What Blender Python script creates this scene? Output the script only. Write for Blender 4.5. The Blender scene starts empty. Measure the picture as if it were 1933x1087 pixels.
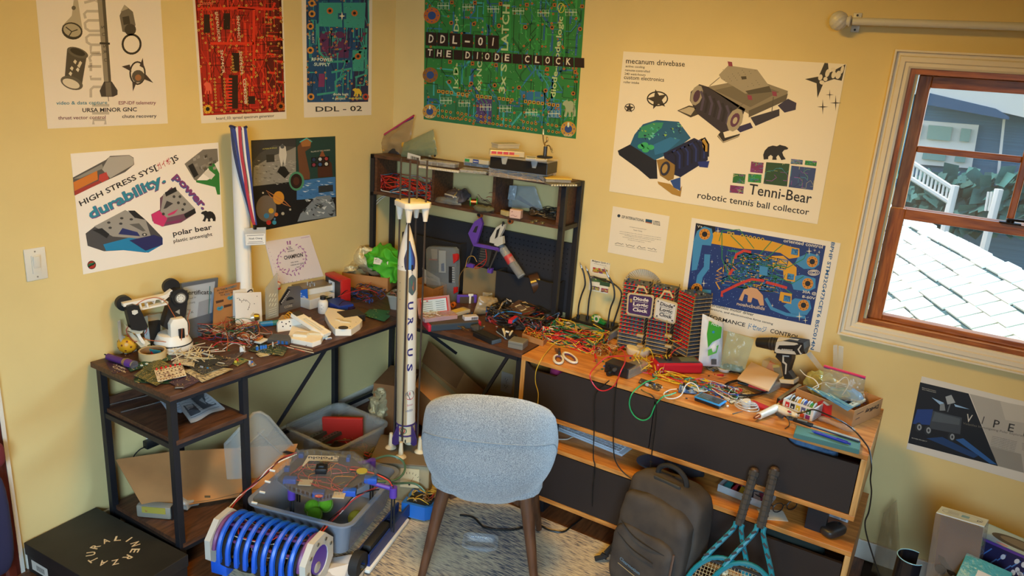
import bpy,bmesh,math,random
from math import sin,cos,pi,radians,hypot,atan2,sqrt
from mathutils import Vector,Matrix,Euler
V=Vector
SC=bpy.context.scene
COL=SC.collection
RND=random.Random(7)
# ---- camera
CX,CY,FPX=966.5,543.5,1422.794
YAW,PITCH,ROLL=radians(30.24228),radians(16.6357),radians(4.08267)
CAM=V((2.733,-3.2698,1.9615))
FW=V((-sin(YAW)*cos(PITCH),cos(YAW)*cos(PITCH),-sin(PITCH)))
_r=V((cos(YAW),sin(YAW),0));_u=_r.cross(FW)
RT=_r*cos(ROLL)+_u*sin(ROLL);UP=-_r*sin(ROLL)+_u*cos(ROLL)
cd=bpy.data.cameras.new('camera');cam=bpy.data.objects.new('camera',cd);COL.objects.link(cam)
cam.matrix_world=Matrix(((RT.x,UP.x,-FW.x,CAM.x),(RT.y,UP.y,-FW.y,CAM.y),(RT.z,UP.z,-FW.z,CAM.z),(0,0,0,1)))
cd.sensor_fit='HORIZONTAL';cd.sensor_width=36.0;cd.lens=36.0*FPX/1933.0
cd.clip_start=0.05;cd.clip_end=200
SC.camera=cam
def ray(x,y):return FW+RT*((x-CX)/FPX)-UP*((y-CY)/FPX)
def pl(x,y,ax,v):
 d=ray(x,y);t=(v-CAM[ax])/d[ax];return CAM+d*t
def at(x,y,z=0.75):return pl(x,y,2,z)
def wl(x,y,d=0.0):return pl(x,y,0,d)
def wr(x,y,d=0.0):return pl(x,y,1,-d)
def lin(h):
 if not isinstance(h,str):return tuple(h)
 c=[int(h[i:i+2],16)/255 for i in(0,2,4)]
 return tuple(x/12.92 if x<=.04045 else((x+.055)/1.055)**2.4 for x in c)
 # ---- light
vs=SC.view_settings
vs.view_transform='Standard';vs.look='None';vs.gamma=1;vs.use_curve_mapping=False
vs.exposure=-0.3
W=bpy.data.worlds.new('sky');SC.world=W;W.use_nodes=True
wn=W.node_tree.nodes;wb=wn['Background']
sky=wn.new('ShaderNodeTexSky');sky.sky_type='NISHITA';sky.sun_disc=False
sky.sun_elevation=radians(50);sky.sun_rotation=radians(250)
W.node_tree.links.new(sky.outputs[0],wb.inputs[0]);wb.inputs[1].default_value=0.42
def light(name,kind,loc,energy,color,size=None,target=None,size_y=None,spread=None):
 L=bpy.data.lights.new(name,kind);L.energy=energy;L.color=color
 o=bpy.data.objects.new(name,L);COL.objects.link(o);o.location=loc
 if kind=='AREA':
  L.shape='RECTANGLE' if size_y else 'DISK';L.size=size
  if size_y:L.size_y=size_y
 elif kind=='SUN':L.angle=size
 elif size:L.shadow_soft_size=size
 if spread:L.spread=spread
 if target is not None:
  o.rotation_euler=(V(target)-V(loc)).to_track_quat('-Z','Y').to_euler()
 return o
light('sun','SUN',(0,0,20),3.6,(1,.95,.86),radians(1),(7,3,0))
light('ceiling_lamp_light','AREA',(1.6,-1.45,2.54),52,(1,.56,.05),.5,(1.6,-1.45,0))
light('side_daylight','AREA',(5.9,2.6,3.3),1500,(.44,.74,1),2.6,(2.95,0,1.6))
light('rear_daylight','AREA',(3.3,-4.75,1.85),60,(.52,.77,1),1.4,(.9,-1.0,-.3),1.2,radians(76))
# ---- materials
MATS={}
def mat(name,col='808080',rough=.6,metal=0,alpha=1,noise=0,nscale=40,bump=0,emit=0,spec=None,coat=0,trans=0,kind=None,c2=None,stretch=None,sheen=0):
 if name in MATS:return MATS[name]
 m=bpy.data.materials.new(name);m.use_nodes=True;MATS[name]=m
 nt=m.node_tree;n=nt.nodes;b=n['Principled BSDF'];c=lin(col)
 b.inputs['Base Color'].default_value=(*c,1);b.inputs['Roughness'].default_value=rough
 b.inputs['Metallic'].default_value=metal;b.inputs['Alpha'].default_value=alpha
 if spec is not None:b.inputs['Specular IOR Level'].default_value=spec
 if coat:b.inputs['Coat Weight'].default_value=coat
 if trans:b.inputs['Transmission Weight'].default_value=trans
 if sheen:b.inputs['Sheen Weight'].default_value=sheen
 if emit:
  b.inputs['Emission Color'].default_value=(*c,1);b.inputs['Emission Strength'].default_value=emit
 if noise or c2 or bump:
  tc=n.new('ShaderNodeTexCoord');mp=n.new('ShaderNodeMapping')
  nt.links.new(tc.outputs['Object'],mp.inputs[0])
  if stretch:mp.inputs['Scale'].default_value=stretch
  nz=n.new('ShaderNodeTexNoise');nz.inputs['Scale'].default_value=nscale;nz.inputs['Detail'].default_value=5
  nt.links.new(mp.outputs[0],nz.inputs[0])
  if noise or c2:
   r=n.new('ShaderNodeValToRGB');nt.links.new(nz.outputs[0],r.inputs[0])
   a=lin(c2)if c2 else tuple(x*(1-noise)for x in c);z=c if c2 else tuple(min(1,x*(1+noise))for x in c)
   r.color_ramp.elements[0].position=.36;r.color_ramp.elements[1].position=.64
   r.color_ramp.elements[0].color=(*a,1);r.color_ramp.elements[1].color=(*z,1)
   nt.links.new(r.outputs[0],b.inputs['Base Color'])
  if bump:
   bp=n.new('ShaderNodeBump');bp.inputs['Strength'].default_value=bump;bp.inputs['Distance'].default_value=.01
   nt.links.new(nz.outputs[0],bp.inputs['Height']);nt.links.new(bp.outputs[0],b.inputs['Normal'])
 return m
def vmat(name,rough=.55,alpha=1,metal=0):
 if name in MATS:return MATS[name]
 m=mat(name,'ffffff',rough,metal,alpha);n=m.node_tree.nodes
 a=n.new('ShaderNodeAttribute');a.attribute_name='Col'
 m.node_tree.links.new(a.outputs['Color'],n['Principled BSDF'].inputs['Base Color']);return m
INK=vmat('printed_ink',.5)
PAINT=vmat('coloured_plastic',.4)
def M(col,rough=.5,metal=0,alpha=1):
 return mat('plain_%s_%d_%d_%d'%(col,rough*100,metal*100,alpha*100),col,rough,metal,alpha)
MAT_WALL=mat('wall_paint','d9c386',.75,noise=.03,nscale=3,bump=.05)
MAT_WOOD=mat('walnut_board','5e3c28',.5,c2='3f271a',nscale=9,stretch=(2,9,9),bump=.06)
MAT_WOODX=mat('walnut_board_along','5e3c28',.5,c2='3f271a',nscale=9,stretch=(9,1.5,9),bump=.06)
MAT_PINE=mat('oiled_pine','c98a44',.42,c2='a5662a',nscale=7,stretch=(1.2,9,9),bump=.04)
MAT_PINEV=mat('oiled_pine_end','d3a566',.45,c2='ad7c40',nscale=7,stretch=(9,9,.8),bump=.04)
MAT_FIR=mat('varnished_fir','b0682c',.32,c2='84461a',nscale=9,stretch=(9,9,1),bump=.05)
MAT_FIRH=mat('varnished_fir_rail','b0682c',.32,c2='84461a',nscale=9,stretch=(1,9,9),bump=.05)
MAT_STEEL=mat('black_steel','26262a',.45,.3)
MAT_KRAFT=mat('kraft_cardboard','a8733f',.8,noise=.12,nscale=6)
MAT_KRAFTD=mat('kraft_cardboard_inside','8a5a30',.85,noise=.12,nscale=6)
MAT_WHITE=mat('white_print_plastic','e6dfd0',.45)
MAT_CLEAR=mat('clear_plastic','dfe4e6',.12,alpha=.2)
MAT_CLEAR2=mat('cloudy_plastic','c9ced0',.3,alpha=.38)
MAT_BAG=mat('clear_bag_film','d8dccf',.14,alpha=.22,bump=.5,nscale=30)
MAT_BAGT=mat('tan_bag_film','b09468',.2,alpha=.6,bump=.5,nscale=30)
MAT_FOIL=mat('antistatic_foil','c8b88c',.3,.4,bump=1,nscale=55)
MAT_BLACK=mat('black_plastic','161618',.45)
MAT_PAPER=mat('white_paper','e9e4da',.7)
# ---- mesh helpers
class B:
 """collects shapes into one bmesh; every shape may carry a transform and a colour"""
 def __init__(s,colour=None):
  s.b=bmesh.new();s.cl=None;s.c=colour
  s.layer=s.b.loops.layers.float_color.new('Col')if colour else None
 def _fin(s,vs_,mx,c):
  if mx is not None:
   for v in vs_:v.co=mx@v.co
  if s.layer:
   cc=(*lin(c or s.c),1)
   fs={f for v in vs_ for f in v.link_faces}
   for f in fs:
    for l in f.loops:l[s.layer]=cc
  return s
 def box(s,x0,y0,z0,x1,y1,z1,c=None,mx=None,bev=0):
  r=bmesh.ops.create_cube(s.b,size=1)['verts']
  for v in r:
   v.co=V(((x0+x1)/2+v.co.x*(x1-x0),(y0+y1)/2+v.co.y*(y1-y0),(z0+z1)/2+v.co.z*(z1-z0)))
  if bev:
   es=list({e for v in r for e in v.link_edges})
   g=bmesh.ops.bevel(s.b,geom=es,offset=bev,segments=2,affect='EDGES',profile=.5)
   r=list({v for f in g['faces']for v in f.verts}|{v for v in r if v.is_valid})
  return s._fin(r,mx,c)
 def cbox(s,c0,size,rot=(0,0,0),c=None,bev=0):
  mx=Matrix.Translation(c0)@Euler(rot).to_matrix().to_4x4()
  a,b_,d=size;return s.box(-a/2,-b_/2,-d/2,a/2,b_/2,d/2,c,mx,bev)
 def cone(s,p,q,r0,r1=None,n=16,c=None,caps=True):
  p,q=V(p),V(q);r1=r0 if r1 is None else r1;d=q-p
  r=bmesh.ops.create_cone(s.b,cap_ends=caps,segments=n,radius1=max(r0,1e-5),radius2=max(r1,1e-5),depth=d.length)['verts']
  mx=Matrix.Translation((p+q)/2)@d.to_track_quat('Z','Y').to_matrix().to_4x4()
  return s._fin(r,mx,c)
 def ball(s,p,r,n=14,c=None,sc=(1,1,1)):
  w=bmesh.ops.create_uvsphere(s.b,u_segments=n,v_segments=max(6,n*2//3),radius=r)['verts']
  return s._fin(w,Matrix.Translation(p)@Matrix.Diagonal((*sc,1)),c)
 def tube(s,pts,r,n=6,c=None,sub=4,closed=False):
  P=smooth(pts,sub,closed)if sub>1 else[V(p)for p in pts]
  rings=[];N=len(P);up=None
  for i,p in enumerate(P):
   d=(P[(i+1)%N]-P[i-1])if closed else(P[min(i+1,N-1)]-P[max(i-1,0)])
   if d.length<1e-9:d=V((0,0,1))
   d.normalize()
   if up is None:up=d.orthogonal().normalized()
   up=(up-d*up.dot(d));up=up.normalized()if up.length>1e-6 else d.orthogonal().normalized()
   w=d.cross(up);rr=r[i*len(r)//N]if isinstance(r,(list,tuple))else r
   rings.append([s.b.verts.new(p+(up*cos(2*pi*k/n)+w*sin(2*pi*k/n))*rr)for k in range(n)])
  al=[v for g in rings for v in g]
  for i in range(N if closed else N-1):
   a,b_=rings[i],rings[(i+1)%N]
   for k in range(n):s.b.faces.new((a[k],a[(k+1)%n],b_[(k+1)%n],b_[k]))
  if not closed:
   s.b.faces.new(rings[0][::-1]);s.b.faces.new(rings[-1])
  return s._fin(al,None,c)
 def lathe(s,prof,n=20,mx=None,c=None,a0=0,a1=2*pi):
  full=abs(a1-a0-2*pi)<1e-6;m=n if full else n+1
  rings=[[s.b.verts.new((max(r,1e-5)*cos(a0+(a1-a0)*k/n),max(r,1e-5)*sin(a0+(a1-a0)*k/n),z))for k in range(m)]for r,z in prof]
  for a,b_ in zip(rings,rings[1:]):
   for k in range(n):s.b.faces.new((a[k],a[(k+1)%m],b_[(k+1)%m],b_[k]))
  return s._fin([v for g in rings for v in g],mx,c)
 def prism(s,poly,z0,z1,mx=None,c=None,bev=0):
  a=[s.b.verts.new((x,y,z0))for x,y in poly];b_=[s.b.verts.new((x,y,z1))for x,y in poly];n=len(poly)
  s.b.faces.new(a[::-1]);s.b.faces.new(b_)
  for k in range(n):s.b.faces.new((a[k],a[(k+1)%n],b_[(k+1)%n],b_[k]))
  r=a+b_
  if bev:
   es=list({e for v in r for e in v.link_edges})
   g=bmesh.ops.bevel(s.b,geom=es,offset=bev,segments=2,affect='EDGES',profile=.5)
   r=list({v for f in g['faces']for v in f.verts}|{v for v in r if v.is_valid})
  return s._fin(r,mx,c)
 def poly(s,pts,c=None):
  r=[s.b.verts.new(p)for p in pts];s.b.faces.new(r);return s._fin(r,None,c)
 def grid(s,fn,nu,nv,c=None,closeu=False):
  g=[[s.b.verts.new(fn(i/(nu if closeu else nu-1),j/(nv-1)))for j in range(nv)]for i in range(nu)]
  for i in range(nu if closeu else nu-1):
   for j in range(nv-1):
    k=(i+1)%nu;s.b.faces.new((g[i][j],g[k][j],g[k][j+1],g[i][j+1]))
  return s._fin([v for q in g for v in q],None,c)
 def mesh(s,name,m,smooth_=False):
  me=bpy.data.meshes.new(name)
  bmesh.ops.recalc_face_normals(s.b,faces=s.b.faces)
  s.b.to_mesh(me);s.b.free();me.materials.append(m)
  if smooth_:
   for p in me.polygons:p.use_smooth=True
   try:me.set_sharp_from_angle(angle=radians(40))
   except Exception:pass
  return me
def smooth(pts,sub=4,closed=False):
 P=[V(p)for p in pts];n=len(P)
 if n<3 and not closed:return P
 o=[]
 for i in range(n if closed else n-1):
  p1,p2=P[i],P[(i+1)%n]
  p0=P[i-1]if(closed or i>0)else p1*2-p2
  p3=P[(i+2)%n]if(closed or i+2<n)else p2*2-p1
  for k in range(sub):
   t=k/sub
   o.append(.5*((2*p1)+(p2-p0)*t+(2*p0-5*p1+4*p2-p3)*t*t+(3*p1-p0-3*p2+p3)*t**3))
 if not closed:o.append(P[-1])
 return o
def tag(o,label=None,cat=None,group=None,kind=None):
 if label:o['label']=label
 if cat:o['category']=cat
 if group:o['group']=group
 if kind:o['kind']=kind
 return o
def obj(name,me,parent=None,loc=None,rot=None):
 o=bpy.data.objects.new(name,me);COL.objects.link(o)
 if parent:o.parent=parent
 if loc is not None:o.location=loc
 if rot is not None:o.rotation_euler=rot if hasattr(rot,'__len__')else(0,0,rot)
 return o
def part(name,b,m,parent,sm=True,loc=None,rot=None,kind=None):
 o=obj(name,b.mesh(name,m,sm),parent,loc,rot)
 if kind:o['kind']=kind
 return o
def thing(name,label,cat,loc=(0,0,0),rot=0,group=None):
 return tag(obj(name,None,None,loc,rot),label,cat,group)
def solo(name,b,m,label,cat,loc=(0,0,0),rot=0,group=None,sm=True,kind=None):
 return tag(obj(name,b.mesh(name,m,sm),None,loc,rot),label,cat,group,kind)
def struct(name,b,m,sm=False,parent=None):
 o=obj(name,b.mesh(name,m,sm),parent)
 if not parent:o['kind']='structure'
 return o
def dup(root,loc=None,rot=None,label=None):
 r=root.copy();COL.objects.link(r)
 if loc is not None:r.location=loc
 if rot is not None:r.rotation_euler=rot if hasattr(rot,'__len__')else(0,0,rot)
 if label:r['label']=label
 for ch in list(root.children):
  c=ch.copy();COL.objects.link(c);c.parent=r
  for g in list(ch.children):
   d=g.copy();COL.objects.link(d);d.parent=c
 return r
def edge(a,b,z=.75):
 """floor frame from two photo pixels on the surface z: centre of the edge, heading, length"""
 p,q=at(*a,z),at(*b,z);d=q-p
 return(p+q)/2,atan2(d.y,d.x),d.length
 # ---- flat print
_fc={}
def glyphs(txt,fat=0.0):
 k=(txt,fat)
 if k not in _fc:
  cu=bpy.data.curves.new('t','FONT');cu.body=txt;cu.resolution_u=2;cu.offset=fat;cu.fill_mode='FRONT'
  o=bpy.data.objects.new('t',cu);COL.objects.link(o)
  bpy.context.view_layer.update()
  me=bpy.data.meshes.new_from_object(o.evaluated_get(bpy.context.evaluated_depsgraph_get()))
  vv=[(v.co.x,v.co.y)for v in me.vertices];ff=[tuple(p.vertices)for p in me.polygons]
  bpy.data.objects.remove(o);bpy.data.curves.remove(cu);bpy.data.meshes.remove(me)
  x0=min(v[0]for v in vv);x1=max(v[0]for v in vv)
  _fc[k]=([(x-x0,y)for x,y in vv],ff,x1-x0)
 return _fc[k]
class Print:
 """flat ink on a surface: shapes are given in 2D and mapped to 3D by fn(x, y, lift)"""
 def __init__(s,fn,step=.00012):s.fn=fn;s.step=step;s.v=[];s.f=[];s.c=[]
 def poly(s,pts,c,lv=1):
  i=len(s.v);s.v+=[s.fn(x,y,lv*s.step)for x,y in pts];s.f.append(tuple(range(i,i+len(pts))));s.c.append(c);return s
 def rect(s,x0,y0,x1,y1,c,lv=1):return s.poly([(x0,y0),(x1,y0),(x1,y1),(x0,y1)],c,lv)
 def disc(s,x,y,r,c,lv=1,n=14,ry=None,a=0):
  ry=ry or r
  return s.poly([(x+r*cos(t)*cos(a)-ry*sin(t)*sin(a),y+r*cos(t)*sin(a)+ry*sin(t)*cos(a))for t in[2*pi*k/n for k in range(n)]],c,lv)
 def ring(s,x,y,r,w,c,lv=1,n=14,ry=None):
  ry=ry or r;return s.stroke([(x+r*cos(2*pi*k/n),y+ry*sin(2*pi*k/n))for k in range(n+1)],w,c,lv)
 def stroke(s,pts,w,c,lv=1):
  n=len(pts);L=[];Rr=[]
  for i,(x,y)in enumerate(pts):
   x0,y0=pts[max(0,i-1)];x1,y1=pts[min(n-1,i+1)]
   if n>2 and pts[0]==pts[-1]:
    if i==0:x0,y0=pts[-2]
    if i==n-1:x1,y1=pts[1]
   d=hypot(x1-x0,y1-y0)or 1;nx,ny=-(y1-y0)/d*w/2,(x1-x0)/d*w/2
   L.append((x+nx,y+ny));Rr.append((x-nx,y-ny))
  for i in range(n-1):s.poly([L[i],L[i+1],Rr[i+1],Rr[i]],c,lv)
  return s
 def text(s,t,p0,p1,h,c,lv=2,fat=0.0):
  """baseline from p0 to p1 (2D), cap height h in the same unit, growing to the left of p0->p1 as the eye reads"""
  vv,ff,w=glyphs(t,fat);i=len(s.v)
  ux,uy=(p1[0]-p0[0])/w,(p1[1]-p0[1])/w;d=hypot(ux,uy);k=h/.7
  nx,ny=uy/d*k*s.sgn,-ux/d*k*s.sgn
  s.v+=[s.fn(p0[0]+x*ux+y*nx,p0[1]+x*uy+y*ny,lv*s.step)for x,y in vv]
  s.f+=[tuple(i+j for j in f)for f in ff];s.c+=[c]*len(ff);return s
 sgn=1
 def done(s,name,parent,m=None):
  me=bpy.data.meshes.new(name);me.from_pydata([tuple(p)for p in s.v],[],s.f);me.materials.append(m or INK)
  a=me.color_attributes.new('Col','FLOAT_COLOR','CORNER');buf=[]
  for f,c in zip(s.f,s.c):buf+=[*lin(c),1.0]*len(f)
  a.data.foreach_set('color',buf);me.update()
  o=obj(name,me,parent)
  return o
def uvprint(fn3):
 p=Print(fn3);p.sgn=-1;return p
 # ==== the room
RX,RY,RZ=4.3,-5.0,2.6
HP=dict(TL=wr(1722,129),BL=wr(1617,606))
WX0=(HP['TL'].x+HP['BL'].x)/2;WZ1=HP['TL'].z;WZ0=HP['BL'].z;WX1=WX0+.86
b=B();b.box(0,0,-.02,WX0,.16,RZ).box(WX1,0,-.02,RX,.16,RZ).box(WX0,0,-.02,WX1,.16,WZ0).box(WX0,0,WZ1,WX1,.16,RZ)
struct('wall_right',b,MAT_WALL)
b=B();b.box(-.16,RY,-.02,0,.16,RZ);struct('wall_left',b,MAT_WALL)
b=B();b.box(RX,RY,-.02,RX+.16,.16,RZ);struct('wall_opposite',b,MAT_WALL)
b=B();b.box(-.16,RY-.16,-.02,2.8,RY,RZ).box(2.8,RY-.16,-.02,RX+.16,RY,.9).box(2.8,RY-.16,2.2,RX+.16,RY,RZ);struct('wall_rear',b,MAT_WALL)
b=B();b.box(-.16,RY-.16,RZ,RX+.16,.16,RZ+.1);struct('ceiling',b,mat('ceiling_paint','e8dcc0',.8))
fl=obj('floor',None);fl['kind']='structure'
bm_=B();bm_.box(0,RY,-.06,RX,0,-.008);part('subfloor',bm_,mat('subfloor_dark','2a1a10',.8),fl)
MAT_FLOOR=mat('floor_oak','7a4a2a',.35,c2='583119',nscale=8,stretch=(9,1,9))
b=B();b.box(0,0,-.008,.0885,1,0);plank_me=b.mesh('plank',MAT_FLOOR)
for i in range(30):
 y=-2.75+(i*.37)%.8-.5
 while y<-.02:
  L=1.1 if(i+int(y*10))%2 else .8
  y1=min(y+L,-.001);o=obj('plank',plank_me,fl,(i*.09,y,0));o.scale=(1,y1-y-.003,1);y=y1
b=B();b.box(0,-2.085,0,.014,-.0,.09,bev=.003);struct('baseboard_left',b,mat('white_trim_paint','ddd6c6',.5))
b=B();b.box(.014,-.014,0,RX,0,.09,bev=.003);struct('baseboard_right',b,mat('white_trim_paint'))
dz=obj('door_1',None);dz['kind']='structure'
MAT_MAHO=mat('mahogany_trim','5c2418',.4,c2='3d1610',nscale=6,stretch=(6,6,.6))
prof=[(0,-2.105),(.012,-2.105),(.02,-2.125),(.02,-2.15),(.013,-2.16),(.02,-2.172),(.022,-2.19),(.014,-2.20),(.014,-2.22),(0,-2.22)]
b=B();b.prism(prof,0,2.1);part('door_casing',b,MAT_MAHO,dz,False)
b=B();b.box(.0,-2.109,0,.016,-2.0955,2.1);part('casing_edge_bead',b,mat('white_trim_paint'),dz,False)
b=B();b.box(0,-3.05,0,.012,-2.22,2.05);part('door_panel',b,MAT_MAHO,dz,False)
b=B();b.ball((.055,-2.275,.98),.026).cone((.01,-2.275,.98),(.04,-2.275,.98),.01);part('door_knob',b,mat('aged_brass','8a6a35',.35,.8),dz)
# ---- window
w=obj('window_1',None);w['kind']='structure'
MAT_TRIM=mat('cream_trim_paint','ddd2ba',.45)
cw=WX0-(wr(1692,93).x+wr(1583,625).x)/2
def casing(name,horiz,x0,x1,z0,z1,flip):
 b=B();pr=[(0,.012),(.12,.018),(.3,.018),(.36,.024),(.62,.024),(.7,.016),(.86,.016),(.9,.03),(1,.03)]
 rows=[]
 for t,d in[(0,0)]+pr+[(1,0)]:
  if horiz:
   z=z0+(z1-z0)*t;e=cw*(t)
   rows.append([V((x0-e,-d,z)),V((x1+e,-d,z))])
  else:
   x=x0+(x1-x0)*t;e=cw*t
   rows.append([V((x,-d,z0-e)),V((x,-d,z1+e))])
 for a,c in zip(rows,rows[1:]):b.poly([a[0],a[1],c[1],c[0]])
 bmesh.ops.remove_doubles(b.b,verts=b.b.verts,dist=1e-5)
 return part(name,b,MAT_TRIM,w,False)
casing('casing_side',False,WX0,WX0-cw,WZ0,WZ1,0);casing('casing_side',False,WX1,WX1+cw,WZ0,WZ1,0)
casing('casing_head',True,WX0,WX1,WZ1,WZ1+cw,0);casing('casing_bottom',True,WX0,WX1,WZ0,WZ0-cw,0)
b=B();b.box(WX0,-.004,WZ0,WX0+.018,.158,WZ1);part('jamb',b,MAT_FIR,w,False)
b=B();b.box(WX1-.018,-.004,WZ0,WX1,.158,WZ1);part('jamb',b,MAT_FIR,w,False)
b=B();b.box(WX0+.018,-.004,WZ1-.02,WX1-.018,.158,WZ1);part('head_jamb',b,MAT_FIRH,w,False)
b=B();b.box(WX0+.018,-.004,WZ0,WX1-.018,.158,WZ0+.018);part('sill',b,MAT_FIRH,w,False)
b=B();b.box(WX0+.018,.006,WZ0+.018,WX0+.028,.022,WZ1-.02);part('parting_bead',b,mat('pale_bead','c9b98a',.4),w,False)
zm=(wr(1690,400).z+.012)
def sash(y,z0,z1,sw,rt,rb,mun):
 x0,x1=WX0+.028,WX1-.028
 for a,c in((x0,x0+sw),(x1-sw,x1)):
  q=B();q.box(a,y,z0,c,y+.035,z1,bev=.003);part('sash_stile',q,MAT_FIR,w,False)
 q=B();q.box(x0+sw,y,z1-rt,x1-sw,y+.035,z1,bev=.003);part('sash_rail',q,MAT_FIRH,w,False)
 q=B();q.box(x0+sw,y,z0,x1-sw,y+.035,z0+rb,bev=.003);part('sash_rail',q,MAT_FIRH,w,False)
 gx0,gx1,gz0,gz1=x0+sw,x1-sw,z0+rb,z1-rt
 MG=mat('window_glass','eef6fa',.02,alpha=.06)
 if mun:
  xm=(gx0+gx1)/2;zz=(gz0+gz1)/2
  q=B();q.box(xm-.012,y+.004,gz0,xm+.012,y+.03,gz1,bev=.004);part('muntin',q,MAT_FIR,w,False)
  for a,c in((gx0,xm-.012),(xm+.012,gx1)):
   q=B();q.box(a,y+.004,zz-.012,c,y+.03,zz+.012,bev=.004);part('muntin',q,MAT_FIRH,w,False)
   for e,g in((gz0,zz-.012),(zz+.012,gz1)):
    q=B();q.box(a,y+.015,e,c,y+.018,g);part('pane',q,MG,w,False)
 else:
  q=B();q.box(gx0,y+.015,gz0,gx1,y+.018,gz1);part('pane',q,MG,w,False)
sash(.075,zm-.035,WZ1-.02,.045,.045,.035,True)
sash(.03,WZ0+.018,zm,.055,.04,.022,False)
b=B();lx=(WX0+WX1)/2+.0
b.box(lx-.035,.012,zm,lx+.035,.05,zm+.006,bev=.002).cone((lx,.03,zm),(lx,.03,zm+.014),.014).cbox((lx+.02,.024,zm+.017),(.07,.014,.008),(0,0,.3),bev=.002)
part('sash_latch',b,mat('dark_bronze','2a2522',.35,.7),w)
# ---- curtain rod
rz=wr(1610,40,.07);ry=-.07
t=thing('curtain_rod','white curtain rod with twisted ball finial on bracket above the window','curtain rod',(rz.x,ry,rz.z))
MAT_ROD=mat('white_rod_enamel','c9c6ba',.3)
b=B();b.cone((0,0,0),(1.6,0,0),.0135,n=20);part('pole',b,MAT_ROD,t)
b=B();R0=.034
def _fin(i,j):
 th,ph=j*pi,i*2*pi;k=R0*sin(th)*(1+.05*sin(8*(ph+1.1*th)));return V((-.05-R0*cos(th),k*cos(ph),k*sin(ph)))
b.grid(_fin,96,20,closeu=True)
part('finial',b,MAT_ROD,t)
b=B();b.cone((-.026,0,0),(-.006,0,0),.017).cone((-.014,0,0),(-.008,0,0),.02);part('finial_neck',b,MAT_ROD,t)
b=B();b.box(-.012,.064,-.035,.018,.069,.035,bev=.002).box(-.004,.0,-.008,.01,.066,.008,bev=.002);part('bracket',b,MAT_ROD,t)
for s in(-1,1):
 b=B();b.cone((.003,.0645,s*.026),(.003,.062,s*.026),.004);part('screw',b,MAT_STEEL,t)
 # ---- outside the window
RA,RB_=at(1688,389,.95),at(1935,512,.95)
rd=(RB_-RA).normalized();dn=V((rd.y,-rd.x,0))
if dn.dot(CAM-RA)<0:dn=-dn
slope=radians(24);dv=V((dn.x*cos(slope),dn.y*cos(slope),-sin(slope)))
nb=obj('neighbour_roof',None,None,RA)
tag(nb,'sunlit pale shingle roof just outside the lower window pane','roof')
RM=Matrix(((rd.x,dv.x,0,0),(rd.y,dv.y,0,0),(rd.z,dv.z,0,0),(0,0,0,1)))
nrm=rd.cross(dv);nrm=nrm if nrm.z>0 else-nrm
for i in range(3):RM[i][2]=nrm[i]
MAT_SH=mat('pale_shingle','d8d6c8',.8,noise=.06,nscale=20)
b=B();b.box(-3.2,0,-.1,5.5,5.2,-.012)
_wi=(Matrix.Translation(RA)@RM).inverted();_c=_wi@V((0,.3,0));_n=(_wi.to_3x3()@V((0,1,0))).normalized()
g_=bmesh.ops.bisect_plane(b.b,geom=b.b.verts[:]+b.b.edges[:]+b.b.faces[:],plane_co=_c,plane_no=_n,clear_inner=True)
o=part('roof_deck',b,mat('roof_gap','3f6468',.9),nb,False);o.matrix_local=RM
sh=B();sh.box(.009,.0,0,.181,.135,.012);sme=sh.mesh('shingle',MAT_SH)
def vis(p):
 q=p-CAM;d=q.dot(FW)
 if d<=0 or p.y<.35:return False
 t_=(0-CAM.y)/(q.y);h=CAM+q*t_
 return WX0-.05<h.x<WX1+.35 and WZ0-.05<h.z<WZ1
far=B();n_sh=0
for r in range(36):
 for c in range(-17,29):
  p=RA+rd*(c*.19+.095*(r%2))+dv*(r*.145);pe=p+rd*.19+dv*.15
  if min(p.y,pe.y,(p+dv*.15).y,(p+rd*.19).y)<.34:continue
  mx=Matrix.Translation((c*.19+.095*(r%2),r*.145+RND.uniform(-.012,.012),-.008))@Euler((radians(2.2),0,0)).to_matrix().to_4x4()
  if(vis(p)or vis(pe))and n_sh<300:o=obj('shingle',sme,nb);o.matrix_local=RM@mx;n_sh+=1
  else:far.box(.009,0,0,.181,.135,.012,mx=mx)
o=part('shingle_field',far,MAT_SH,nb,False,kind='stuff');o.matrix_local=RM
HY=9.0
def ho(x,y,d=0):return pl(x,y,1,HY-d)
hs=obj('neighbour_house',None,None,ho(1790,380));hl=hs.location.copy()
tag(hs,'blue-sided house with white trimmed windows seen through the upper panes','house')
def hpoly(name,px,d,m,th=.12):
 b=B();P=[ho(x,y,d)-hl for x,y in px];Q=[p+V((0,th,0))for p in P];n=len(P)
 b.poly(P);b.poly(Q[::-1])
 for k in range(n):b.poly([P[k],P[(k+1)%n],Q[(k+1)%n],Q[k]])
 bmesh.ops.remove_doubles(b.b,verts=b.b.verts,dist=1e-5)
 return part(name,b,m,hs,False)
MAT_SIDE=mat('blue_siding','4d7a95',.7,noise=.12,nscale=3,stretch=(.2,1,14))
MAT_HW=mat('house_white','e8e8e0',.6)
hpoly('siding',[(1690,130),(1990,150),(1990,520),(1690,480)],0,MAT_SIDE)
hpoly('roof_slab',[(1700,128),(1990,133),(1990,235),(1905,215),(1745,178),(1700,178)],.5,mat('far_roof','cfd4cc',.8),.6)
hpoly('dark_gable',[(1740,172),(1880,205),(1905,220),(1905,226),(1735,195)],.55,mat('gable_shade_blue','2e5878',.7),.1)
hpoly('window_trim',[(1725,226),(1848,236),(1834,318),(1708,308)],.1,MAT_HW,.1)
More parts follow.
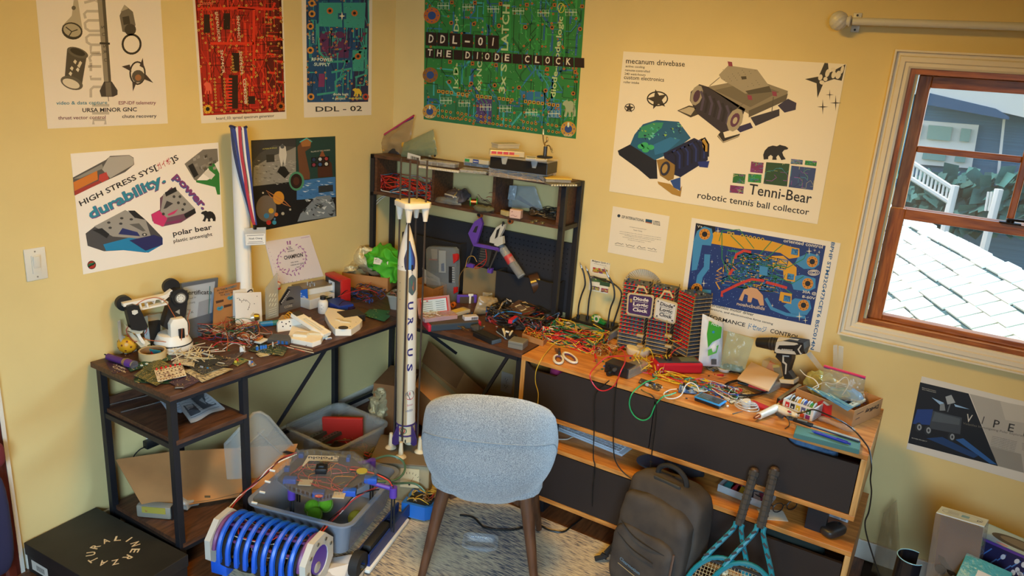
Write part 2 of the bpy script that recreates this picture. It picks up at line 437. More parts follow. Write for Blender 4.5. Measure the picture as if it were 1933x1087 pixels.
for q in([(1728,234),(1740,235),(1734,262),(1722,261)],[(1753,236),(1798,240),(1793,266),(1749,262)],[(1815,242),(1834,244),(1829,268),(1811,266)],[(1745,278),(1789,282),(1783,304),(1740,300)],[(1806,283),(1826,285),(1821,307),(1801,305)]):
 hpoly('window_pane',q,.16,mat('far_pane','7fa6a0',.15),.05)
hpoly('downpipe',[(1893,225),(1898,225),(1880,400),(1874,400)],.14,MAT_HW,.06)
hpoly('sign_panel',[(1824,335),(1847,337),(1843,356),(1820,353)],.14,MAT_HW,.04)
st=thing('stair_railing','white stair railing running down beside the blue house','railing',tuple(ho(1720,345,1.2)))
sl=st.location.copy()
def hrod(name,a,c,r=.03):
 q=B();q.cone(ho(*a,1.2)-sl,ho(*c,1.2)-sl,r,n=6);part(name,q,MAT_HW,st,False)
hrod('handrail',(1715,302),(1800,357));hrod('bottom_rail',(1710,330),(1795,384))
for i in range(12):
 k=(i+.5)/12;hrod('baluster',(1715+85*k,302+55*k),(1710+85*k,330+54*k),.014)
for a in((1803,350),(1886,357)):
 q=B();p=ho(*a,1.2)-sl;q.cone(p,(p.x,p.y,-3.0-sl.z),.05,n=8);part('newel_post',q,MAT_HW,st,False)
for i in range(3):hrod('baluster',(1866+6*i,362),(1860+6*i,398),.014)
b=B();
for i in range(420):
 p=ho(RND.uniform(1700,1990),RND.uniform(325,440),RND.uniform(.3,.9));d=V((RND.uniform(-1,1),RND.uniform(-1,1),RND.uniform(-1,1)))*.11;e=d.orthogonal()*1
 b.poly([p-d,p+e,p+d,p-e])
solo('hedge',b,mat('hedge_leaves','3f7a72',.7,noise=.3,nscale=2),'teal green hedge in front of the blue house','hedge',sm=False,kind='stuff')
b=B();b.box(-12,.9,-3.2,20,30,-3.0);o=struct('ground_outside',b,mat('yard_ground','6f7a63',.9))
# ---- switch and outlets
def plate(name,label,o3,ux,kind):
 n=ux.cross(V((0,0,1)));mx=Matrix(((ux.x,0,n.x,o3.x),(ux.y,0,n.y,o3.y),(0,1,0,o3.z),(0,0,0,1)))
 t=thing(name,label,'switch' if kind=='s' else 'outlet');t.matrix_world=mx
 PW=mat('switch_white','d9d5c8',.4)
 b=B();b.box(-.036,-.058,0,.036,.058,.005,bev=.002);part('wall_plate',b,PW,t)
 if kind=='s':
  b=B();b.box(-.015,-.033,.004,.015,.033,.008,bev=.001);b.cbox((0,.008,.009),(.022,.044,.006),(.14,0,0),bev=.001);part('rocker',b,PW,t)
 else:
  for s in(-1,1):
   b=B();b.cbox((0,s*.02,.006),(.033,.028,.004),bev=.004);r=part('receptacle',b,PW,t)
   b=B();b.box(-.008,s*.02-.002,.0075,-.006,s*.02+.007,.0086).box(.006,s*.02-.002,.0075,.008,s*.02+.006,.0086).cone((0,s*.02-.008,.0075),(0,s*.02-.008,.0086),.0025,n=8);part('slots',b,MAT_BLACK,r,False)
 for s in(-1,1):
  b=B();b.cone((0,s*.046 if kind=='s' else 0,.004),(0,s*.046 if kind=='s' else 0,.0062),.003,n=8);part('screw',b,M('aaa69a',.3,.6),t)
  if kind!='s':break
 return t
plate('light_switch','white rocker light switch on the left wall beside the polar bear poster',wl(67,498),V((0,1,0)),'s')
plate('wall_outlet','white wall outlet with black charger plugged in below the desk shelf',wl(289,808),V((0,1,0)),'o')
plate('wall_outlet','wall outlet on the right wall behind the desk legs',wr(957,722),V((1,0,0)),'o')
# ==== posters (flat print on paper taped to the walls)
def zf(x0,y0,s):return lambda*p:[(x0+p[i]/s,y0+p[i+1]/s)for i in range(0,len(p),2)]
def poster(name,label,cat,wall,q,paper='e4dccd',lift=.0012,curl=0):
 wf=wl if wall=='l' else wr
 c0=wf(sum(p[0]for p in q)/4,sum(p[1]for p in q)/4,0)
 b=B();F=[wf(x,y,lift)-c0 for x,y in q];K=[wf(x,y,.0003)-c0 for x,y in q]
 b.poly(F);b.poly(K[::-1])
 for i in range(4):b.poly([F[i],F[(i+1)%4],K[(i+1)%4],K[i]])
 bmesh.ops.remove_doubles(b.b,verts=b.b.verts,dist=1e-6)
 o=solo(name,b,mat('poster_paper_'+paper,paper,.55),label,cat,c0,sm=False)
 P=Print(lambda x,y,d:wf(x,y,lift+.0001+d)-c0);return o,P
def quadf(q):
 a,b_,c,d=q
 def f(u,v):
  x=(a[0]*(1-u)+b_[0]*u)*(1-v)+(d[0]*(1-u)+c[0]*u)*v;y=(a[1]*(1-u)+b_[1]*u)*(1-v)+(d[1]*(1-u)+c[1]*u)*v
  return(x,y)
 return f
def traces(P,q,n,cols,w=(1,3),pad=None,lv=2,seed=1,ln=(.05,.3),hole='14140f'):
 f=quadf(q);R=random.Random(seed)
 for i in range(n):
  u,v=R.random(),R.random();pts=[(u,v)];d=R.randrange(4)*pi/2
  for k in range(R.randint(1,4)):
   L=R.uniform(*ln);u2,v2=u+cos(d)*L,v+sin(d)*L
   u2=min(.985,max(.015,u2));v2=min(.985,max(.015,v2));pts.append((u2,v2));u,v=u2,v2;d+=R.choice((-pi/4,pi/4,pi/2,-pi/2))
  c=R.choice(cols);P.stroke([f(*p)for p in pts],R.uniform(*w),c,lv)
  if pad and R.random()<.7:
   for p in(pts[0],pts[-1]):
    x,y=f(*p);P.disc(x,y,R.uniform(1.5,2.4),pad,lv+1,8);P.disc(x,y,.9,hole,lv+2,6)
def dots(P,q,n,col,r=(.5,.9),lv=2,seed=3):
 f=quadf(q);R=random.Random(seed)
 for i in range(n):
  x,y=f(R.uniform(.02,.98),R.uniform(.02,.98));P.disc(x,y,R.uniform(*r),col,lv,5)
def pads(P,p0,p1,n,r,c,lv=4,hole='14140f',sq=False):
 for i in range(n):
  t=i/max(1,n-1);x,y=p0[0]+(p1[0]-p0[0])*t,p0[1]+(p1[1]-p0[1])*t
  if sq:P.rect(x-r,y-r,x+r,y+r,c,lv)
  else:P.disc(x,y,r,c,lv,10)
  P.disc(x,y,r*.5,hole,lv+1,8)
def bighole(P,x,y,r,c='c98a2e',mid='16202c',lv=5):
 P.disc(x,y,r,c,lv,20);P.disc(x,y,r*.5,mid,lv+1,14)
 for k in range(8):P.disc(x+r*.75*cos(k*pi/4),y+r*.75*sin(k*pi/4),r*.09,mid,lv+1,6)
BEAR=[(0,.35),(.06,.62),(.2,.86),(.38,.95),(.55,.9),(.66,1),(.74,.96),(.9,.9),(1,.78),(.97,.7),(.84,.66),(.76,.5),(.8,.3),(.9,.06),(.72,.0),(.66,.2),(.6,.34),(.52,.2),(.54,.02),(.36,.02),(.38,.24),(.3,.34),(.2,.22),(.2,.06),(.02,.04)]
def bear(P,x0,y0,x1,y1,c,lv=5,flip=False):
 P.poly([(x0+(x1-x0)*((1-u)if flip else u),y1-(y1-y0)*v)for u,v in BEAR],c,lv)
def star4(P,x,y,r,c,lv=4,k=.18):
 P.poly([(x+(r if i%2==0 else r*k)*sin(i*pi/4),y-(r*1.35 if i%4==0 else r if i%2==0 else r*k)*cos(i*pi/4))for i in range(8)],c,lv)
def star5(P,x,y,r,c,lv=4,a=.2):
 P.poly([(x+(r if i%2==0 else r*.42)*sin(a+i*pi/5),y-(r if i%2==0 else r*.42)*cos(a+i*pi/5))for i in range(10)],c,lv)
 # --- 1 rocket poster, left wall
o,P=poster('rocket_poster','white poster of a grey rocket and its parts at the top left','poster','l',[(57,-120),(296,-122),(317,233),(90,243)])
z=zf(0,0,4.025);DK='2b2826'
for s in([750,85,660,85,640,105,650,140],[760,155,670,155,645,175,650,215,680,235,760,235],[765,265,680,265,655,285,660,320,690,340,765,340],[690,350,690,400,760,400],[770,415,700,415,680,440,690,470],[670,505,770,505],[690,475,690,540],[690,575,690,600,770,600],[690,740,690,680,710,660,770,660,790,690],[700,800,830,800],[700,860,830,860],[710,945,710,910,800,910,800,945],[640,-60,740,-60],[640,20,720,0,740,20,740,-40]):
 P.stroke(z(*s),5,'b9b1a2',1)
P.poly(z(725,-260,790,-260,800,0,845,620,790,620,740,0),'8b8373',2);P.poly(z(770,-260,790,-260,800,0,845,620,825,620,775,0),'4e4940',3)
P.stroke(z(757,328,835,332),4,DK,4)
P.poly(z(790,620,850,620,893,685,893,720,860,735,770,735,757,690),'3d3836',4);P.poly(z(800,625,840,625,850,730,806,730),'6b6458',5)
P.stroke(z(822,735,826,770),1,DK,4)
for t_,x,y in(('S',770,195),('U',775,250),('S',785,340),('R',785,385),('U',790,445)):P.text(t_,z(x,y)[0],z(x,y+22)[0],6,DK,5)
P.poly(z(560,0,592,0,628,230,470,200,545,120),'b0a690',2);P.disc(*z(548,235)[0],20,DK,3,20,16,.3);P.disc(*z(548,230)[0],17,'a89f88',4,20,12,.3)
P.stroke(z(500,205,545,240,590,225),2,DK,5);P.stroke(z(545,240,520,280),2,DK,5);P.disc(*z(560,60)[0],4,'5c564a',4)
P.poly(z(510,370,660,420,620,660,490,610),'4a453d',2);P.disc(*z(590,400)[0],21,'5d574c',3,20,9,.35);P.disc(*z(590,395)[0],15,'2b2826',4,16,6,.35);P.disc(*z(545,630)[0],22,'5d574c',3,20,12,.35);P.disc(*z(540,635)[0],17,'d7ceb9',4,20,8,.35)
for x,y in((570,470),(610,480),(545,520),(590,530),(535,560),(600,500)):P.poly(z(x-14,y,x,y-18,x+14,y-4,x+4,y+18),'d7ceb9',4)
P.poly(z(945,35,1010,90,1030,190,1000,260,930,240,908,120),'6d665a',2);P.poly(z(945,35,975,65,915,90),'a79d88',3);P.poly(z(930,130,980,120,990,180,940,190),'3a3631',3);P.disc(*z(990,225)[0],11,'3f3a34',4)
P.ring(*z(1000,335)[0],17,4,DK,4,22,18)
P.ring(*z(1045,555)[0],14,3,DK,3,20,21);P.poly(z(925,505,985,490,1000,545),'3d3433',4);P.poly(z(1085,440,1095,520,1060,500),'3d3433',4);P.poly(z(1165,630,1090,600,1100,555),'3d3433',4);P.poly(z(1010,695,1005,620,1040,620),'3d3433',4)
P.disc(*z(1050,580)[0],12,'544e44',5);P.disc(*z(1050,590)[0],6,'9a6a44',6)
P.text('video & data capture',*z(428,795,815,790),6.4,'3f7f96',5,.012);P.text('ESP-IDF telemetry',*z(902,794,1185,792),6.4,'7d4254',5,.012)
P.text('URSA MINOR GNC',*z(626,852,1040,845),7.5,'26282c',5,.02);P.text('thrust vector control',*z(442,908,803,902),6.4,'6e3d4c',5,.012);P.text('chute recovery',*z(928,896,1190,892),6.4,'33313a',5,.014)
P.done('printed_artwork',o)
# --- 2 red circuit poster
o,P=poster('red_circuit_poster','red circuit board poster captioned board_03 spread spectrum generator','poster','l',[(354,-140),(530,-140),(541,224),(380,233)])
z=zf(340,0,4.025);q=[(359,-130),(527,-130),(538,211),(384,218)]
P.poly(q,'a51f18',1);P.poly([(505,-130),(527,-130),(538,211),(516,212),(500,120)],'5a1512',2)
traces(P,q,70,['c9301f','d83a24','6d1410'],(2,4),None,3,11,(.04,.2));traces(P,q,190,['4a0f0c','d83a24','3a0c0a'],(.7,1.3),'d6a64a',4,12);dots(P,q,130,'e8c070',(.4,.8),6,5)
for a in((370,570,440,825),(180,110,225,250),(330,100,380,225),(395,400,450,540),(515,730,570,790)):(x0,y0),(x1,y1)=z(*a);P.rect(x0,y0,x1,y1,'2a1512',6)
for x,y0,y1,n in((262,600,820,10),(335,600,820,10),(160,110,290,6),(240,115,290,6),(500,600,790,9),(470,400,545,5),(395,430,545,6)):pads(P,*z(x,y0,x+12,y1),n,2.0,'d9a94e',7)
for k in range(10):P.stroke(z(345,600+k*24,395,600+k*24),3,'d83a24',7)
for x,y in((655,130),(660,270),(665,410),(670,550),(735,620),(720,130),(725,295),(730,465)):P.stroke(z(x,y,x+55,y+6),4,'d8341f',7);pads(P,*z(x,y,x+55,y+6),2,1.8,'d9a94e',8)
for s in([440,70,560,70,560,590],[230,330,560,330],[130,70,470,60,700,70,720,20]):P.stroke(z(*s),5,'d8341f',5)
for a,t_ in(((265,90,290,320),'SN74AUSCR5'),((430,120,440,320),'SN74HCT'),((305,380,320,560),'SN74CR'),((448,390,460,560),'SN74CH'),((478,600,490,790),'CD4520B')):P.text(t_,*z(*a),5,'d8cdb4',8,.02)
P.text('Divider',*z(152,38,258,34),7,'e07a5a',8);P.text('Spread Spectrum',*z(705,670,712,830),5,'d8341f',8,.02);P.text('Generator',*z(650,680,656,830),5,'d8341f',8,.02)
bighole(P,*z(210,828)[0],8,'d9a530','1c1410',8);bighole(P,*z(765,808)[0],8,'b85a1e','1c1410',8)
x0,y0=z(180,620)[0];bear(P,x0,y0,x0+15,y0+24,'e0604a',8,True)
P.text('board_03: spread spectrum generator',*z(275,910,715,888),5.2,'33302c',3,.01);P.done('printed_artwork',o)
# --- 3 blue DDL-02 poster
o,P=poster('power_supply_poster','blue and teal circuit poster captioned DDL - 02','poster','l',[(566,-150),(704,-150),(701,217),(574,222)])
z=zf(340,0,4.025);q=[(576,-140),(698,-140),(695,192),(580,193)]
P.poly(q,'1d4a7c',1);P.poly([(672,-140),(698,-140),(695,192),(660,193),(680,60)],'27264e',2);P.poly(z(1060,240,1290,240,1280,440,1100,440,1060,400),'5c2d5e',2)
traces(P,q,150,['2f8f8c','39a39b','173a66','123056'],(.8,2.6),'c98a4a',3,21,(.03,.16));dots(P,q,90,'9fd0c0',(.4,.7),5,6)
for a in((1055,20,1410,20,1400,215,1055,200),(1310,380,1398,375,1395,540,1310,540)):P.poly(z(*a),'3a9a8e',5)
P.stroke(z(1232,0,1240,250),3,'1d4a7c',6);P.poly(z(1200,100,1262,100,1262,145,1200,145),'1d4a7c',6);star4(P,*z(1230,122)[0],6,'e8e0c0',7,.35)
for s in([1040,180,1060,400,1130,470,1290,465],[1415,215,1410,560,1330,590],[1150,550,1300,520,1300,600],[1040,720,1180,700,1180,620,1260,560]):P.stroke(z(*s),4,'3a9a8e',5)
R_=random.Random(4)
for i in range(40):x,y=R_.uniform(1070,1400),R_.uniform(230,460);P.poly(z(x,y,x+R_.uniform(10,40),y,x+14,y+R_.uniform(10,30),x,y+14),R_.choice(['8a3a5e','6b2b52','2f8f8c','1d2c5a']),5)
for x,y in((1138,82),(1325,100),(1352,428)):bighole(P,*z(x,y)[0],6,'c06a2a','141f2c',7)
for x,y in((990,200),(990,382),(994,735),(1002,25),(1002,105)):bighole(P,*z(x,y)[0],6.5,'d09038','1c2a4a',7)
bighole(P,*z(1410,735)[0],6,'b8442a','1c1a3a',7)
P.poly(z(1055,560,1100,560,1096,660,1050,660),'7a3468',6)
P.text('RF POWER',*z(1000,462,1160,466),6,'cfe3d8',8,.02);P.text('SUPPLY',*z(1018,500,1140,502),6,'cfe3d8',8,.02);P.text('diode logic',*z(1162,724,1280,724),4.6,'d8e3d0',8,.015);P.text('+ project',*z(1156,756,1256,756),4.6,'d8e3d0',8,.015);P.text('noahcbuilds',*z(1282,752,1380,752),3.6,'d8d060',8,.02)
x0,y0=z(1310,668)[0];bear(P,x0,y0,x0+17,y0+16,'d8b838',8,True)
P.text('3V',*z(975,265,975,300),4,'d8cdb4',8);P.text('8.45V',*z(1000,255,1005,330),4,'d8cdb4',8)
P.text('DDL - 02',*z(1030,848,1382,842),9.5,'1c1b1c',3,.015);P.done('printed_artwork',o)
# --- 4 polar bear poster
o,P=poster('polar_bear_poster','white High Stress Systems poster of antweight robots beside the light switch','poster','l',[(133,290),(412,269),(422,466),(157,518)],'ece6dd')
z=zf(110,250,3.881)
P.poly(z(107,330,350,200,380,172,520,165,552,185,556,235,490,290,380,340,118,460),'55524e',1);P.poly(z(370,180,520,168,552,190,552,235,380,335,320,270),'aaa59c',2)
P.poly(z(110,365,285,280,290,345,118,430),'c9762a',3);P.poly(z(118,430,300,350,310,370,122,462),'a3382e',3);P.poly(z(300,310,352,290,372,340,320,366,296,350),'b8403a',4)
P.poly(z(112,340,320,230,330,262,160,335),'8d8980',3)
P.poly(z(925,230,1060,125,1165,118,1172,210,1100,260,1010,355,995,345),'77726a',1);P.poly(z(950,245,985,225,1028,310,995,332),'1f1d1c',3);P.poly(z(1095,250,1140,220,1180,300,1186,455,1165,455,1150,400,1010,365,1010,350,1090,350,1130,330),'2f7a36',2);P.poly(z(1100,270,1150,310,1120,345,1060,300),'d5cfc4',3)
R_=random.Random(2)
for i in range(20):x,y=R_.uniform(970,1140),R_.uniform(150,260);P.poly(z(x,y,x+22,y-8,x+26,y+14,x+4,y+20),R_.choice(['97928a','5c5852','8a857c']),3)
P.text('HIGH STRESS SYS[',*z(165,540,730,268),10,'232021',3,.018);P.text(']S',*z(835,222,885,196),10,'232021',3,.018);P.text('ガイボ',*z(735,272,830,222),9.5,'b8303a',3,.01)
P.text('durability.',*z(240,640,792,362),19,'7d4a7e',3,.05);P.text('durability.',*z(238,635,790,358),19,'2f86a0',4,.03)
P.text('power.',*z(840,330,1062,570),14,'3f5fa0',3,.06);P.text('power.',*z(842,326,1064,566),14,'7f3a72',4,.03)
P.poly(z(200,740,265,690,640,640,760,765,765,820,640,880,480,862,335,870,215,830),'4a494b',1);P.poly(z(262,688,490,568,640,640,680,765,660,782,400,762),'98958f',2);P.poly(z(440,745,470,700,580,730,600,760),'28306a',3);P.poly(z(520,672,592,665,640,720,620,725),'5f5e5c',3)
P.poly(z(330,820,520,770,680,790,765,770,765,820,660,880,480,862,350,866),'1f7fb0',3);P.poly(z(520,790,700,750,762,770,764,822,640,866),'26285e',4);P.poly(z(510,572,560,572,640,640,560,625),'1f1f20',3);P.poly(z(250,715,320,700,375,745,355,775,300,740),'1f1f20',3)
for x,y in((465,628),(370,660),(380,698),(535,636),(458,668)):P.disc(*z(x,y)[0],3.4,'3a3a3a',4,10,2.2)
P.disc(*z(632,748)[0],5,'3a3a3a',4,12,3);P.disc(*z(632,748)[0],2,'c0bcb4',5,8)
P.poly(z(745,480,830,400,1000,560,1010,590,900,660,760,690,690,650,680,600,745,565),'6d4a5c',1);P.poly(z(770,450,870,420,1000,555,920,595,780,628,745,600),'98958f',2);P.poly(z(683,600,740,572,800,630,770,690,700,665),'c8346e',3);P.poly(z(800,600,880,560,850,595,810,610),'c8346e',3)
P.poly(z(770,560,795,500,842,520,790,556),'3c3a3c',3);P.poly(z(780,440,860,398,870,430,790,470),'1e1d1e',3);P.poly(z(920,600,1000,555,1008,590,935,630),'1e1d1e',3);P.poly(z(780,660,920,632,880,662,790,670),'823060',3)
for x,y in((848,470),(892,470),(880,515),(925,525),(912,565),(770,597)):P.disc(*z(x,y)[0],2.8,'3a3a3a',4,10)
x0,y0=z(1045,572)[0];bear(P,x0,y0,x0+28,y0+21,'1d1b1c',4,True)
P.text('polar bear',*z(842,758,1128,708),9.5,'201e1f',4,.02);P.text('plastic antweight',*z(846,808,1130,756),6.6,'2a2829',4,.012)
P.disc(*z(245,970)[0],8.2,'141212',3,16);P.disc(*z(245,970)[0],7,'a8281e',4,16);P.poly(z(215,985,225,960,270,950,262,972),'1f6a3a',5);P.stroke(z(222,985,268,958),2,'141212',6)
P.done('printed_artwork',o)
# --- 5 space collage poster
o,P=poster('space_collage_poster','dark space collage poster with astronaut, nebula and planets behind the white tube','poster','l',[(474,265),(633,257),(635,408),(480,438)],'17171b')
z=zf(420,230,3.397)
P.poly(z(188,122,470,108,472,380,190,415),'4a4a48',1);P.poly(z(200,290,330,215,430,180,470,160,472,380,198,412),'8b8982',2);P.poly(z(188,122,470,108,470,160,330,150,240,200,190,260),'37373a',2)
R_=random.Random(9)
for i in range(90):x,y=R_.uniform(200,460),R_.uniform(240,395);P.poly(z(x,y,x+R_.uniform(8,30),y+3,x+10,y+R_.uniform(4,12)),R_.choice(['6a6863','b5b2a8','5a5853','a09d94']),3)
P.poly(z(365,160,385,142,405,160,412,210,400,290,390,240,378,290,362,215),'c9c6bc',4);P.disc(*z(384,158)[0],4,'55585c',5);P.poly(z(370,285,400,285,430,330,400,362,350,320),'1a1a1a',4);P.poly(z(280,210,332,208,334,256,282,260),'34332f',4)
P.poly(z(472,108,722,92,724,352,474,378),'23403c',1);P.poly(z(480,160,520,112,570,112,565,165,530,190,560,330,560,372,495,375),'6b4630',2);P.poly(z(500,125,540,108,570,125,560,155,510,160),'a06a3a',3);P.stroke(z(495,130,540,104,574,128),2,'4fb0a8',4)
P.poly(z(610,300,622,222,640,185,660,225,700,265,708,350,612,358),'4a2c20',2);P.poly(z(622,222,640,178,660,222),'8a5030',3)
for r,row in enumerate((('2a3a5a','c0c4c8','a03a3a'),('8a3a4a','3a5a8a','c8ccd0'))):
 for c,cc in enumerate(row):x,y=568+c*40,228+r*34-c*3;P.poly(z(x,y,x+36,y-2,x+36,y+28,x,y+30),'15151a',4);P.disc(*z(x+18,y+14)[0],3.2,cc,5)
P.poly(z(476,375,724,352,726,482,476,500),'3f74ac',2)
for i in range(46):x,y=R_.uniform(480,690),R_.uniform(375,480);P.poly(z(x,y,x+R_.uniform(16,50),y+2,x+18,y+R_.uniform(4,10)),R_.choice(['c8d4de','9fb8d0','2f5f98']),3)
P.poly(z(615,412,708,402,710,445,616,455),'2f3438',4);P.poly(z(480,640,500,590,600,480,690,470,720,530,726,606),'7a848c',3)
for i in range(40):x,y=R_.uniform(510,700),R_.uniform(490,600);P.poly(z(x,y,x+R_.uniform(10,40),y+R_.uniform(-12,12),x+16,y+R_.uniform(8,20)),R_.choice(['c8ced2','4a5258','9aa4aa','2a3036']),4)
P.disc(*z(280,555)[0],19,'6f655c',2,24,25);P.disc(*z(360,487)[0],10.5,'c88a2c',4,20,12.5);P.stroke(z(280,440,330,470,400,510,436,545,400,530,310,480,280,440),1.6,'b87848',5)
for x,y,r_,cc in((312,570,5,'c8a030'),(282,602,5,'3a80b8'),(345,594,3.6,'c86a28'),(296,645,4.6,'b8302c'),(332,645,4,'3a90b0'),(387,588,3,'b0aca0'),(434,562,2,'b0aca0'),(260,455,1.8,'c8c4b8'),(335,622,1.8,'5a8ac0')):P.disc(*z(x,y)[0],r_,cc,5)
P.disc(*z(475,380)[0],14.5,'4a8a6a',6,24,18);P.disc(*z(473,380)[0],11,'2a1a18',7,24,14);P.disc(*z(473,380)[0],6,'4a2a20',8,20,8)
P.text('HUMAN IN SPACE',*z(258,178,350,170),2.4,'c8c060',6);P.text('PILLARS OF THE UNIVERSE',*z(568,196,690,184),2.4,'d0d0c0',6);P.done('printed_artwork',o)
# --- 6 green diode clock poster
o,P=poster('diode_clock_poster','large green circuit poster reading DDL-01 THE DIODE CLOCK above the hutch','poster','r',[(803,-160),(1116,-160),(1087,262),(800,225)],'2a7a3a')
z=zf(740,0,4.026);q=[(804,-155),(1114,-155),(1086,260),(801,223)]
P.poly(z(245,660,330,640,1100,800,1395,1050,240,905),'26704a',1);P.poly(z(640,745,760,755,755,950,640,935),'4a3a72',1.4);P.poly(z(1180,780,1290,780,1280,900,1180,890),'2a70a0',1.4);P.poly(z(980,690,1180,700,1180,790,980,760),'2b6a9a',1.4)
traces(P,q,210,['3a9a4a','1f5f30','2f6f9a','2a5a8f','3aa0a0'],(1.2,4.2),None,2,31,(.02,.12));traces(P,q,260,['123a1c','3a9a4a','2f7fb0','0f2f18'],(.7,1.6),'b8702a',3,32,(.015,.08));dots(P,q,420,'b8d0a0',(.4,.7),4,8)
for x in(455,650,840,1050,1255):P.stroke(z(x+60,0,x+50,440),5,'2c8a40',3);P.stroke(z(x+90,0,x+80,440),1,'123a1c',4)
for cx_,y in((380,20),(570,30),(760,45),(950,60),(1140,75),(1350,70),(400,740),(540,760),(700,790),(850,800),(1050,830),(1220,840)):
 for k in range(3):x=cx_+k*30-30;P.stroke(z(x,y,x,y+50,x+20,y+50,x+20,y,x,y),.8,'b8d0a8',4);P.stroke(z(x-6,y+22,x+26,y+24),1.2,'d0dcc0',5)
for x,y,n in((355,693,4),(505,712,3),(650,730,4),(815,748,4),(1015,770,5),(1195,793,3)):pads(P,*z(x,y,x+(n-1)*32,y+(n-1)*4),n,3,'b88a34',6,'101410',True)
for x,y,n in((352,880,5),(500,898,5),(675,925,5),(835,950,5),(1000,972,4),(1190,995,3),(352,838,4),(500,858,3),(645,880,4),(805,900,4),(1000,925,4),(1185,945,3)):pads(P,*z(x,y,x+(n-1)*31,y+(n-1)*5),n,2.6,'b88a34',6)
for x,y in((455,18),(630,20),(825,30),(1025,36),(1235,38),(1445,48)):P.poly(z(x-14,y-14,x+14,y-14,x+14,y+14,x-14,y+14),'a8622a',6);P.disc(*z(x,y)[0],1.6,'141410',7,8)
for x,y in((450,174),(622,182),(813,196),(1013,206),(1216,208),(1430,220),(435,622),(602,635),(780,648),(965,665),(1167,688),(1377,710)):P.disc(*z(x,y)[0],4,'a8622a',6,12);P.disc(*z(x,y)[0],2,'101810',7,10)
for x,y in((440,470),(612,482),(790,495),(975,508),(1180,526),(1393,546)):P.poly(z(x-13,y-15,x+13,y-15,x+13,y+15,x-13,y+15),'a8622a',6);P.disc(*z(x,y)[0],1.6,'141410',7,8)
for x,y,r_,cc in((303,118,15.5,'b8622a'),(291,570,14.5,'8a5a24'),(287,847,13.5,'b88a3a'),(1340,980,14.5,'b88a3a')):bighole(P,*z(x,y)[0],r_,cc,'2a4a86',6)
P.text('GND',*z(256,893,318,895),4,'d0dcc0',9);P.text('GND',*z(1306,1035,1368,1038),4,'d0dcc0',9);P.text('1',*z(1332,965,1346,966),9,'d0dcc0',9);P.text('1',*z(280,830,292,831),7,'d0dcc0',9)
for t_,a,h in(('1x D-',(500,672,505,480),9),('D+',(505,240,512,130),9),('6x NOR',(672,690,690,395),9),('3x SR',(855,712,880,400),11),('LATCH',(880,385,895,35),13),('diode-diode logic',(1240,740,1300,128),9.5)):P.text(t_,*z(*a),h,'b4c890',6,.02)
P.ring(*z(1285,60)[0],6,1.4,'c8c850',6,14,9);P.stroke(z(1268,95,1300,30),1.4,'c8c850',6)
for x,y in((480,120),(512,66),(655,210),(688,160),(690,208),(712,236),(515,115)):star4(P,*z(x,y)[0],2.6,'d0d080',6)
x0,y0=z(1296,758)[0];bear(P,x0,y0,x0+25,y0+33,'9aa884',7,True);P.text('noahcbuilds',*z(1376,910,1396,760),3.2,'b4c890',7,.02)
for t_,x,y in zip('DDL-01',(255,343,436,532,630,728),(242,246,250,256,262,266)):
 P.poly(z(x,y,x+84,y+6,x+84,y+108,x,y+102),'241410',8);P.text(t_,*z(x+(22 if t_ not in '-1' else 20 if t_=='-' else 32),y+80,x+(58 if t_!='1' else 40),y+(83 if t_!='1' else 81)),15 if t_!='-' else 17,'dcd6c4',9,.02)
for i,t_ in enumerate('THE DIODE CLOCK '):
 x=253+i*70.6+(i*i*.33);y=364+i*4.9
 P.poly(z(x,y,x+66+i*.6,y+4,x+66+i*.6,y+78,x,y+74),'241410',8)
 if t_!=' ':P.text(t_,*z(x+(16 if t_!='I' else 29),y+58,x+(50 if t_!='I' else 36),y+(61 if t_!='I' else 58.6)),12.5,'dcd6c4',9,.02)
P.done('printed_artwork',o)
# --- 7 tennis robot poster
o,P=poster('tennis_robot_poster','large white Tenni-Bear poster of two tennis ball collecting robots','poster','r',[(1177,97),(1598,121),(1543,423),(1150,361)],'e6dcc6',.002)
z=zf(1130,80,3.106);BK='1f1c1c'
for t_,a,h in(('mecanum drivebase',(160,122,505,142),10),('active cooling',(158,145,270,152),4.4),('remote-controlled',(155,168,300,177),4.4),('240 watt-hours',(152,190,275,197),4.4),('custom electronics',(148,214,383,230),7.4),('roller intake',(146,238,237,244),4.4),('Tenni-Bear',(878,888,1245,945),20),('robotic tennis ball collector',(578,912,1232,1012),12)):
 P.text(t_,*z(*a),h,BK,3,.008)
star5(P,*z(345,335)[0],20,'3b332c',3,-.2);P.ring(*z(345,330)[0],19,2.4,BK,4,24,13);star5(P,*z(180,385)[0],9.5,'3b332c',3,.1);P.ring(*z(182,382)[0],9,1.4,BK,4,20,7)
P.poly(z(1210,215,1290,200,1325,120,1345,122,1350,180,1448,128,1425,225,1380,215,1320,235,1283,325,1278,240),BK,3)
for x,y,rx,ry in((1300,205,4,6),(1310,235,5,4),(1342,180,4,8),(1378,190,4,7),(1405,190,5,8),(1375,160,5,4),(1330,215,4,4),(1428,160,3,8)):P.disc(*z(x,y)[0],rx,'ddd2ba',4,12,ry,.3)
for x,y,r_ in((1355,307,8),(1390,355,11),(1314,378,11)):star4(P,*z(x,y)[0],r_,BK,3,.14)
P.poly(z(460,400,530,370,590,380,590,420,540,440),'3c372f',2);P.poly(z(470,400,530,378,570,385,540,428),'b5a98f',3)
P.poly(z(540,290,590,245,640,260,860,390,820,500,720,530,580,420,535,340),'2d2734',3);P.poly(z(640,260,900,210,1110,285,1105,310,880,420,830,390),'857b68',3);P.poly(z(680,280,900,230,1060,290,890,380),'6d6454',4)
P.poly(z(880,400,1110,300,1100,340,880,440),'574f43',4)
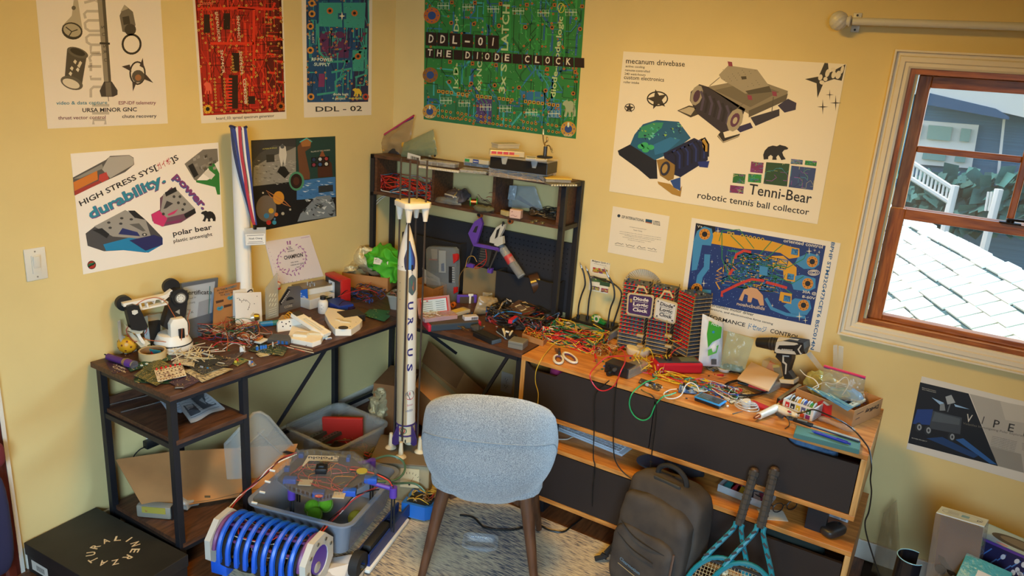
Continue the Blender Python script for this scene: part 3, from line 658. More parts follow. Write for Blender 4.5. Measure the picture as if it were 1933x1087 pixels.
P.poly(z(705,190,760,135,930,160,1000,255,1010,285,860,300,720,215),'9a917f',5);P.poly(z(860,285,1000,255,1015,290,880,305),'4a443b',6);P.poly(z(835,200,865,198,868,215,840,218),'3a352e',6)
for i in range(26):u,v=(i*.37)%1,(i*.61)%1;P.disc(*z(730+u*220,160+v*100)[0],.7,'4a443b',6,5)
for i in range(9):P.stroke(z(600+i*25,285+i*14,615+i*25,330+i*14,600+i*25,400+i*13),4.5,'1d1826' if i%2 else '473e58',5)
P.disc(*z(575,310)[0],11,'9a917f',4,10,20,.3);P.disc(*z(575,315)[0],6,'4a2a44',5,12,12,.3);P.disc(*z(800,455)[0],14,'a0967f',6,10,23,.4);P.disc(*z(800,455)[0],8,'5a3050',7,12,14,.4);P.disc(*z(800,458)[0],4,'b5a98f',8,10,7,.4)
P.poly(z(800,500,890,470,905,500,830,528),'2a2450',5);P.poly(z(890,440,1060,390,1060,430,920,490),'2c2838',4);P.poly(z(1050,370,1110,330,1160,355,1155,395,1090,412),'2a2648',5)
P.poly(z(695,550,725,510,740,560,830,535,820,555,730,590),'2d2a26',4);P.stroke(z(700,545,730,585,825,548),2,'b5a98f',5)
for x,y in((770,125),(1030,300),(885,322)):P.poly(z(x-14,y-14,x+12,y-10,x+16,y+16,x-8,y+14),'8a3050',6)
P.stroke(z(650,255,710,205),1.2,'6a6252',5);P.stroke(z(810,390,880,330),1.2,'6a6252',5);P.stroke(z(1025,320,1015,410),1.4,'4a443b',6)
P.poly(z(112,635,200,590,340,690,345,800,300,800,230,740,120,660),'1c1f2a',2);P.poly(z(185,600,210,540,260,480,340,455,470,465,540,560,420,650,330,690),'1f5a80',3);P.poly(z(240,500,320,470,380,470,370,500,300,560,230,560),'2f8a6a',4)
P.poly(z(320,600,420,555,480,570,400,640,330,660),'2a6fa0',5)
R_=random.Random(5)
for i in range(40):x,y=R_.uniform(220,480),R_.uniform(470,560);P.poly(z(x,y,x+R_.uniform(8,24),y+4,x+8,y+R_.uniform(6,16)),R_.choice(['3ab0a0','1a3f6a','6ac0b0','102a4a','8ab84a']),5)
for x,y in((250,610),(275,630),(305,615),(270,600)):P.disc(*z(x,y)[0],7,'3aa86a',6,12,5)
P.poly(z(380,650,560,560,640,600,640,690,480,790,400,760),'141a3e',4)
for i in range(9):P.stroke(z(405+i*24,655-i*10,430+i*24,640-i*10,452+i*24,670-i*9,450+i*24,750-i*10),3.4,'20306e' if i%2 else '0e1028',6)
P.poly(z(340,690,390,680,450,720,440,800,410,812,360,780),'8f6f34',6);P.disc(*z(390,740)[0],9,'2a2a3a',7,14,14,.3);P.disc(*z(388,740)[0],5,'a8884a',8,12,9,.3);P.poly(z(600,560,640,580,640,640,618,640),'b08a3a',6)
P.poly(z(345,815,420,830,470,870,490,840,480,905,430,890,350,830),'a8823a',5);P.poly(z(420,810,480,790,480,870,440,850),'2a4a8a',6);P.poly(z(580,700,650,695,640,735,590,730),'1f2f7a',5)
x0,y0=z(965,600)[0];x1,y1=z(1112,690)[0];bear(P,x0,y0,x1,y1,BK,4)
for a,cc in(((895,698,968,706,962,768,888,760),'7a3060'),((983,702,1120,712,1105,845,966,828),'2c4a2a'),((1128,683,1198,690,1195,717,1126,710),'5a7aa0'),((1212,692,1280,698,1276,726,1208,718),'2f8a3a'),((1130,722,1275,738,1256,866,1114,848),'3a4a7a'),((790,768,862,774,856,830,785,822),'2a6a34'),((878,770,956,775,952,824,875,818),'2f8a3a'),((772,836,852,845,848,888,768,880),'7a3060')):
 P.poly(z(*a),cc,3);qq=z(*a);qa=[qq[0],qq[1],qq[2],qq[3]];traces(P,qa,16,['6ab06a','2a3a4a','8a4a9a','3a8aa0','b0b080'],(.5,1.2),None,4,int(a[0]),(.1,.3))
P.done('printed_artwork',o)
# --- 8 certificate, 9 blue motor driver poster, 10 small board sheet, 11 rover poster
o,P=poster('award_certificate','small white certificate with signatures taped under the Tenni-Bear poster','certificate','r',[(1157,389),(1264,408),(1252,497),(1147,476)],'e3d9c5')
z=zf(1060,380,3.197)
P.disc(*z(346,87)[0],3,'2a3a4a',2);P.text('SSP INTERNATIONAL',*z(362,100,498,124),5,'22303e',2,.02);P.poly(z(508,106,548,113,545,136,506,128),'24506a',2);P.poly(z(508,122,546,130,545,136,506,128),'a05a3a',3)
for k,t_ in enumerate(('SUMMER','SCIENCE','PROGRAM')):P.text(t_,*z(552,122+k*9,594,129+k*9),2.2,'22303e',2,.02)
for a,h in(((410,155,512,172),1.6),((350,182,600,222),1.4),((350,194,600,234),1.4),((380,207,560,237),1.4),((368,216,540,246),1.4),((400,232,500,250),1.4)):P.text('acknowledging that the scholar completed the program',*z(*a),h,'4a443c',2)
P.text('Noah Chiang',*z(434,176,486,184),2.4,'4a443c',2)
for k in range(4):
 x,y=322+k*66,250+k*11;R_=random.Random(k);P.stroke(z(*[v for i in range(9)for v in(x+i*6.5,y+i*1.2+R_.uniform(-6,6))]),.8,'2a2a2c',2);P.stroke(z(x,y+12,x+56,y+22),.5,'4a443c',2)
P.done('printed_artwork',o)
o,P=poster('motor_driver_poster','blue circuit poster about performance control with yellow traces below the window level','poster','r',[(1306,411),(1587,459),(1548,665),(1281,604)],'e3dccd',.0016)
z=zf(1280,400,3.624);q=z(122,76,1010,232,908,774,55,595)
P.poly(q,'1f3572',1);P.poly(z(122,76,255,100,250,200,120,200),'17181c',2);dots(P,q,380,'8fb0d8',(.35,.7),2,14)
CY_='3f86b8';YE='d29a24'
P.poly(z(170,205,250,135,420,160,640,200,780,240,830,250,830,310,760,320,700,280,560,260,420,250),YE,3);P.poly(z(640,300,720,300,810,380,810,440,780,466,720,460,720,400,650,380),YE,3);P.poly(z(700,545,780,560,768,620,690,606),YE,3)
P.poly(z(105,200,130,130,180,98,230,115,240,165,225,230,165,225,150,300,128,395,92,402),CY_,4);P.stroke(z(200,290,195,380,150,440,135,520),11,CY_,4)
P.poly(z(820,310,900,280,968,300,965,360,930,388,860,390,800,350),CY_,4);P.poly(z(780,440,850,430,940,455,940,520,890,545,790,530,770,470),CY_,4);P.poly(z(720,640,800,590,900,605,912,660,880,705,780,700),CY_,4);P.stroke(z(165,540,225,545),6,CY_,4);P.stroke(z(600,590,640,660,740,700,870,720),6,CY_,4)
traces(P,z(330,250,760,330,700,560,290,500),200,['2f7f46','2a6a3a',CY_,'2f5f9a',YE],(.8,2),None,5,41,(.05,.22))
for s in([280,200,300,130,420,120,520,250],[360,160,450,250],[640,200,560,290],[640,360,750,380,860,320,880,280],[650,430,780,490,860,440],[720,220,600,320],[300,130,300,320,360,460],[700,500,780,560]):P.stroke(z(*s),1.6,'2f7f46',7)
for s in([390,320,400,290,450,265,500,275],[300,580,300,550,400,500,500,460,590,470],[600,480,680,500,745,520],[350,430,375,390]):P.stroke(z(*s),5,'c03a2c',8)
P.stroke(z(300,380,265,405,300,420,262,430,300,445,258,455,298,470,258,480,285,528),2.4,YE,6)
P.poly(z(558,368,615,378,610,438,555,428),CY_,9);R_=random.Random(3)
for i in range(70):x,y=R_.uniform(400,560),R_.uniform(320,450);P.poly(z(x,y,x+12,y+2,x+11,y+8,x-1,y+6),R_.choice(['2a4a86',CY_,'16264e',YE]),8)
for x,y in((772,245),(745,415),(720,565)):P.poly(z(x-6,y-6,x+58,y+6,x+54,y+64,x-12,y+52),YE,5);P.poly(z(x+6,y+4,x+50,y+12,x+46,y+52,x,y+44),CY_,6);traces(P,z(x+6,y+4,x+50,y+12,x+46,y+52,x,y+44),14,['1f4f86'],(.6,.9),None,7,x,(.3,.6))
for x,y,r_ in((182,152,10.5),(918,340,10.5),(887,490,10.5),(858,638,10.5),(128,525,10.5)):bighole(P,*z(x,y)[0],r_,'c9862c','1a1a1c',9)
pads(P,*z(348,145,373,150),2,3,'c0a040',8,'14140f',True);pads(P,*z(438,162,578,187),6,3,'c0a040',8,'14140f',False)
P.poly(z(415,600,450,530,500,515,540,525,580,570,588,640,560,640,545,600,510,585,500,620,475,615,478,570,455,560,440,610),'c99a72',10);P.text('noahcbuilds',*z(400,636,592,672),6,'c9b49a',10,.02);P.text('oriented control',*z(720,205,988,250),6.5,'dcd6c6',10,.012);P.text('30A @',*z(850,552,945,568),5,'dcd6c6',10,.01);P.text('8-60V',*z(848,586,938,600),5,'dcd6c6',10,.01);P.text('V+',*z(130,106,165,112),5,'dcd6c6',10)
for x,y,r_ in((273,130,5),(897,268,6),(935,262,3),(965,275,3),(950,292,3),(176,488,5),(830,715,7),(871,742,5),(232,340,3),(645,640,3)):star4(P,*z(x,y)[0],r_,'e0d8b8',10)
for k in range(3):P.ring(*z(928,415)[0],4+k*3.4,1.1,'d8d0c0',10,16,2+k*1.6)
P.text('sensor-based brushless motor driver',*z(60,605,516,712),5.4,'232124',4,.012);P.text('flow, temperature, and electromotive force sensing',*z(110,640,648,772),3.8,'2a282a',4,.008);P.text('PERFORMANCE',*z(140,712,456,785),7,'1d1b1e',4,.015);P.text('ドセnnジ',*z(478,796,600,824),9,'2a72a8',4,.01);P.text('CONTROL',*z(628,824,824,872),7.5,'1d1b1e',4,.015)
P.text('BPHP STM32G473CET6 BSC014N',*z(1050,205,905,940),6.6,'2f6296',4,.02);P.done('printed_artwork',o)
o,P=poster('board_sheet','small white sheet printed with coloured boards on the wall behind the gooseneck clips','sheet','r',[(1115,489),(1152,497),(1147,555),(1111,547)],'e0d8c4')
z=zf(1060,380,3.197)
P.text('Midigator Synth v1.1',*z(184,362,290,382),3,'2a2a2a',2,.02);P.text('noise boards',*z(195,376,270,392),1.6,'4a4a4a',2)
for a,cc in(((190,398,280,416,276,440,186,424),'b89a3a'),((180,455,272,466,268,494,176,482),'4a6a3a'),((182,510,230,518,227,540,180,532),'b0a050'),((240,522,284,530,280,552,238,544),'b05a4a')):
 P.poly(z(*a),cc,2);traces(P,z(*a),14,['a03a3a','6a3a7a','d0c070','2a4a2a'],(.8,1.6),None,3,int(a[0]),(.1,.3))
for k in range(3):P.poly(z(190+k*32,396+k*6,204+k*32,399+k*6,203+k*32,410+k*6,189+k*32,407+k*6),'b03a3a',4)
P.done('printed_artwork',o)
o,P=poster('rover_poster','dark VIPER lunar rover poster below the window at the right edge','poster','r',[(1740,710),(2045,785),(2025,937),(1711,847)],'d6d2c8')
z=zf(1570,380,2.013)
P.poly(z(336,687,520,730,632,1006,290,918),'101218',1);P.poly(z(524,731,950,832,920,1082,632,1006),'a9a59c',1);P.poly(z(640,760,800,790,780,850,660,830),'b9b5aa',2);P.poly(z(600,930,720,960,730,1030,632,1004),'8f8c84',2)
P.poly(z(470,905,500,900,628,1000,600,995),'2a5a9a',2);P.poly(z(360,900,420,895,560,965,540,975),'1a3a6a',2)
P.poly(z(325,790,385,790,375,850,308,845),'1c3a7c',3);P.poly(z(385,795,495,822,488,885,370,862),'3a4048',4);P.poly(z(392,800,488,826,485,850,380,835),'4d565e',5);P.poly(z(432,742,455,735,470,765,440,772),'9aa2a8',5);P.stroke(z(450,770,440,800),2.4,'5a6066',5);P.poly(z(412,770,428,768,432,795,410,795),'7a8288',5)
for x,y in((365,870),(455,895),(330,858)):P.disc(*z(x,y)[0],7,'23262c',5,12,9);P.disc(*z(x+3,y)[0],4.4,'8a9298',6,10,6);P.disc(*z(x+3,y)[0],2,'2a2d33',7,8,3)
P.poly(z(426,765,380,745,420,780),'8fb4d8',4);P.poly(z(465,770,525,790,470,780),'8fb4d8',4)
for t_,x,y in(('V',508,836),('I',569,845),('P',612,858),('E',668,872),('R',728,890)):P.text(t_,*z(x,y,x+(22 if t_!='I' else 3),y+(5 if t_!='I' else 1)),15,'26241f' if t_!='V' else 'c8c4ba',4,.004)
P.text('Volatiles Investigating Polar Exploration Rover',*z(498,846,790,908),4,'6a665c',5,.004)
for k in range(7):P.text('autonomous searching the lunar south pole',*z(610-k*1.5,893+k*6,704-k*1.5,915+k*6),1.5,'3a3832',4)
for k in range(5):P.text('water ice prospecting',*z(722,920+k*6,800,938+k*6),1.5,'3a3832',4)
P.text('National Aeronautics',*z(343,709,396,722),1.8,'c8c8c0',4);P.text('Space Administration',*z(343,715,396,728),1.8,'c8c8c0',4);P.text('ROVER PROJECT',*z(304,900,362,914),1.6,'c8c8c0',4)
P.done('printed_artwork',o)
# ==== furniture
from mathutils import noise as mnoise
def crumple(me,amp,sc,seed=0):
 o=V((seed*3.1,seed*1.7,seed));me.update();nr=[v.normal.copy()for v in me.vertices]
 for v,n in zip(me.vertices,nr):
  c=v.co*sc+o;d=mnoise.noise_vector(c)+mnoise.noise_vector(c*2.3)*.5
  k=abs(mnoise.noise(c*1.4))-.25
  v.co+=d*amp*.8-n*k*amp*.9
def pillow(b,c,size,p=.35,n=16,m=12,mx=None,col=None):
 """rounded lump (superellipsoid)"""
 sg=lambda a,e:math.copysign(abs(a)**e,a)
 def f(i,j):
  th=-pi/2+pi*min(.9999,max(.0001,j));ph=2*pi*i
  q=V((size[0]/2*sg(cos(th),p)*sg(cos(ph),p),size[1]/2*sg(cos(th),p)*sg(sin(ph),p),size[2]/2*sg(sin(th),p)))+V(c)
  return mx@q if mx else q
 return b.grid(f,n,m,col,True)
 # ---- rug
MAT_RUG=mat('rug_weave','b7a78c',.95,bump=.4,nscale=60)
n_=MAT_RUG.node_tree.nodes;l_=MAT_RUG.node_tree.links
tc=n_.new('ShaderNodeTexCoord');mp=n_.new('ShaderNodeMapping');mp.inputs['Scale'].default_value=(9,70,1);mp.inputs['Rotation'].default_value=(0,0,radians(-12));l_.new(tc.outputs['Object'],mp.inputs[0])
nz=n_.new('ShaderNodeTexNoise');nz.inputs['Scale'].default_value=2.6;nz.inputs['Detail'].default_value=6;l_.new(mp.outputs[0],nz.inputs[0])
nz2=n_.new('ShaderNodeTexNoise');nz2.inputs['Scale'].default_value=3.2;l_.new(tc.outputs['Object'],nz2.inputs[0])
ma=n_.new('ShaderNodeMath');ma.operation='MULTIPLY_ADD';l_.new(nz2.outputs[0],ma.inputs[0]);ma.inputs[1].default_value=.55;l_.new(nz.outputs[0],ma.inputs[2])
cr=n_.new('ShaderNodeValToRGB');l_.new(ma.outputs[0],cr.inputs[0]);e=cr.color_ramp.elements
e[0].position=.64;e[0].color=(*lin('4a4e58'),1);e[1].position=.88;e[1].color=(*lin('c6b594'),1);x_=e.new(.72);x_.color=(*lin('96897a'),1)
l_.new(cr.outputs[0],n_['Principled BSDF'].inputs['Base Color'])
b=B();b.box(.62,-2.7,0.0002,3.1,-.60,.008,bev=.003)
solo('area_rug',b,MAT_RUG,'beige and slate streaked area rug under the chair','rug',sm=False)
# ---- corner desk with hutch
DZ=.75
desk=thing('corner_desk','black steel framed corner desk with dark walnut top and shelf hutch','desk',(0,0,0))
def lx(y):return .012+(y+1.775)*.061
b=B();b.prism([(lx(-1.775),-1.775),(.497,-1.775),(.568,-.59),(lx(-.59),-.59)],DZ-.022,DZ,bev=.002);part('tabletop',b,MAT_WOODX,desk,False)
b=B();b.prism([(.03,-.588),(.60,-.588),(1.244,-.588),(1.244,-.02),(.03,-.02)],DZ-.022,DZ,bev=.002);part('tabletop',b,MAT_WOOD,desk,False)
def leg(x,y,z0=0,z1=DZ-.022,s=.026,name='leg'):
 b=B();b.box(x-s/2,y-s/2,z0,x+s/2,y+s/2,z1,bev=.001);return part(name,b,MAT_STEEL,desk,False)
def bar(name,p,q,s=.02):
 b=B();p,q=V(p),V(q);d=q-p;mx=Matrix.Translation((p+q)/2)@d.to_track_quat('Z','Y').to_matrix().to_4x4()
 b.box(-s/2,-s/2,-d.length/2,s/2,s/2,d.length/2,mx=mx);return part(name,b,MAT_STEEL,desk,False)
L0,L1,L2,L3=-1.755,-1.455,-.93,-.60
for y in(L0,L1):leg(lx(y)+.46,y);leg(lx(y)+.035,y)
_q=wl(632,770,.085);leg(.085,_q.y)
leg(.545,-.565);leg(.06,-.04);leg(1.225,-.565);leg(1.225,-.05)
for y in(L0,L1):
 for z in(.10,.535):bar('side_rail',(lx(y)+.045,y,z),(lx(y)+.45,y,z))
 bar('side_rail',(lx(y)+.045,y,DZ-.032),(lx(y)+.45,y,DZ-.032))
for x0 in(.035,.46):bar('frame_rail',(lx(L0)+x0,L0,DZ-.032),(lx(L3)+x0,L3,DZ-.032),.018);bar('shelf_rail',(lx(L0)+x0,L0,.10),(lx(L1)+x0,L1,.10));bar('shelf_rail',(lx(L0)+x0,L0,.535),(lx(L1)+x0,L1,.535))
bar('floor_rail',(lx(L1)+.035,L1,.12),(lx(-.06)+.02,-.06,.12))
bar('frame_rail',(.55,-.575,DZ-.032),(1.22,-.575,DZ-.032),.018)
bar('brace',(lx(-1.03)+.46,-1.03,DZ-.03),(lx(-1.0)+.10,-1.10,.12),.014)
bar('brace',(1.17,-.575,DZ-.03),(.97,-.575,.34),.014);bar('brace',(.66,-.55,DZ-.03),(.74,-.36,.55),.014)
bar('brace',(1.225,-.55,.22),(1.17,-.12,.12),.014)
b=B();b.prism([(lx(L0)+.02,L0),(lx(L0)+.475,L0),(lx(L1)+.475,L1),(lx(L1)+.02,L1)],.545,.562);part('shelf',b,MAT_WOODX,desk,False)
b=B();b.prism([(lx(L0)+.02,L0),(lx(L0)+.475,L0),(lx(L1)+.475,L1),(lx(L1)+.02,L1)],.11,.127);part('shelf',b,MAT_WOODX,desk,False)
b=B();b.prism([(lx(L0)+.03,L0),(lx(L0)+.04,L0),(lx(L1)+.04,L1),(lx(L1)+.03,L1)],.562,.60);part('shelf_lip',b,MAT_WOODX,desk,False)
HX0,HX1,HY0,HY1,HZ0,HZ1=.018,1.192,-.2,-.012,1.235,1.446
for x in(HX0+.0125,HX1-.0125):
 for y in(HY0+.0125,HY1-.0125):leg(x,y,DZ,HZ1,.025,'hutch_post')
 bar('hutch_rail',(x,HY0,HZ0),(x,HY1,HZ0));bar('hutch_rail',(x,HY0,HZ1-.012),(x,HY1,HZ1-.012))
b=B();b.box(HX0+.026,HY0,HZ1-.016,HX1-.026,HY1,HZ1);part('hutch_top',b,MAT_WOOD,desk,False)
b=B();b.box(HX0+.026,HY0,HZ0,HX1-.026,HY1,HZ0+.016);part('hutch_bottom',b,MAT_WOOD,desk,False)
for x in(HX0+.026,.424,.792,HX1-.042):
 b=B();b.box(x,HY0+.006,HZ0+.016,x+.016,HY1-.02,HZ1-.016);part('hutch_divider',b,MAT_WOOD,desk,False)
b=B();b.box(.135,-.03,.78,HX1-.02,-.014,1.135)
pg=part('pegboard',b,mat('black_pegboard','24242a',.6),desk,False)
b=B()
for i in range(22):
 for j in range(6):b.cone((.62+i*.025,-.0302,.98+j*.025),(.62+i*.025,-.0312,.98+j*.025),.004,n=6)
part('peg_holes',b,M('08080a',.8),pg,False)
for x0,x1,z1,d in((.16,.55,1.03,.06),(.80,1.15,.945,.09)):
 b=B();zz=.765
 b.prism([(x0,-.034-d),(x1,-.034-d),(x1,-.034),(x1-.012,-.034),(x1-.012,-.022-d),(x0+.012,-.022-d),(x0+.012,-.034),(x0,-.034)],zz,z1);b.box(x0,-.034-d,zz,x1,-.034,zz+.004)
 part('felt_pocket',b,mat('black_felt','1d1d22',.95),desk,False)
 # ---- low sideboards, one stacked on the other
def sideboard(name,label,x0,x1,y0,y1,z0,z1,split,holes,legs):
 t=thing(name,label,'sideboard',(x0,y0,0));W_=x1-x0;D_=y1-y0;h=.02
 def bx(nm,*a,m=MAT_PINE):q=B();q.box(*a,bev=.0015);return part(nm,q,m,t,False)
 bx('top_panel',0,0,z1-h,W_,D_,z1);bx('bottom_panel',0,0,z0,W_,D_,z0+h)
 bx('side_panel',0,0,z0+h,h,D_,z1-h,m=MAT_PINEV);bx('back_panel',h,D_-.01,z0+h,W_-h,D_,z1-h);bx('divider',split-x0-.01,.03,z0+h,split-x0+.01,D_-.01,z1-h)
 for k in range(6):
  a=D_*k/6;bx('side_stave',W_-h,a+.0005,z0+h,W_,D_*(k+1)/6-.0005,z1-h,m=MAT_PINEV)
 MD=mat('black_door_board','271e1b',.5,noise=.06,nscale=4)
 for k,(a,c)in enumerate(((h+.003,split-x0-.002),(split-x0+.002,W_-h-.003))):
  p0,p1,dep=holes[k]
  zt=z1-h-.004;P=[(a,z0+h+.003),(c,z0+h+.003)]
  if p1>c:P+=[(c,zt-dep)]
  else:P+=[(c,zt),(p1,zt),(p1-.03,zt-dep)]
  P+=[(p0+.035,zt-dep),(p0+.015,zt-dep*.6),(p0,zt),(a,zt)]
  q=B();mx=Matrix(((1,0,0,0),(0,0,-1,.016),(0,1,0,0),(0,0,0,1)));q.prism(P,0,.014,mx=mx);d=part('door',q,MD,t,False)
  q=B();e0=P[-4:-1]if p1>c else P[-6:-1]
 for lx_,ly_,zb in legs:
  q=B();s=.035
  q.prism([(lx_-s,ly_-s),(lx_+s,ly_-s),(lx_+s,ly_+s),(lx_-s,ly_+s)],zb,z0)
  part('leg',q,MAT_STEEL,t,False)
 return t
sideboard('stacked_sideboard','oiled pine sideboard with black doors stacked on top, covered with wires',1.252,2.645,-.605,-.135,.487,.75,1.868,((.03,.2,.03),(1.12,2.0,.022)),[(.12,.08,.375),(1.27,.08,.375),(.12,.40,.375),(1.27,.40,.375)])
sideboard('floor_sideboard','pine sideboard with black doors standing on the floor under the other',1.262,2.662,-.618,-.135,.10,.375,1.868,((.03,.2,.03),(1.06,2.0,.035)),[(.10,.10,.0),(1.3,.10,.0),(.10,.40,.0),(1.3,.40,.0)])
# ---- chair
CH=V((1.364,-1.003,0));ca=radians(28)
t=thing('upholstered_chair','light grey tweed tub chair with splayed walnut legs, back to the camera','chair',(CH.x,CH.y,.008),ca)
MAT_TWEED=mat('grey_tweed','a3a6a6',.95,c2='6a7076',nscale=330,bump=.35,sheen=.3)
def shell(off):
 def f(i,j):
  th=radians(-118+236*i)
  a=abs(th);zb=.328+.055*min(1,a/1.4)**2
  top=.805-.068*(a/1.1)**2.2-.28*max(0,a-1.15)
  z=zb+(top-zb)*j
  r=.34+.66*sqrt(max(0,1-max(0,(zb+.21-z)/.21)**2))
  r*=1-.07*max(0,(z-.5)/.3)-.13*max(0,(z-.68)/.125)**2.6
  rx,ry=(.268-off)*r,(.235-off)*r
  e=.72;sx=math.copysign(abs(sin(th))**e,sin(th));cy=math.copysign(abs(cos(th))**e,cos(th))
  lean=-.03*max(0,(z-.45)/.4)
  return V((rx*sx,-ry*cy+lean*max(0,cos(th)),z))
 return f
fo,fi=shell(0),shell(.045)
b=B();N_,K_=48,18
b.grid(lambda i,j:fo(i,j),N_,K_);b.grid(lambda i,j:fi(i,j),N_,K_)
for g in(0,1):
 b.grid(lambda i,j,g=g:fo(g,i)*(1-j)+fi(g,i)*j,K_,2)
b.grid(lambda i,j:(fo(i,1)*(1-j)+fi(i,1)*j)+V((0,0,.014*sin(pi*j))),N_,5);b.grid(lambda i,j:(fo(i,0)*(1-j)+fi(i,0)*j)-V((0,0,.008*sin(pi*j))),N_,4)
bmesh.ops.remove_doubles(b.b,verts=b.b.verts,dist=.0015);back=part('backrest',b,MAT_TWEED,t)
b=B()
b.tube([fo(.06+.88*k/30,.68)*1.003 for k in range(31)],.0022,5,sub=1);part('seam',b,mat('tweed_seam','7a858e',.95),back)
b=B();pillow(b,(0,.02,.425),(.44,.44,.09),.5,24,10);part('seat',b,MAT_TWEED,t)
MAT_LEG=mat('dark_walnut_leg','5a3a26',.4,c2='432818',nscale=6,stretch=(8,8,1))
for sx,sy in((-1,-1),(1,-1),(1,1),(-1,1)):
 b=B();top=V((sx*.155,sy*.15-.0,.40));ft=V((sx*.225,sy*.225,0.008))
 b.cone(ft,top,.013,.027,14);part('leg',b,MAT_LEG,t)
b=B();b.cbox((0,0,.372),(.40,.05,.03),(0,0,.76)).cbox((0,0,.372),(.40,.05,.03),(0,0,-.76)).cone((0,0,.35),(0,0,.39),.07);part('under_frame',b,MAT_LEG,t,False)
# ---- shoe box
sb0,sb1,sb2=at(178,955,.125),at(50,1022,.125),at(355,1045,.125)
t=thing('shoe_box','closed black shoe box with circular cream lettering on its lid','box',(sb0.x,sb0.y,0))
u_=V((.55,.026,0)).normalized();v_=V((u_.y,-u_.x,0));LW,LD=.545,.285
def sbx(u,v,z):return V((u_.x*u+v_.x*v+.012,u_.y*u+v_.y*v,z))
mx=Matrix(((u_.x,v_.x,0,.012),(u_.y,v_.y,0,0),(0,0,1,0),(0,0,0,1)))
MB_=mat('matt_black_card','201e1c',.55,noise=.25,nscale=7)
b=B();b.box(.004,.004,.001,LW-.004,LD-.004,.11,mx=mx,bev=.002);part('box_base',b,MB_,t,False)
b=B();b.box(0,0,.075,LW,LD,.125,mx=mx,bev=.002);lid=part('lid',b,MB_,t,False)
P=uvprint(lambda x,y,d:sbx(x,LD-y,.1252+d))
cxl,cyl_,rr=LW*.56,LD*.53,.062
for k,ch in enumerate('ALINERZATUR'):
 a=radians(165-k*32.7);x,y=cxl+rr*cos(a),cyl_+rr*.95*sin(a);tx,ty=sin(a),-cos(a)
 w_=.024 if ch!='I' else .006
 P.text(ch,(x-tx*w_/2,y-ty*w_/2),(x+tx*w_/2,y+ty*w_/2),.030,'d6c3a0',1,.015)
P.done('lid_lettering',lid)
P=uvprint(lambda x,y,d:sbx(LW+d+.0003,LD-x,y))
for k,(s_,y)in enumerate((('NAT',.108),('UR',.099),('ZR',.090))):P.text(s_,(.05,y-.006),(.072,y-.006),.007,'d6c3a0',1,.02)
P.done('side_lettering',t)
P=uvprint(lambda x,y,d:sbx(x,LD+d-.0035,y));P.rect(.03,.02,.13,.062,'d9d3c4',1)
for k in range(10):P.rect(.06+k*.005,.028,.0625+k*.005,.05,'2a2826',2)
P.done('size_label',t)
# ---- rocket on its stand
RK=V((.771,-.782,0));ang0=radians(-51.8)
t=thing('gauge_cabinet','worn tan metal cabinet with a gauge, carrying the rocket stand','cabinet',(RK.x,RK.y,.008),ang0+pi/2-.15)
b=B();b.box(-.13,-.12,0,.13,.12,.19,bev=.006);part('body',b,mat('tan_enamel','8f7f5e',.6,noise=.15,nscale=14),t)
b=B();b.box(-.14,-.13,.188,.14,.13,.196,bev=.003);part('top',b,mat('brown_top_board','6b5a42',.6),t)
b=B();b.prism([(.0,.075),(.085,.075),(.085,.17),(.0,.17)],-.1235,-.12,mx=Matrix(((1,0,0,0),(0,0,1,0),(0,1,0,0),(0,0,0,1))));g_=part('gauge_face',b,M('c9b48a',.5),t,False)
P=uvprint(lambda x,y,d:V((x,-.1238-d,y)))
for k in range(9):a=radians(30+k*15);P.stroke([(.042+.05*cos(a),.085+.06*sin(a)),(.042+.058*cos(a),.085+.07*sin(a))],.002,'2a2520',1)
P.stroke([(.042,.09),(.06,.13)],.0015,'7a2a20',1);P.disc(.042,.09,.005,'2a2520',2);P.done('gauge_marks',g_)
b=B();b.prism([(-.115,.06),(-.055,.04),(-.04,.14),(-.09,.165),(-.12,.13)],-.1225,-.12,mx=Matrix(((1,0,0,0),(0,0,1,0),(0,1,0,0),(0,0,0,1))));part('green_paint_patch',b,M('2f5a3c',.7),t,False)
tip=V((-.018,-.012,0))
rk=thing('model_rocket','tall white model rocket lettered URSUS with blue nose and purple fins','rocket',(RK.x,RK.y,.262));rk.scale=(.94,.94,.94)
rk.rotation_euler=(.010,-.014,0)
b=B('cfc6b4');R_=.046
b.lathe([(R_,.085),(R_,.87)],40,c='d8d2c6');tb=part('body_tube',b,PAINT,rk)
b=B('d8d2c6');prof_=[(R_*(1-(k/14)**1.7),.87+.225*k/14)for k in range(15)];b.lathe(prof_,40);nc=part('nose_cone',b,PAINT,rk)
def cyl(x,z,d):a=ang0+x/R_;return V(((R_+.0004+d)*cos(a),(R_+.0004+d)*sin(a),z))
P=uvprint(cyl);P.step=.0002
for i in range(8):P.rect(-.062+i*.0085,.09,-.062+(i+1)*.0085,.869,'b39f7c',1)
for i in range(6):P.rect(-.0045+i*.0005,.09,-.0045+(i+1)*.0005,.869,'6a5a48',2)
for i,ch in enumerate('URSUS'):P.text(ch,(.004,.722-i*.077),(.004,.684-i*.077),.026,'26246a',2,.03)
_f=P.fn;P.fn=lambda x,y,d:_f(x,y+.03,d)
for k in range(8):x=.006+k*.005;P.poly([(x,.72+.02*abs(k-3.5)/3.5),(x+.005,.72+.02*abs(k-2.5)/3.5),(x+.005,.825-.02*abs(k-2.5)/3.5),(x,.825-.02*abs(k-3.5)/3.5)],'4c5a60',2)
P.poly([(.01,.75),(.02,.80),(.026,.73)],'2a7a5a',3);P.poly([(.022,.76),(.03,.74),(.032,.79)],'a05a3a',3);P.rect(.018,.838,.026,.868,'1a1a1c',2);P.text('S.',(.018,.826),(.028,.826),.009,'26246a',3)
for k in range(3):P.disc(-.036,.70+k*.04,.0022,'1a1a1a',2,8)
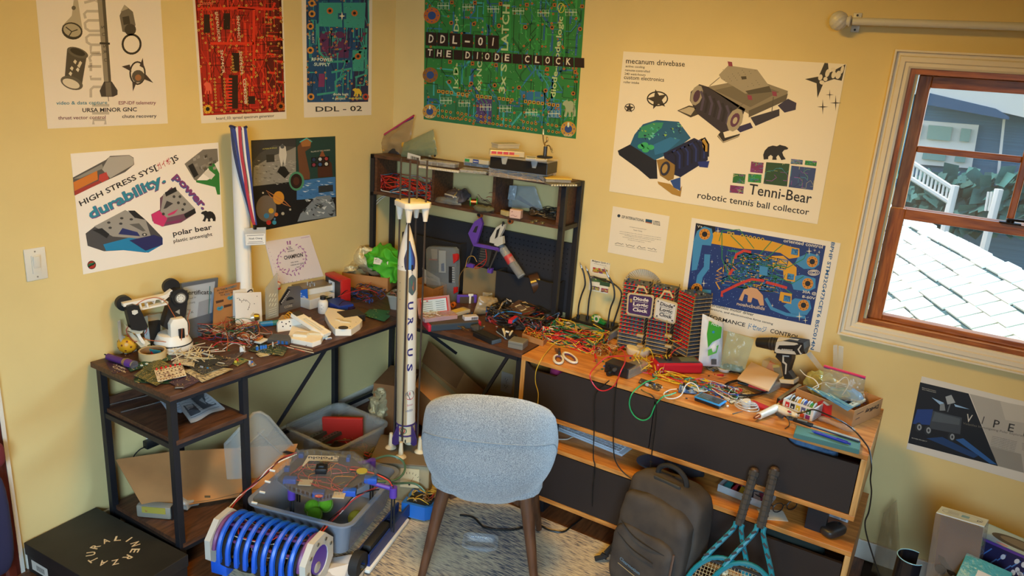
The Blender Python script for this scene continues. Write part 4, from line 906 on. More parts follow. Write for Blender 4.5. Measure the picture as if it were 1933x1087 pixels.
for k in(-.05,-.024):P.disc(k,.858,.0022,'1a1a1a',2,8)
P.disc(.02,.222,.024,'6d6a68',2,20);P.poly([(.02+.024*cos(a_),.222+.024*sin(a_))for a_ in[pi+.35+k*(pi-.7)/10 for k in range(11)]],'c0283a',3);P.rect(.016,.222,.020,.238,'b02a30',4);P.rect(.021,.222,.025,.238,'e0dcd2',4)
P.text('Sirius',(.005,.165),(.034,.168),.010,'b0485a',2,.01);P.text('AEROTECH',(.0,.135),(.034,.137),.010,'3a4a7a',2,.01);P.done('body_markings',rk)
def cn(x,z,d):
 k=(z-.87)/.225;r=R_*(1-max(0,k)**1.7)+.0006+d;a=ang0+x/R_;return V((r*cos(a),r*sin(a),z))
P=uvprint(cn);P.step=.0002
for i in range(10):
 z0,z1=.875+i*.013,.875+(i+1)*.013;wd=lambda z:.030*max(0,1-abs((z-.93)/.08)**2)**.5 if z<.93 else .030*max(0,1-((z-.93)/.09))
 for k in range(5):
  u0,u1=-1+2*k/5,-1+2*(k+1)/5
  P.poly([(.012+wd(z0)*u0,z0),(.012+wd(z0)*u1,z0),(.012+wd(z1)*u1,z1),(.012+wd(z1)*u0,z1)],['2b2038','2f3f86','3f7fc4','2a4a9a','2d2a60'][k],1)
P.done('nose_paint',nc)
MP=mat('purple_print','3b2a66',.45)
b=B();b.lathe([(R_,.0855),(R_+.003,.088),(R_+.003,.094),(R_,.096)],30).lathe([(R_,.03),(R_+.002,.032),(R_+.002,.038),(R_,.04)],30);part('purple_collar',b,MP,rk)
b=B();b.lathe([(R_-.001,.0),(R_-.001,.09)],30);part('motor_section',b,mat('cream_tube','c9b892',.5),rk)
for k in range(4):
 a=ang0+radians(40+90*k);b=B();mx=Matrix.Rotation(a,4,'Z')@Matrix(((1,0,0,0),(0,0,1,0),(0,1,0,0),(0,0,0,1)))
 b.prism([(R_-.002,.09),(R_+.012,.075),(R_+.036,.03),(R_+.036,.0),(R_+.022,-.014),(R_-.002,-.014)],-.0035,.0035,mx=mx,bev=.001);part('fin',b,MP,rk,False)
P=uvprint(lambda x,y,d:V(((R_+.0006+d)*cos(ang0+x/R_),(R_+.0006+d)*sin(ang0+x/R_),y)))
P.ring(-.018,.066,.014,.005,'b03a34',1,18);P.ring(-.010,.064,.014,.004,'2a5a40',2,18);P.rect(-.026,.03,-.02,.05,'1a1a1a',3);P.rect(-.004,.002,.002,.018,'1a1a1a',3);P.done('tail_markings',rk)
st=thing('rocket_stand','rocket launch stand of four thin rods with white top plate and feet','stand',(RK.x,RK.y,.2045),ang0)
for k in range(4):
 a=k*pi/2-.28;x,y=.056*cos(a),.056*sin(a)
 b=B();b.cone((x,y,.06),(x,y,1.345),.004,n=8);part('rod',b,mat('dark_rod','5b5048',.4,.6),st)
 b=B();b.lathe([(.026,.0),(.024,.004),(.012,.012),(.009,.06),(.0075,.075),(0,.075)],16,Matrix.Translation((x*1.25,y*1.25,.0)));part('foot',b,mat('cream_print_plastic','cfc0a0',.5),st)
 b=B();b.lathe([(.019,1.147),(.016,1.137),(.0105,1.10),(.009,1.088),(0,1.088)],16,Matrix.Translation((x,y,0)));part('guide_cup',b,MAT_WHITE,st)
b=B();b.prism([(.077*cos(a)+sx*.012*sin(a),.077*sin(a)-sx*.012*cos(a))for a in[k*pi/2-.28 for k in range(4)]for sx in(1,-1)],1.146,1.17,bev=.003);part('top_plate',b,MAT_WHITE,st)
# ==== under the desk and on the floor
def hprint(z,loc):return Print(lambda x,y,d:at(x,y,z+d)-loc)
def blob(name,label,cat,loc,size,m,amp=.012,sc=22,seed=1,p=.6,rot=(0,0,0),n=40,k=26,parent=None):
 b=B();pillow(b,(0,0,size[2]/2),size,p,n,k);me=b.mesh(name,m,True);crumple(me,amp,sc,seed)
 mz=min(v.co.z for v in me.vertices)
 for v in me.vertices:v.co.z-=mz
 if parent:return obj(name,me,parent,loc,rot)
 return tag(obj(name,me,None,loc,rot),label,cat)
def wire(name,label,pts,r,col,cat='wire',group=None,n=6,sub=6,rough=.4):
 c=V(pts[0]);b=B();b.tube([V(p)-c for p in pts],r,n,sub=sub)
 return solo(name,b,M(col,rough),label,cat,c,group=group)
def P3(z,*xy):return[at(xy[i],xy[i+1],z)for i in range(0,len(xy),2)]
def tangle(name,label,cat,c,ext,cols,n,r=.0013,seed=1,kind='stuff',z0=None,m=None,npt=6,parent=None,sub=4):
 R=random.Random(seed);b=B('ffffff')
 for i in range(n):
  p=V((R.uniform(-1,1)*ext[0],R.uniform(-1,1)*ext[1],abs(R.gauss(0,.45))*ext[2]+r));a=R.uniform(0,6.28);pts=[p.copy()]
  for k in range(npt):
   a+=R.uniform(-1.3,1.3);st_=R.uniform(.25,.7)*max(ext[0],ext[1]);q=pts[-1]+V((cos(a)*st_,sin(a)*st_,R.uniform(-.4,.4)*ext[2]))
   q.x=max(-ext[0],min(ext[0],q.x));q.y=max(-ext[1],min(ext[1],q.y));q.z=max(r*1.5,min(ext[2],q.z));pts.append(q)
  b.tube(pts,r*R.uniform(.8,1.25),5,R.choice(cols),sub)
 if parent:return part(name,b,PAINT,parent,True,c,kind=kind)
 return solo(name,b,PAINT,label,cat,c,kind=kind)
def clear_tub(t,w_,d,h,m,th=.003,taper=.88,rim=.012,r=.03):
 def rr(w2,d2,r2,n=6):
  o=[]
  for sx,sy,a0 in((1,1,0),(-1,1,pi/2),(-1,-1,pi),(1,-1,3*pi/2)):
   for k in range(n+1):a=a0+pi/2*k/n;o.append((sx*(w2/2-r2)+r2*cos(a),sy*(d2/2-r2)+r2*sin(a)))
  return o
 b=B();A=[(rr(w_*taper,d*taper,r),0),(rr(w_,d,r),h-.01),(rr(w_+2*rim,d+2*rim,r+rim),h-.008),(rr(w_+2*rim,d+2*rim,r+rim),h),(rr(w_-2*th,d-2*th,r),h),(rr(w_*taper-2*th,d*taper-2*th,r),th)]
 V_=[[b.b.verts.new((x,y,z))for x,y in q]for q,z in A];n=len(V_[0])
 for a,c in zip(V_,V_[1:]):
  for k in range(n):b.b.faces.new((a[k],a[(k+1)%n],c[(k+1)%n],c[k]))
 b.b.faces.new(V_[0][::-1]);b.b.faces.new(V_[-1]);return part('tub',b,m,t)
 # ---- tennis ball collecting robot
RL,RR_=at(424,1013,.125),at(598,1060,.125);ax=(RR_-RL);ax.z=0;RW=ax.length;ax.normalize();O=(RL+RR_)/2;O.z=.008
ro=thing('ball_collector_robot','home built robot with blue ringed roller, tub of balls and clear electronics plate','robot',O,atan2(ax.y,ax.x))
IM=(Matrix.Translation(O)@Matrix.Rotation(atan2(ax.y,ax.x),4,'Z')).inverted()
def rl(x,y,z):return IM@at(x,y,z)
MBLU=mat('blue_print_plastic','1858c8',.4);MPUR=mat('violet_print_plastic','5a3a9c',.4);MPLU=mat('plum_print_plastic','6b3a6e',.45);MGRE=mat('grey_white_plate','c4beb0',.4);MNAVY=mat('navy_plastic','1c2f66',.4)
h_=RW/2;R0,ZC=.098,.122
def octo(r,n=8,a0=pi/8):return[(r*cos(a0+2*pi*k/n),r*sin(a0+2*pi*k/n))for k in range(n)]
for s in(-1,1):
 b=B();mx=Matrix.Translation((s*h_,0,ZC))@Matrix.Rotation(pi/2,4,'Y')
 O8,I8=octo(.108),octo(.062,16,0)
 for z0,z1 in((-.012,.012),):
  vo0=[b.b.verts.new(mx@V((x,y,z0)))for x,y in O8];vo1=[b.b.verts.new(mx@V((x,y,z1)))for x,y in O8]
  vi0=[b.b.verts.new(mx@V((x,y,z0)))for x,y in I8];vi1=[b.b.verts.new(mx@V((x,y,z1)))for x,y in I8]
  for k in range(8):
   k2=(k+1)%8;b.b.faces.new((vo0[k],vo0[k2],vo1[k2],vo1[k]));m0,m1,m2=(2*k+1)%16,(2*k+2)%16,(2*k+3)%16
   for o_,i_ in((vo0,vi0),(vo1,vi1)):b.b.faces.new((o_[k],o_[k2],i_[m2],i_[m1]));b.b.faces.new((o_[k],i_[m1],i_[m0]))
  for k in range(16):b.b.faces.new((vi0[k],vi0[(k+1)%16],vi1[(k+1)%16],vi1[k]))
 pt=part('end_plate',b,MGRE,ro,False)
 b=B();b.cone((s*h_-.006,.01,ZC),(s*h_+.008,.01,ZC),.056,n=20);part('hub_disc',b,MPUR,pt)
 b=B();b.ball((s*(h_+.008),-.01,ZC-.02),.022,10,sc=(.3,1,1));part('foil_badge',b,M('b8b4aa',.3,.5),pt)
 for k in range(5):
  a=radians(20+k*40);b=B();b.cone((s*(h_+.008),.083*cos(a),ZC+.083*sin(a)),(s*(h_+.016),.083*cos(a),ZC+.083*sin(a)),.007,n=8);part('bolt',b,M('9a968c',.3,.8),pt)
b=B();b.cone((-h_,0,ZC),(h_,0,ZC),.012);part('axle',b,M('8a8a8a',.3,.9),ro)
for k in range(9):
 x=-h_+.05+k*(RW-.1)/8;b=B()
 b.tube([(x,R0*1.02*cos(a),ZC+R0*1.05*sin(a))for a in[radians(-5+k2*20)for k2 in range(11)]],.0102,6,sub=2);rb=part('guard_rib',b,MBLU,ro)
 b=B();b.cbox((x,-R0*1.02,ZC-.02),(.016,.014,.04),bev=.002);part('rib_foot',b,MBLU,rb)
for k in range(5):
 x=-h_+.06+k*(RW-.12)/4;b=B();b.lathe([(.06,-.022),(.078,-.02),(.08,0),(.078,.02),(.06,.022)],22,Matrix.Translation((x,-.012,ZC-.026))@Matrix.Rotation(pi/2,4,'Y'));part('intake_wheel',b,mat('black_rubber','1a1918',.7),ro)
 if k==0:b=B();b.box(-.003,-.008,-.005,.003,.008,.005,bev=.001);clip_me=b.mesh('spring_clip',mat('brass_clip','a08a50',.35,.8))
 for q in range(6):a=q*pi/3;obj('spring_clip',clip_me,ro,(x+.024,-.012+.05*cos(a),ZC-.026+.05*sin(a)),a)
for k in range(3):
 a=radians(30+k*60);b=B();b.cone((-h_,.06*cos(a),ZC+.06*sin(a)),(h_,.06*cos(a),ZC+.06*sin(a)),.006,n=8);part('tie_rod',b,MPLU,ro)
for s in(-1,1):
 b=B();b.tube([(s*(h_-.022),.09*cos(a),ZC+.09*sin(a))for a in[radians(-20+k*22)for k in range(10)]],.009,6,sub=2);part('inner_hoop',b,MPLU,ro)
tangle('roller_wiring',None,None,(0,0,ZC+.0),(h_*.7,.05,.06),['b0302a','1a1a1a','c8c0b0'],16,.0016,5,parent=ro)
b=B();b.box(-h_-.01,-.075,.004,-h_+.06,-.03,.06,bev=.004);part('front_bumper',b,MBLU,ro)
b=B();b.box(h_-.08,-.08,.004,h_+.0,-.05,.05,bev=.004);part('front_bumper',b,MNAVY,ro)
b=B();b.cone((-h_+.03,-.05,.05),(-h_+.03,-.02,.10),.012);part('support_strut',b,MAT_BLACK,ro)
c1,c2,c3=rl(515,965,.2),rl(628,1008,.2),rl(765,893,.2)
yb=max(.45,c3.y);yf=.125;xl,xr=-.185,max(.15,min(.26,c3.x))
e_=obj('tub_frame',None,ro,((xl+xr)/2,(yf+yb)/2,.045));COL
MTUB=mat('smoky_tub_plastic','8b93a0',.25,alpha=.62)
bt=clear_tub(e_,xr-xl,yb-yf,.16,MTUB,.004,.86,.014,.04)
bt.parent=ro;bt.location=e_.location;bt.name='chassis_tub';bpy.data.objects.remove(e_)
for s,nm in((1,'side_channel'),(-1,'side_channel')):
 x0=(xr+.02)if s>0 else(xl-.08)
 b=B();b.box(x0,.16,.022,x0+.06,yb-.05,.03).box(x0+.052,.16,.03,x0+.06,yb-.05,.075).box(x0,.16,.03,x0+.008,yb-.05,.075)
 for k in range(6):b.box(x0+.008,.17+k*.05,.03,x0+.052,.174+k*.05,.06)
 ch=part(nm,b,MNAVY,ro,False)
 b=B();b.box(x0-.004,.14,.004,x0+.07,yb-.07,.02,bev=.004);part('white_skid',b,M('d8d4c8',.4),ch)
 b=B();b.box(x0+.008,.19,.06,x0+.05,.19+.18,.092,bev=.012);part('battery_pack',b,mat('black_wrap','191817',.6),ch)
 b=B();b.lathe([(.02,-.02),(.05,-.018),(.05,.018),(.02,.02)],20,Matrix.Translation((x0+.03,.12,.055))@Matrix.Rotation(pi/2,4,'Y'));part('drive_wheel',b,mat('black_rubber'),ro)
b=B();b.prism([(0,0),(.11,0),(.14,.03),(.14,.09),(.10,.12),(0,.12)],0,.065);wb_=part('wheel_guard',b,M('1f62b0',.4),ro,False,(xr+.04,yb-.05,.012))
b=B();b.prism([(.015,.015),(.105,.015),(.125,.035),(.125,.085),(.095,.105),(.015,.105)],.06,.0655);part('guard_opening',b,M('15151a',.8),wb_,False)
tangle('guard_wiring',None,None,(.07,.06,.066),(.05,.04,.03),['b08a30','1a1a1a','6a4a20','8a2a20'],14,.002,8,parent=wb_)
ZP=.325
pp=[rl(x,y,ZP)for x,y in((516,903),(560,859),(572,857),(668,861),(714,897),(706,906),(650,937),(606,946),(545,926))]
b=B();b.prism([(p.x,p.y)for p in pp],ZP-.008,ZP-.003-.008);b.prism([(p.x,p.y)for p in pp],ZP+.012,ZP+.015)
for a,c in zip(pp,pp[1:]+pp[:1]):
 for k in range(7):q=a.lerp(c,(k+.5)/7);q=q*.975+V((sum(p.x for p in pp)/9,sum(p.y for p in pp)/9,ZP))*.025;b.cone((q.x,q.y,ZP-.011),(q.x,q.y,ZP+.012),.0035,n=6)
pt=part('electronics_plate',b,mat('clear_acrylic','8f949c',.08,alpha=.13),ro,False)
b=B();pq=[p*.93+V((sum(q.x for q in pp)/9,sum(q.y for q in pp)/9,ZP))*.07 for p in pp];b.prism([(p.x,p.y)for p in pq],ZP-.018,ZP-.009);part('circuit_layer',b,mat('dark_boards','2c2a2c',.6,c2='4a3a34',nscale=40),pt,False)
for x,y,w_,d_,c_ in((548,909,.05,.03,'234a9a'),(602,934,.045,.03,'1f4088'),(660,931,.05,.03,'2050b0'),(700,908,.05,.03,'2050b0'),(658,868,.015,.03,'28509a'),(542,888,.02,.02,'2a4a86'),(569,862,.02,.02,'2a4a86')):
 p=rl(x,y,ZP);b=B();b.cbox((p.x,p.y,ZP-.002),(w_,d_,.024),(0,0,.3),bev=.002);part('relay_module',b,M(c_,.4),pt)
p=rl(607,893,ZP+.015);b=B();b.cbox((p.x,p.y,ZP+.026),(.045,.045,.022),(0,0,.4),bev=.003).cbox((p.x,p.y,ZP+.04),(.024,.024,.012),(0,0,.4),bev=.003);part('camera_module',b,MAT_BLACK,pt)
p=rl(683,899,ZP);b=B();b.cone((p.x,p.y,ZP+.014),(p.x,p.y,ZP+.018),.022,n=18);part('yellow_buzzer',b,M('a89a40',.5),pt)
for x,y,w_ in((577,914,.05),(640,938,.045)):p=rl(x,y,ZP);b=B();b.cbox((p.x,p.y,ZP+.0),(w_,.04,.004),(0,0,.3));part('tan_board',b,M('b8a888',.6),pt,False)
tangle('plate_wiring',None,None,rl(615,900,ZP-.008),(.12,.09,.018),['a83028','c03a2c','c07a28','1c1c1c','a83028','b0a030'],46,.0014,3,parent=pt)
P=Print(lambda x,y,d:rl(x,y,ZP+.0155+d));P.poly([(582,859),(640,860.5),(637.5,870.5),(583,869.5),(573,880),(570,879.5)],'d8ccae',1)
P.text('Pololu',(628,862.5),(582,861.8),4.6,'1d2440',2,.03);P.text('Robotics & Electronics',(630,868),(584,867.2),1.2,'1d2440',2);P.stroke([(631,862),(638,862.2),(637,868.6),(630,868)],1.6,'1d2440',2);P.done('maker_sticker',pt)
P=Print(lambda x,y,d:rl(x,y,ZP+.0165+d));P.disc(602,936,8,'b83a34',1,16,3);P.text('GTO',(596,937),(608,937.5),2.6,'d8ccae',2,.02);P.done('logo_sticker',pt)
for x,y,zb in((740,922,.07),(548,925,.07),(700,870,.2),(560,868,.2)):
 p=rl(x,y,.27);b=B();b.cone((p.x,p.y,.06),(p.x,p.y,.25),.004,n=8);b.cone((p.x+.012,p.y,.06),(p.x+.012,p.y,.25),.004,n=8);sp_=part('upright_rod',b,MAT_STEEL,ro)
 q=V((sum(v.x for v in pp)/9,sum(v.y for v in pp)/9,ZP-.03));d=(q-p)*.42
 b=B();b.cone((p.x+.006,p.y,.225),(p.x+.006,p.y,.27),.016).cone((p.x,p.y,.262),(p.x+d.x,p.y+d.y,ZP-.03),.01,.008,10);part('bracket',b,MPUR,ro)
for k,(pts,cs)in enumerate((((432,962,.2,455,935,.22,480,912,.25,505,890,.30,530,868,.32,560,858,.33),('b0302a','d8d2c4','1a1a1a','7a2a24')),((600,1012,.2,622,985,.2,645,962,.2,668,940,.24,690,928,.27,715,922,.26),('c03a30','d8d2c4','c03a30','1a1a1a')),((662,888,.345,700,890,.33,730,905,.31,740,918,.29),('c8342c','1a1a1a')))):
 for j,c_ in enumerate(cs):
  R=random.Random(k*7+j);P_=[rl(pts[i],pts[i+1],pts[i+2])+V((R.uniform(-.008,.008),R.uniform(-.008,.008),R.uniform(-.006,.006)))for i in range(0,len(pts),3)]
  b=B();b.tube(P_,.0032 if c_[0]=='c' else .0024,6,sub=5);part('cable',b,M(c_,.45),ro)
for x,y,z_ in((480,945,.25),(495,925,.27),(505,905,.3),(514,884,.33)):p=rl(x,y+4,z_-.0);b=B();b.cbox(p,(.022,.006,.006),(.3,.3,.5));part('cable_tie',b,M('e0dcd0',.5),ro,False)
for x,y,cc in((589,958,'7cc828'),(594,972,'74c020'),(615,953,'6cb828')):
 p=at(x,y,.093);b=B();b.ball((0,0,0),.033,20);t=solo('tennis_ball',b,mat('green_felt','79c422',.9,bump=.3,nscale=120),{'7cc828':'bright green tennis ball at the back left of the robot tub','74c020':'bright green tennis ball nearest the blue roller','6cb828':'green tennis ball half under the clear plate'}[cc],'tennis ball',p)
 b=B();b.tube([V((.0334*cos(a)*cos(.5*sin(2*a)),.0334*sin(a)*cos(.5*sin(2*a)),.0334*sin(.5*sin(2*a))))for a in[k*2*pi/24 for k in range(24)]],.0012,4,sub=1,closed=True);part('seam',b,M('c8d8a0',.8),t)
p=at(672,978,.093);b=B();b.ball((0,0,0),.034,20);t=solo('tennis_ball',b,mat('yellow_felt','b8a428',.9,bump=.3,nscale=120),'yellow ochre tennis ball by the right wall of the robot tub','tennis ball',p)
q0=at(690,1058,.05);b=B()
b.grid(lambda i,j:V((i*.20-.10,j*.16-.08,.012*sin(i*7)*sin(j*5)+.02)),12,10);b.grid(lambda i,j:V((i*.20-.10,j*.16-.08,.012*sin(i*7)*sin(j*5)+.016)),12,10)
t=solo('poly_mailer',b,mat('white_poly_bag','b9b6b4',.35),'white plastic parts bag lying in front of the robot','bag',(at(640,1078,.02).x,at(640,1078,.02).y,.01),radians(28))
P=uvprint(lambda x,y,d:V((x,y,.012*sin((x+.1)*35)*sin((y+.08)*31)+.0215+d)));P.text('ever',(.085,-.03),(.085,.02),.014,'1e1e20',1,.02);P.rect(-.06,-.04,.03,.03,'d6d4d0',1)
for k in range(5):P.stroke([(-.055,.02-k*.011),(.025,.02-k*.011)],.002,'8a8a90',2)
P.done('bag_print',t)
# ---- flat cardboard leaning over the low shelf
A_,B__,C_=wl(218,868,.04),at(275,966,.158),at(527,926,.142)
nn=(B__-A_).cross(C_-A_).normalized()
def onp(x,y):d=ray(x,y);t_=(A_-CAM).dot(nn)/d.dot(nn);return CAM+d*t_
cq=[A_,B__,C_,onp(562,838),onp(470,845),onp(330,852)];nn=nn if nn.z>0 else-nn
t=thing('flattened_carton','large flattened cardboard carton lying over the low desk shelf','cardboard',A_)
for k,(o1,o2,sc_)in enumerate(((0,.005,1),(-.009,-.003,.985))):
 b=B();ctr=sum(cq,V())/len(cq);F=[(ctr+(p-ctr)*sc_)-A_+nn*o2 for p in cq];G=[(ctr+(p-ctr)*sc_)-A_+nn*o1 for p in cq];n=len(F)
 b.poly(F);b.poly(G[::-1])
 for i in range(n):b.poly([F[i],F[(i+1)%n],G[(i+1)%n],G[i]])
 bmesh.ops.remove_doubles(b.b,verts=b.b.verts,dist=1e-5);part('carton_sheet',b,MAT_KRAFT if k==0 else MAT_KRAFTD,t,False)
P=Print(lambda x,y,d:onp(x,y)-A_+nn*(.0056+d));P.stroke([(268,955),(300,958),(400,944),(520,915)],1.2,'5a4028',1);P.ring(511,877,9,1,'7a5230',1,16,6);P.text('THIS',(492,868),(512,868),4,'7a5230',1);P.rect(386,936,397,940,'2a2018',2);P.done('carton_print',t)
b=B();p0,p1=onp(522,838)+nn*.006,onp(552,868)+nn*.006;b.cbox((p0+p1)/2-p0,((p1-p0).length,.018,.003),(0,0,atan2((p1-p0).y,(p1-p0).x)));part('black_tape_strip',b,MAT_BLACK,t,False,p0-A_)
blob('crumpled_white_bag','crumpled white plastic bag on the low desk shelf','bag',at(375,975,.128)-V((.12,-.02,0)),(.12,.10,.04),mat('thin_white_film','b4b2aa',.3,alpha=.8),.022,22,3)
p=at(300,1000,.128)
t=thing('parts_packet','grey parts packet with yellow label standing on the low shelf','packet',(p.x-.09,p.y+.05,.128),.5)
b=B();b.box(-.07,-.02,0,.07,.02,.055,bev=.008);part('packet',b,M('8f8a7c',.4),t);b=B();b.box(-.045,-.0215,.025,.05,-.0195,.052);part('yellow_label',b,M('a89a3c',.6),t,False)
b=B();b.box(.072,-.02,0,.078,.03,.06);part('divider_card',b,MAT_BLACK,t,False)
p=wl(289,826,.0);t=thing('wall_charger','black wall charger plugged into the outlet under the desk','charger',p)
b=B();b.box(.009,-.055,-.022,.04,.03,.012,bev=.004);part('charger_body',b,MAT_BLACK,t)
b=B();b.tube([(.025,-.055,-.012),(.03,-.085,-.012),(.03,-.11,-.03),(.025,-.125,-.07),(.03,-.10,-.14),(.03,-.09,-.20)],.0025,6);part('charger_cable',b,MAT_BLACK,t)
for k,(pts,nm,lb)in enumerate((([(322,748),(372,735),(425,772),(360,800)],'folded_newspaper','folded newspaper with grey photos on the small desk shelf'),([(292,748),(330,742),(345,778),(322,785)],'paper_leaflet','blue-white paper leaflet hanging at the shelf front'))):
 q=[at(x,y,.566+.004*k)for x,y in pts];c0=q[0];f=lambda i,j,q=q,k=k:(q[0]*(1-i)*(1-j)+q[1]*i*(1-j)+q[2]*i*j+q[3]*(1-i)*j)-c0+V((0,0,.006*sin(i*8+k)*sin(j*4)+.008))
 b=B();b.grid(f,14,12);b.grid(lambda i,j:f(i,j)-V((0,0,.004)),14,12);t=solo(nm,b,M('a6adb8' if k else 'b4b2b0',.8),lb,'paper',c0)
 P=uvprint(lambda x,y,d:f(x,y)+V((0,0,.0006+d)));R=random.Random(k)
 for r in range(10):P.stroke([(.08+i*.14,.08+r*.09)for i in range(7)],.014,'6a6c72',1)
 if k==0:P.poly([(.5,.3),(.92,.3),(.92,.8),(.5,.8)],'4a4a4c',2);P.poly([(.55,.4),(.8,.35),(.7,.7)],'8e8e8c',3);P.poly([(.1,.5),(.4,.5),(.4,.85),(.1,.85)],'55565a',2)
 P.done('newsprint',t)
for(a,c),lb in((((193,767),(296,742)),'longer bare steel rod sticking out left of the small shelf'),(((228,778),(300,759)),'shorter bare steel rod sticking out of the small shelf')):
 p,q=at(*a,.569),at(*c,.569);q=q+(q-p)*.35;b=B();b.cone((0,0,0),q-p,.0035,n=8);solo('steel_rod',b,mat('bright_steel','aab4bc',.25,.9),lb,'rod',p,group='steel rods on the small shelf')
 # ---- clear storage tub with odds and ends, its lid
q=[at(541,803,.17),at(630,851,.17),at(731,801,.17)];w1,d1=(q[1]-q[0]).length,(q[2]-q[1]).length;hd=atan2((q[2]-q[1]).y,(q[2]-q[1]).x);cen=(q[0]+q[2])/2
t=thing('storage_tub','long clear plastic storage tub of parts under the desk','tub',(cen.x,cen.y,.0085),hd)
clear_tub(t,d1,w1,.165,mat('cloudy_tub_plastic','b9b6ac',.25,alpha=.42),.003,.92,.012,.04)
tm=t.matrix_basis.copy();tm=Matrix.Translation((cen.x,cen.y,.0085))@Matrix.Rotation(hd,4,'Z')
def intub(u,v,z):return tm@V((u*d1,v*w1,z))
for k in range(2):
 b=B();L=d1*.62;b.box(-L/2,-.012,0,L/2,.012,.02);ra=solo('perforated_rail',b,M('5a5a58',.4,.7),['perforated grey metal rail along the back of the storage tub','perforated grey metal rail in front of the other in the tub'][k],'rail',intub(-.06,.22-k*.17,.09),hd+.05*k,'perforated rails in the tub',False)
 b=B()
 for i in range(int(L/.02)):
  b.cone((-L/2+.012+i*.02,0,.0202),(-L/2+.012+i*.02,0,.0206),.005,n=8)
 part('holes',b,M('1c1b1a',.8),ra,False)
 b=B();b.box(-L/2,-.02,-.085,-L/2+.03,.02,-.001);part('rail_foot',b,M('4a4a48',.5,.5),ra,False)
b=B();b.cbox((0,0,.07),(.20,.012,.17),(.25,0,0),bev=.003);b.cbox((0,.022,.065),(.20,.01,.16),(.2,0,0),bev=.003);solo('red_folder',b,M('b02a22',.5),'red plastic folder standing in the clear storage tub','folder',intub(.12,.02,.04),hd-.9)
blob('foil_bag','crumpled gold and silver antistatic bag standing in the storage tub','bag',at(712,806,.05)+V((0,.03,0)),(.15,.09,.21),MAT_FOIL,.034,30,4,.7,(0,.1,hd))
tangle('tub_wire_heap','loose red and black wires lying in the storage tub','wires',intub(.18,-.22,.02),(.12,.05,.06),['a82a24','1a1a1a','1a1a1a','b88a30','5a4a3a'],26,.002,6)
b=B();b.cbox((0,0,.03),(.12,.09,.06),(0,0,.3),bev=.01);solo('black_gearbox',b,MAT_BLACK,'black plastic gearbox in the middle of the storage tub','gearbox',intub(-.12,-.12,.01),hd)
g=lambda x,y:pl(x,y,0,.43)
px_=[(424,838),(478,779),(490,777),(505,786),(562,852),(556,898),(430,905)]
b=B();F=[g(*p)for p in px_];c0=F[0].copy();c0.z=.01;G=[p-V((.006,0,0))for p in F];n=len(F)
b.poly([p-c0 for p in F]);b.poly([p-c0 for p in G][::-1])
for i in range(n):b.poly([F[i]-c0,F[(i+1)%n]-c0,G[(i+1)%n]-c0,G[i]-c0])
t=solo('tub_lid',b,mat('cloudy_tub_plastic'),'clear plastic tub lid leaning beside the desk leg','lid',c0,sm=False)
b=B();b.tube([p-c0+V((.004,0,0))for p in F[:5]],.006,6,sub=1);b.tube([(F[0]*.8+F[5]*.2)-c0,(F[1]*.75+F[5]*.25)-c0,(F[3]*.75+F[6]*.25)-c0,(F[4]*.8+F[6]*.2)-c0],.004,6,sub=1);part('lid_rim',b,mat('cloudy_tub_plastic'),t)
zmin=min(p.z for p in F+G)
# ---- cardboard boxes behind the rocket
KA,KB,KD=V((.458,-.2,.493)),V((.955,-.25,.288)),V((.56,-.45,.351));ku,kw=KB-KA,KD-KA;kn=ku.cross(kw).normalized();kn=kn if kn.z>0 else-kn
t=thing('moving_box','large cardboard box with blue tape tipped on its side behind the rocket','box',(KD.x,KD.y,0));k0=t.location.copy()
def kp(a,c,d):q=KA+ku*a+kw*c+kn*d-k0;q.z=max(.002,q.z);return q
b=B();F=[kp(0,0,0),kp(1,0,0),kp(1,1,0),kp(0,1,0)];G=[kp(0,0,-.3),kp(1,0,-.3),kp(1,1,-.3),kp(0,1,-.3)]
b.poly(F);b.poly(G[::-1])
for i in range(4):b.poly([F[i],F[(i+1)%4],G[(i+1)%4],G[i]])
bmesh.ops.remove_doubles(b.b,verts=b.b.verts,dist=1e-5);part('carton_body',b,MAT_KRAFT,t,False)
for nm,q,m in(('top_flap',((-.02,.02),(.5,.0),(.46,.42),(-.02,.5)),MAT_KRAFTD),('closing_tape',((.0,.5),(1,.5),(1,.58),(0,.58)),M('9a7a4a',.3)),('blue_tape',((.60,.5),(.66,.48),(.74,.98),(.68,.98)),M('2a5a9a',.5))):
 b=B();F=[kp(a,c,.006 if nm=='blue_tape' else .004)for a,c in q];G=[kp(a,c,.001)for a,c in q];b.poly(F);b.poly(G[::-1])
 for i in range(4):b.poly([F[i],F[(i+1)%4],G[(i+1)%4],G[i]])
 part(nm,b,m,t,False)
P=uvprint(lambda x,y,d:kp(x,y,.0066+d));P.ring(.84,.7,.05,.012,'2a4a78',1,16,.09);P.text('G',(.82,.76),(.86,.76),.1,'2a4a78',2);P.done('carton_print',t)
t=thing('small_carton','smaller brown carton left of the rocket against the wall','box',(.40,-.30,0),radians(20))
b=B();b.box(-.15,-.13,.001,.04,.13,.30,bev=.002);part('carton_body',b,MAT_KRAFTD,t,False);b=B();b.box(-.03,-.131,.001,.03,-.1302,.30);part('tape',b,M('9a7a4a',.3),t,False)
b=B();b.cbox((.06,0,.34),(.005,.26,.11),(0,.5,0));part('flap',b,MAT_KRAFT,t,False)
blob('cream_plastic_bag','cream plastic bag standing between the rocket cabinet and the chair','bag',at(812,905,.008)+V((.0,.12,0)),(.12,.14,.30),mat('cream_film','b8a684',.4),.02,14,5,.5,(0,0,.4))
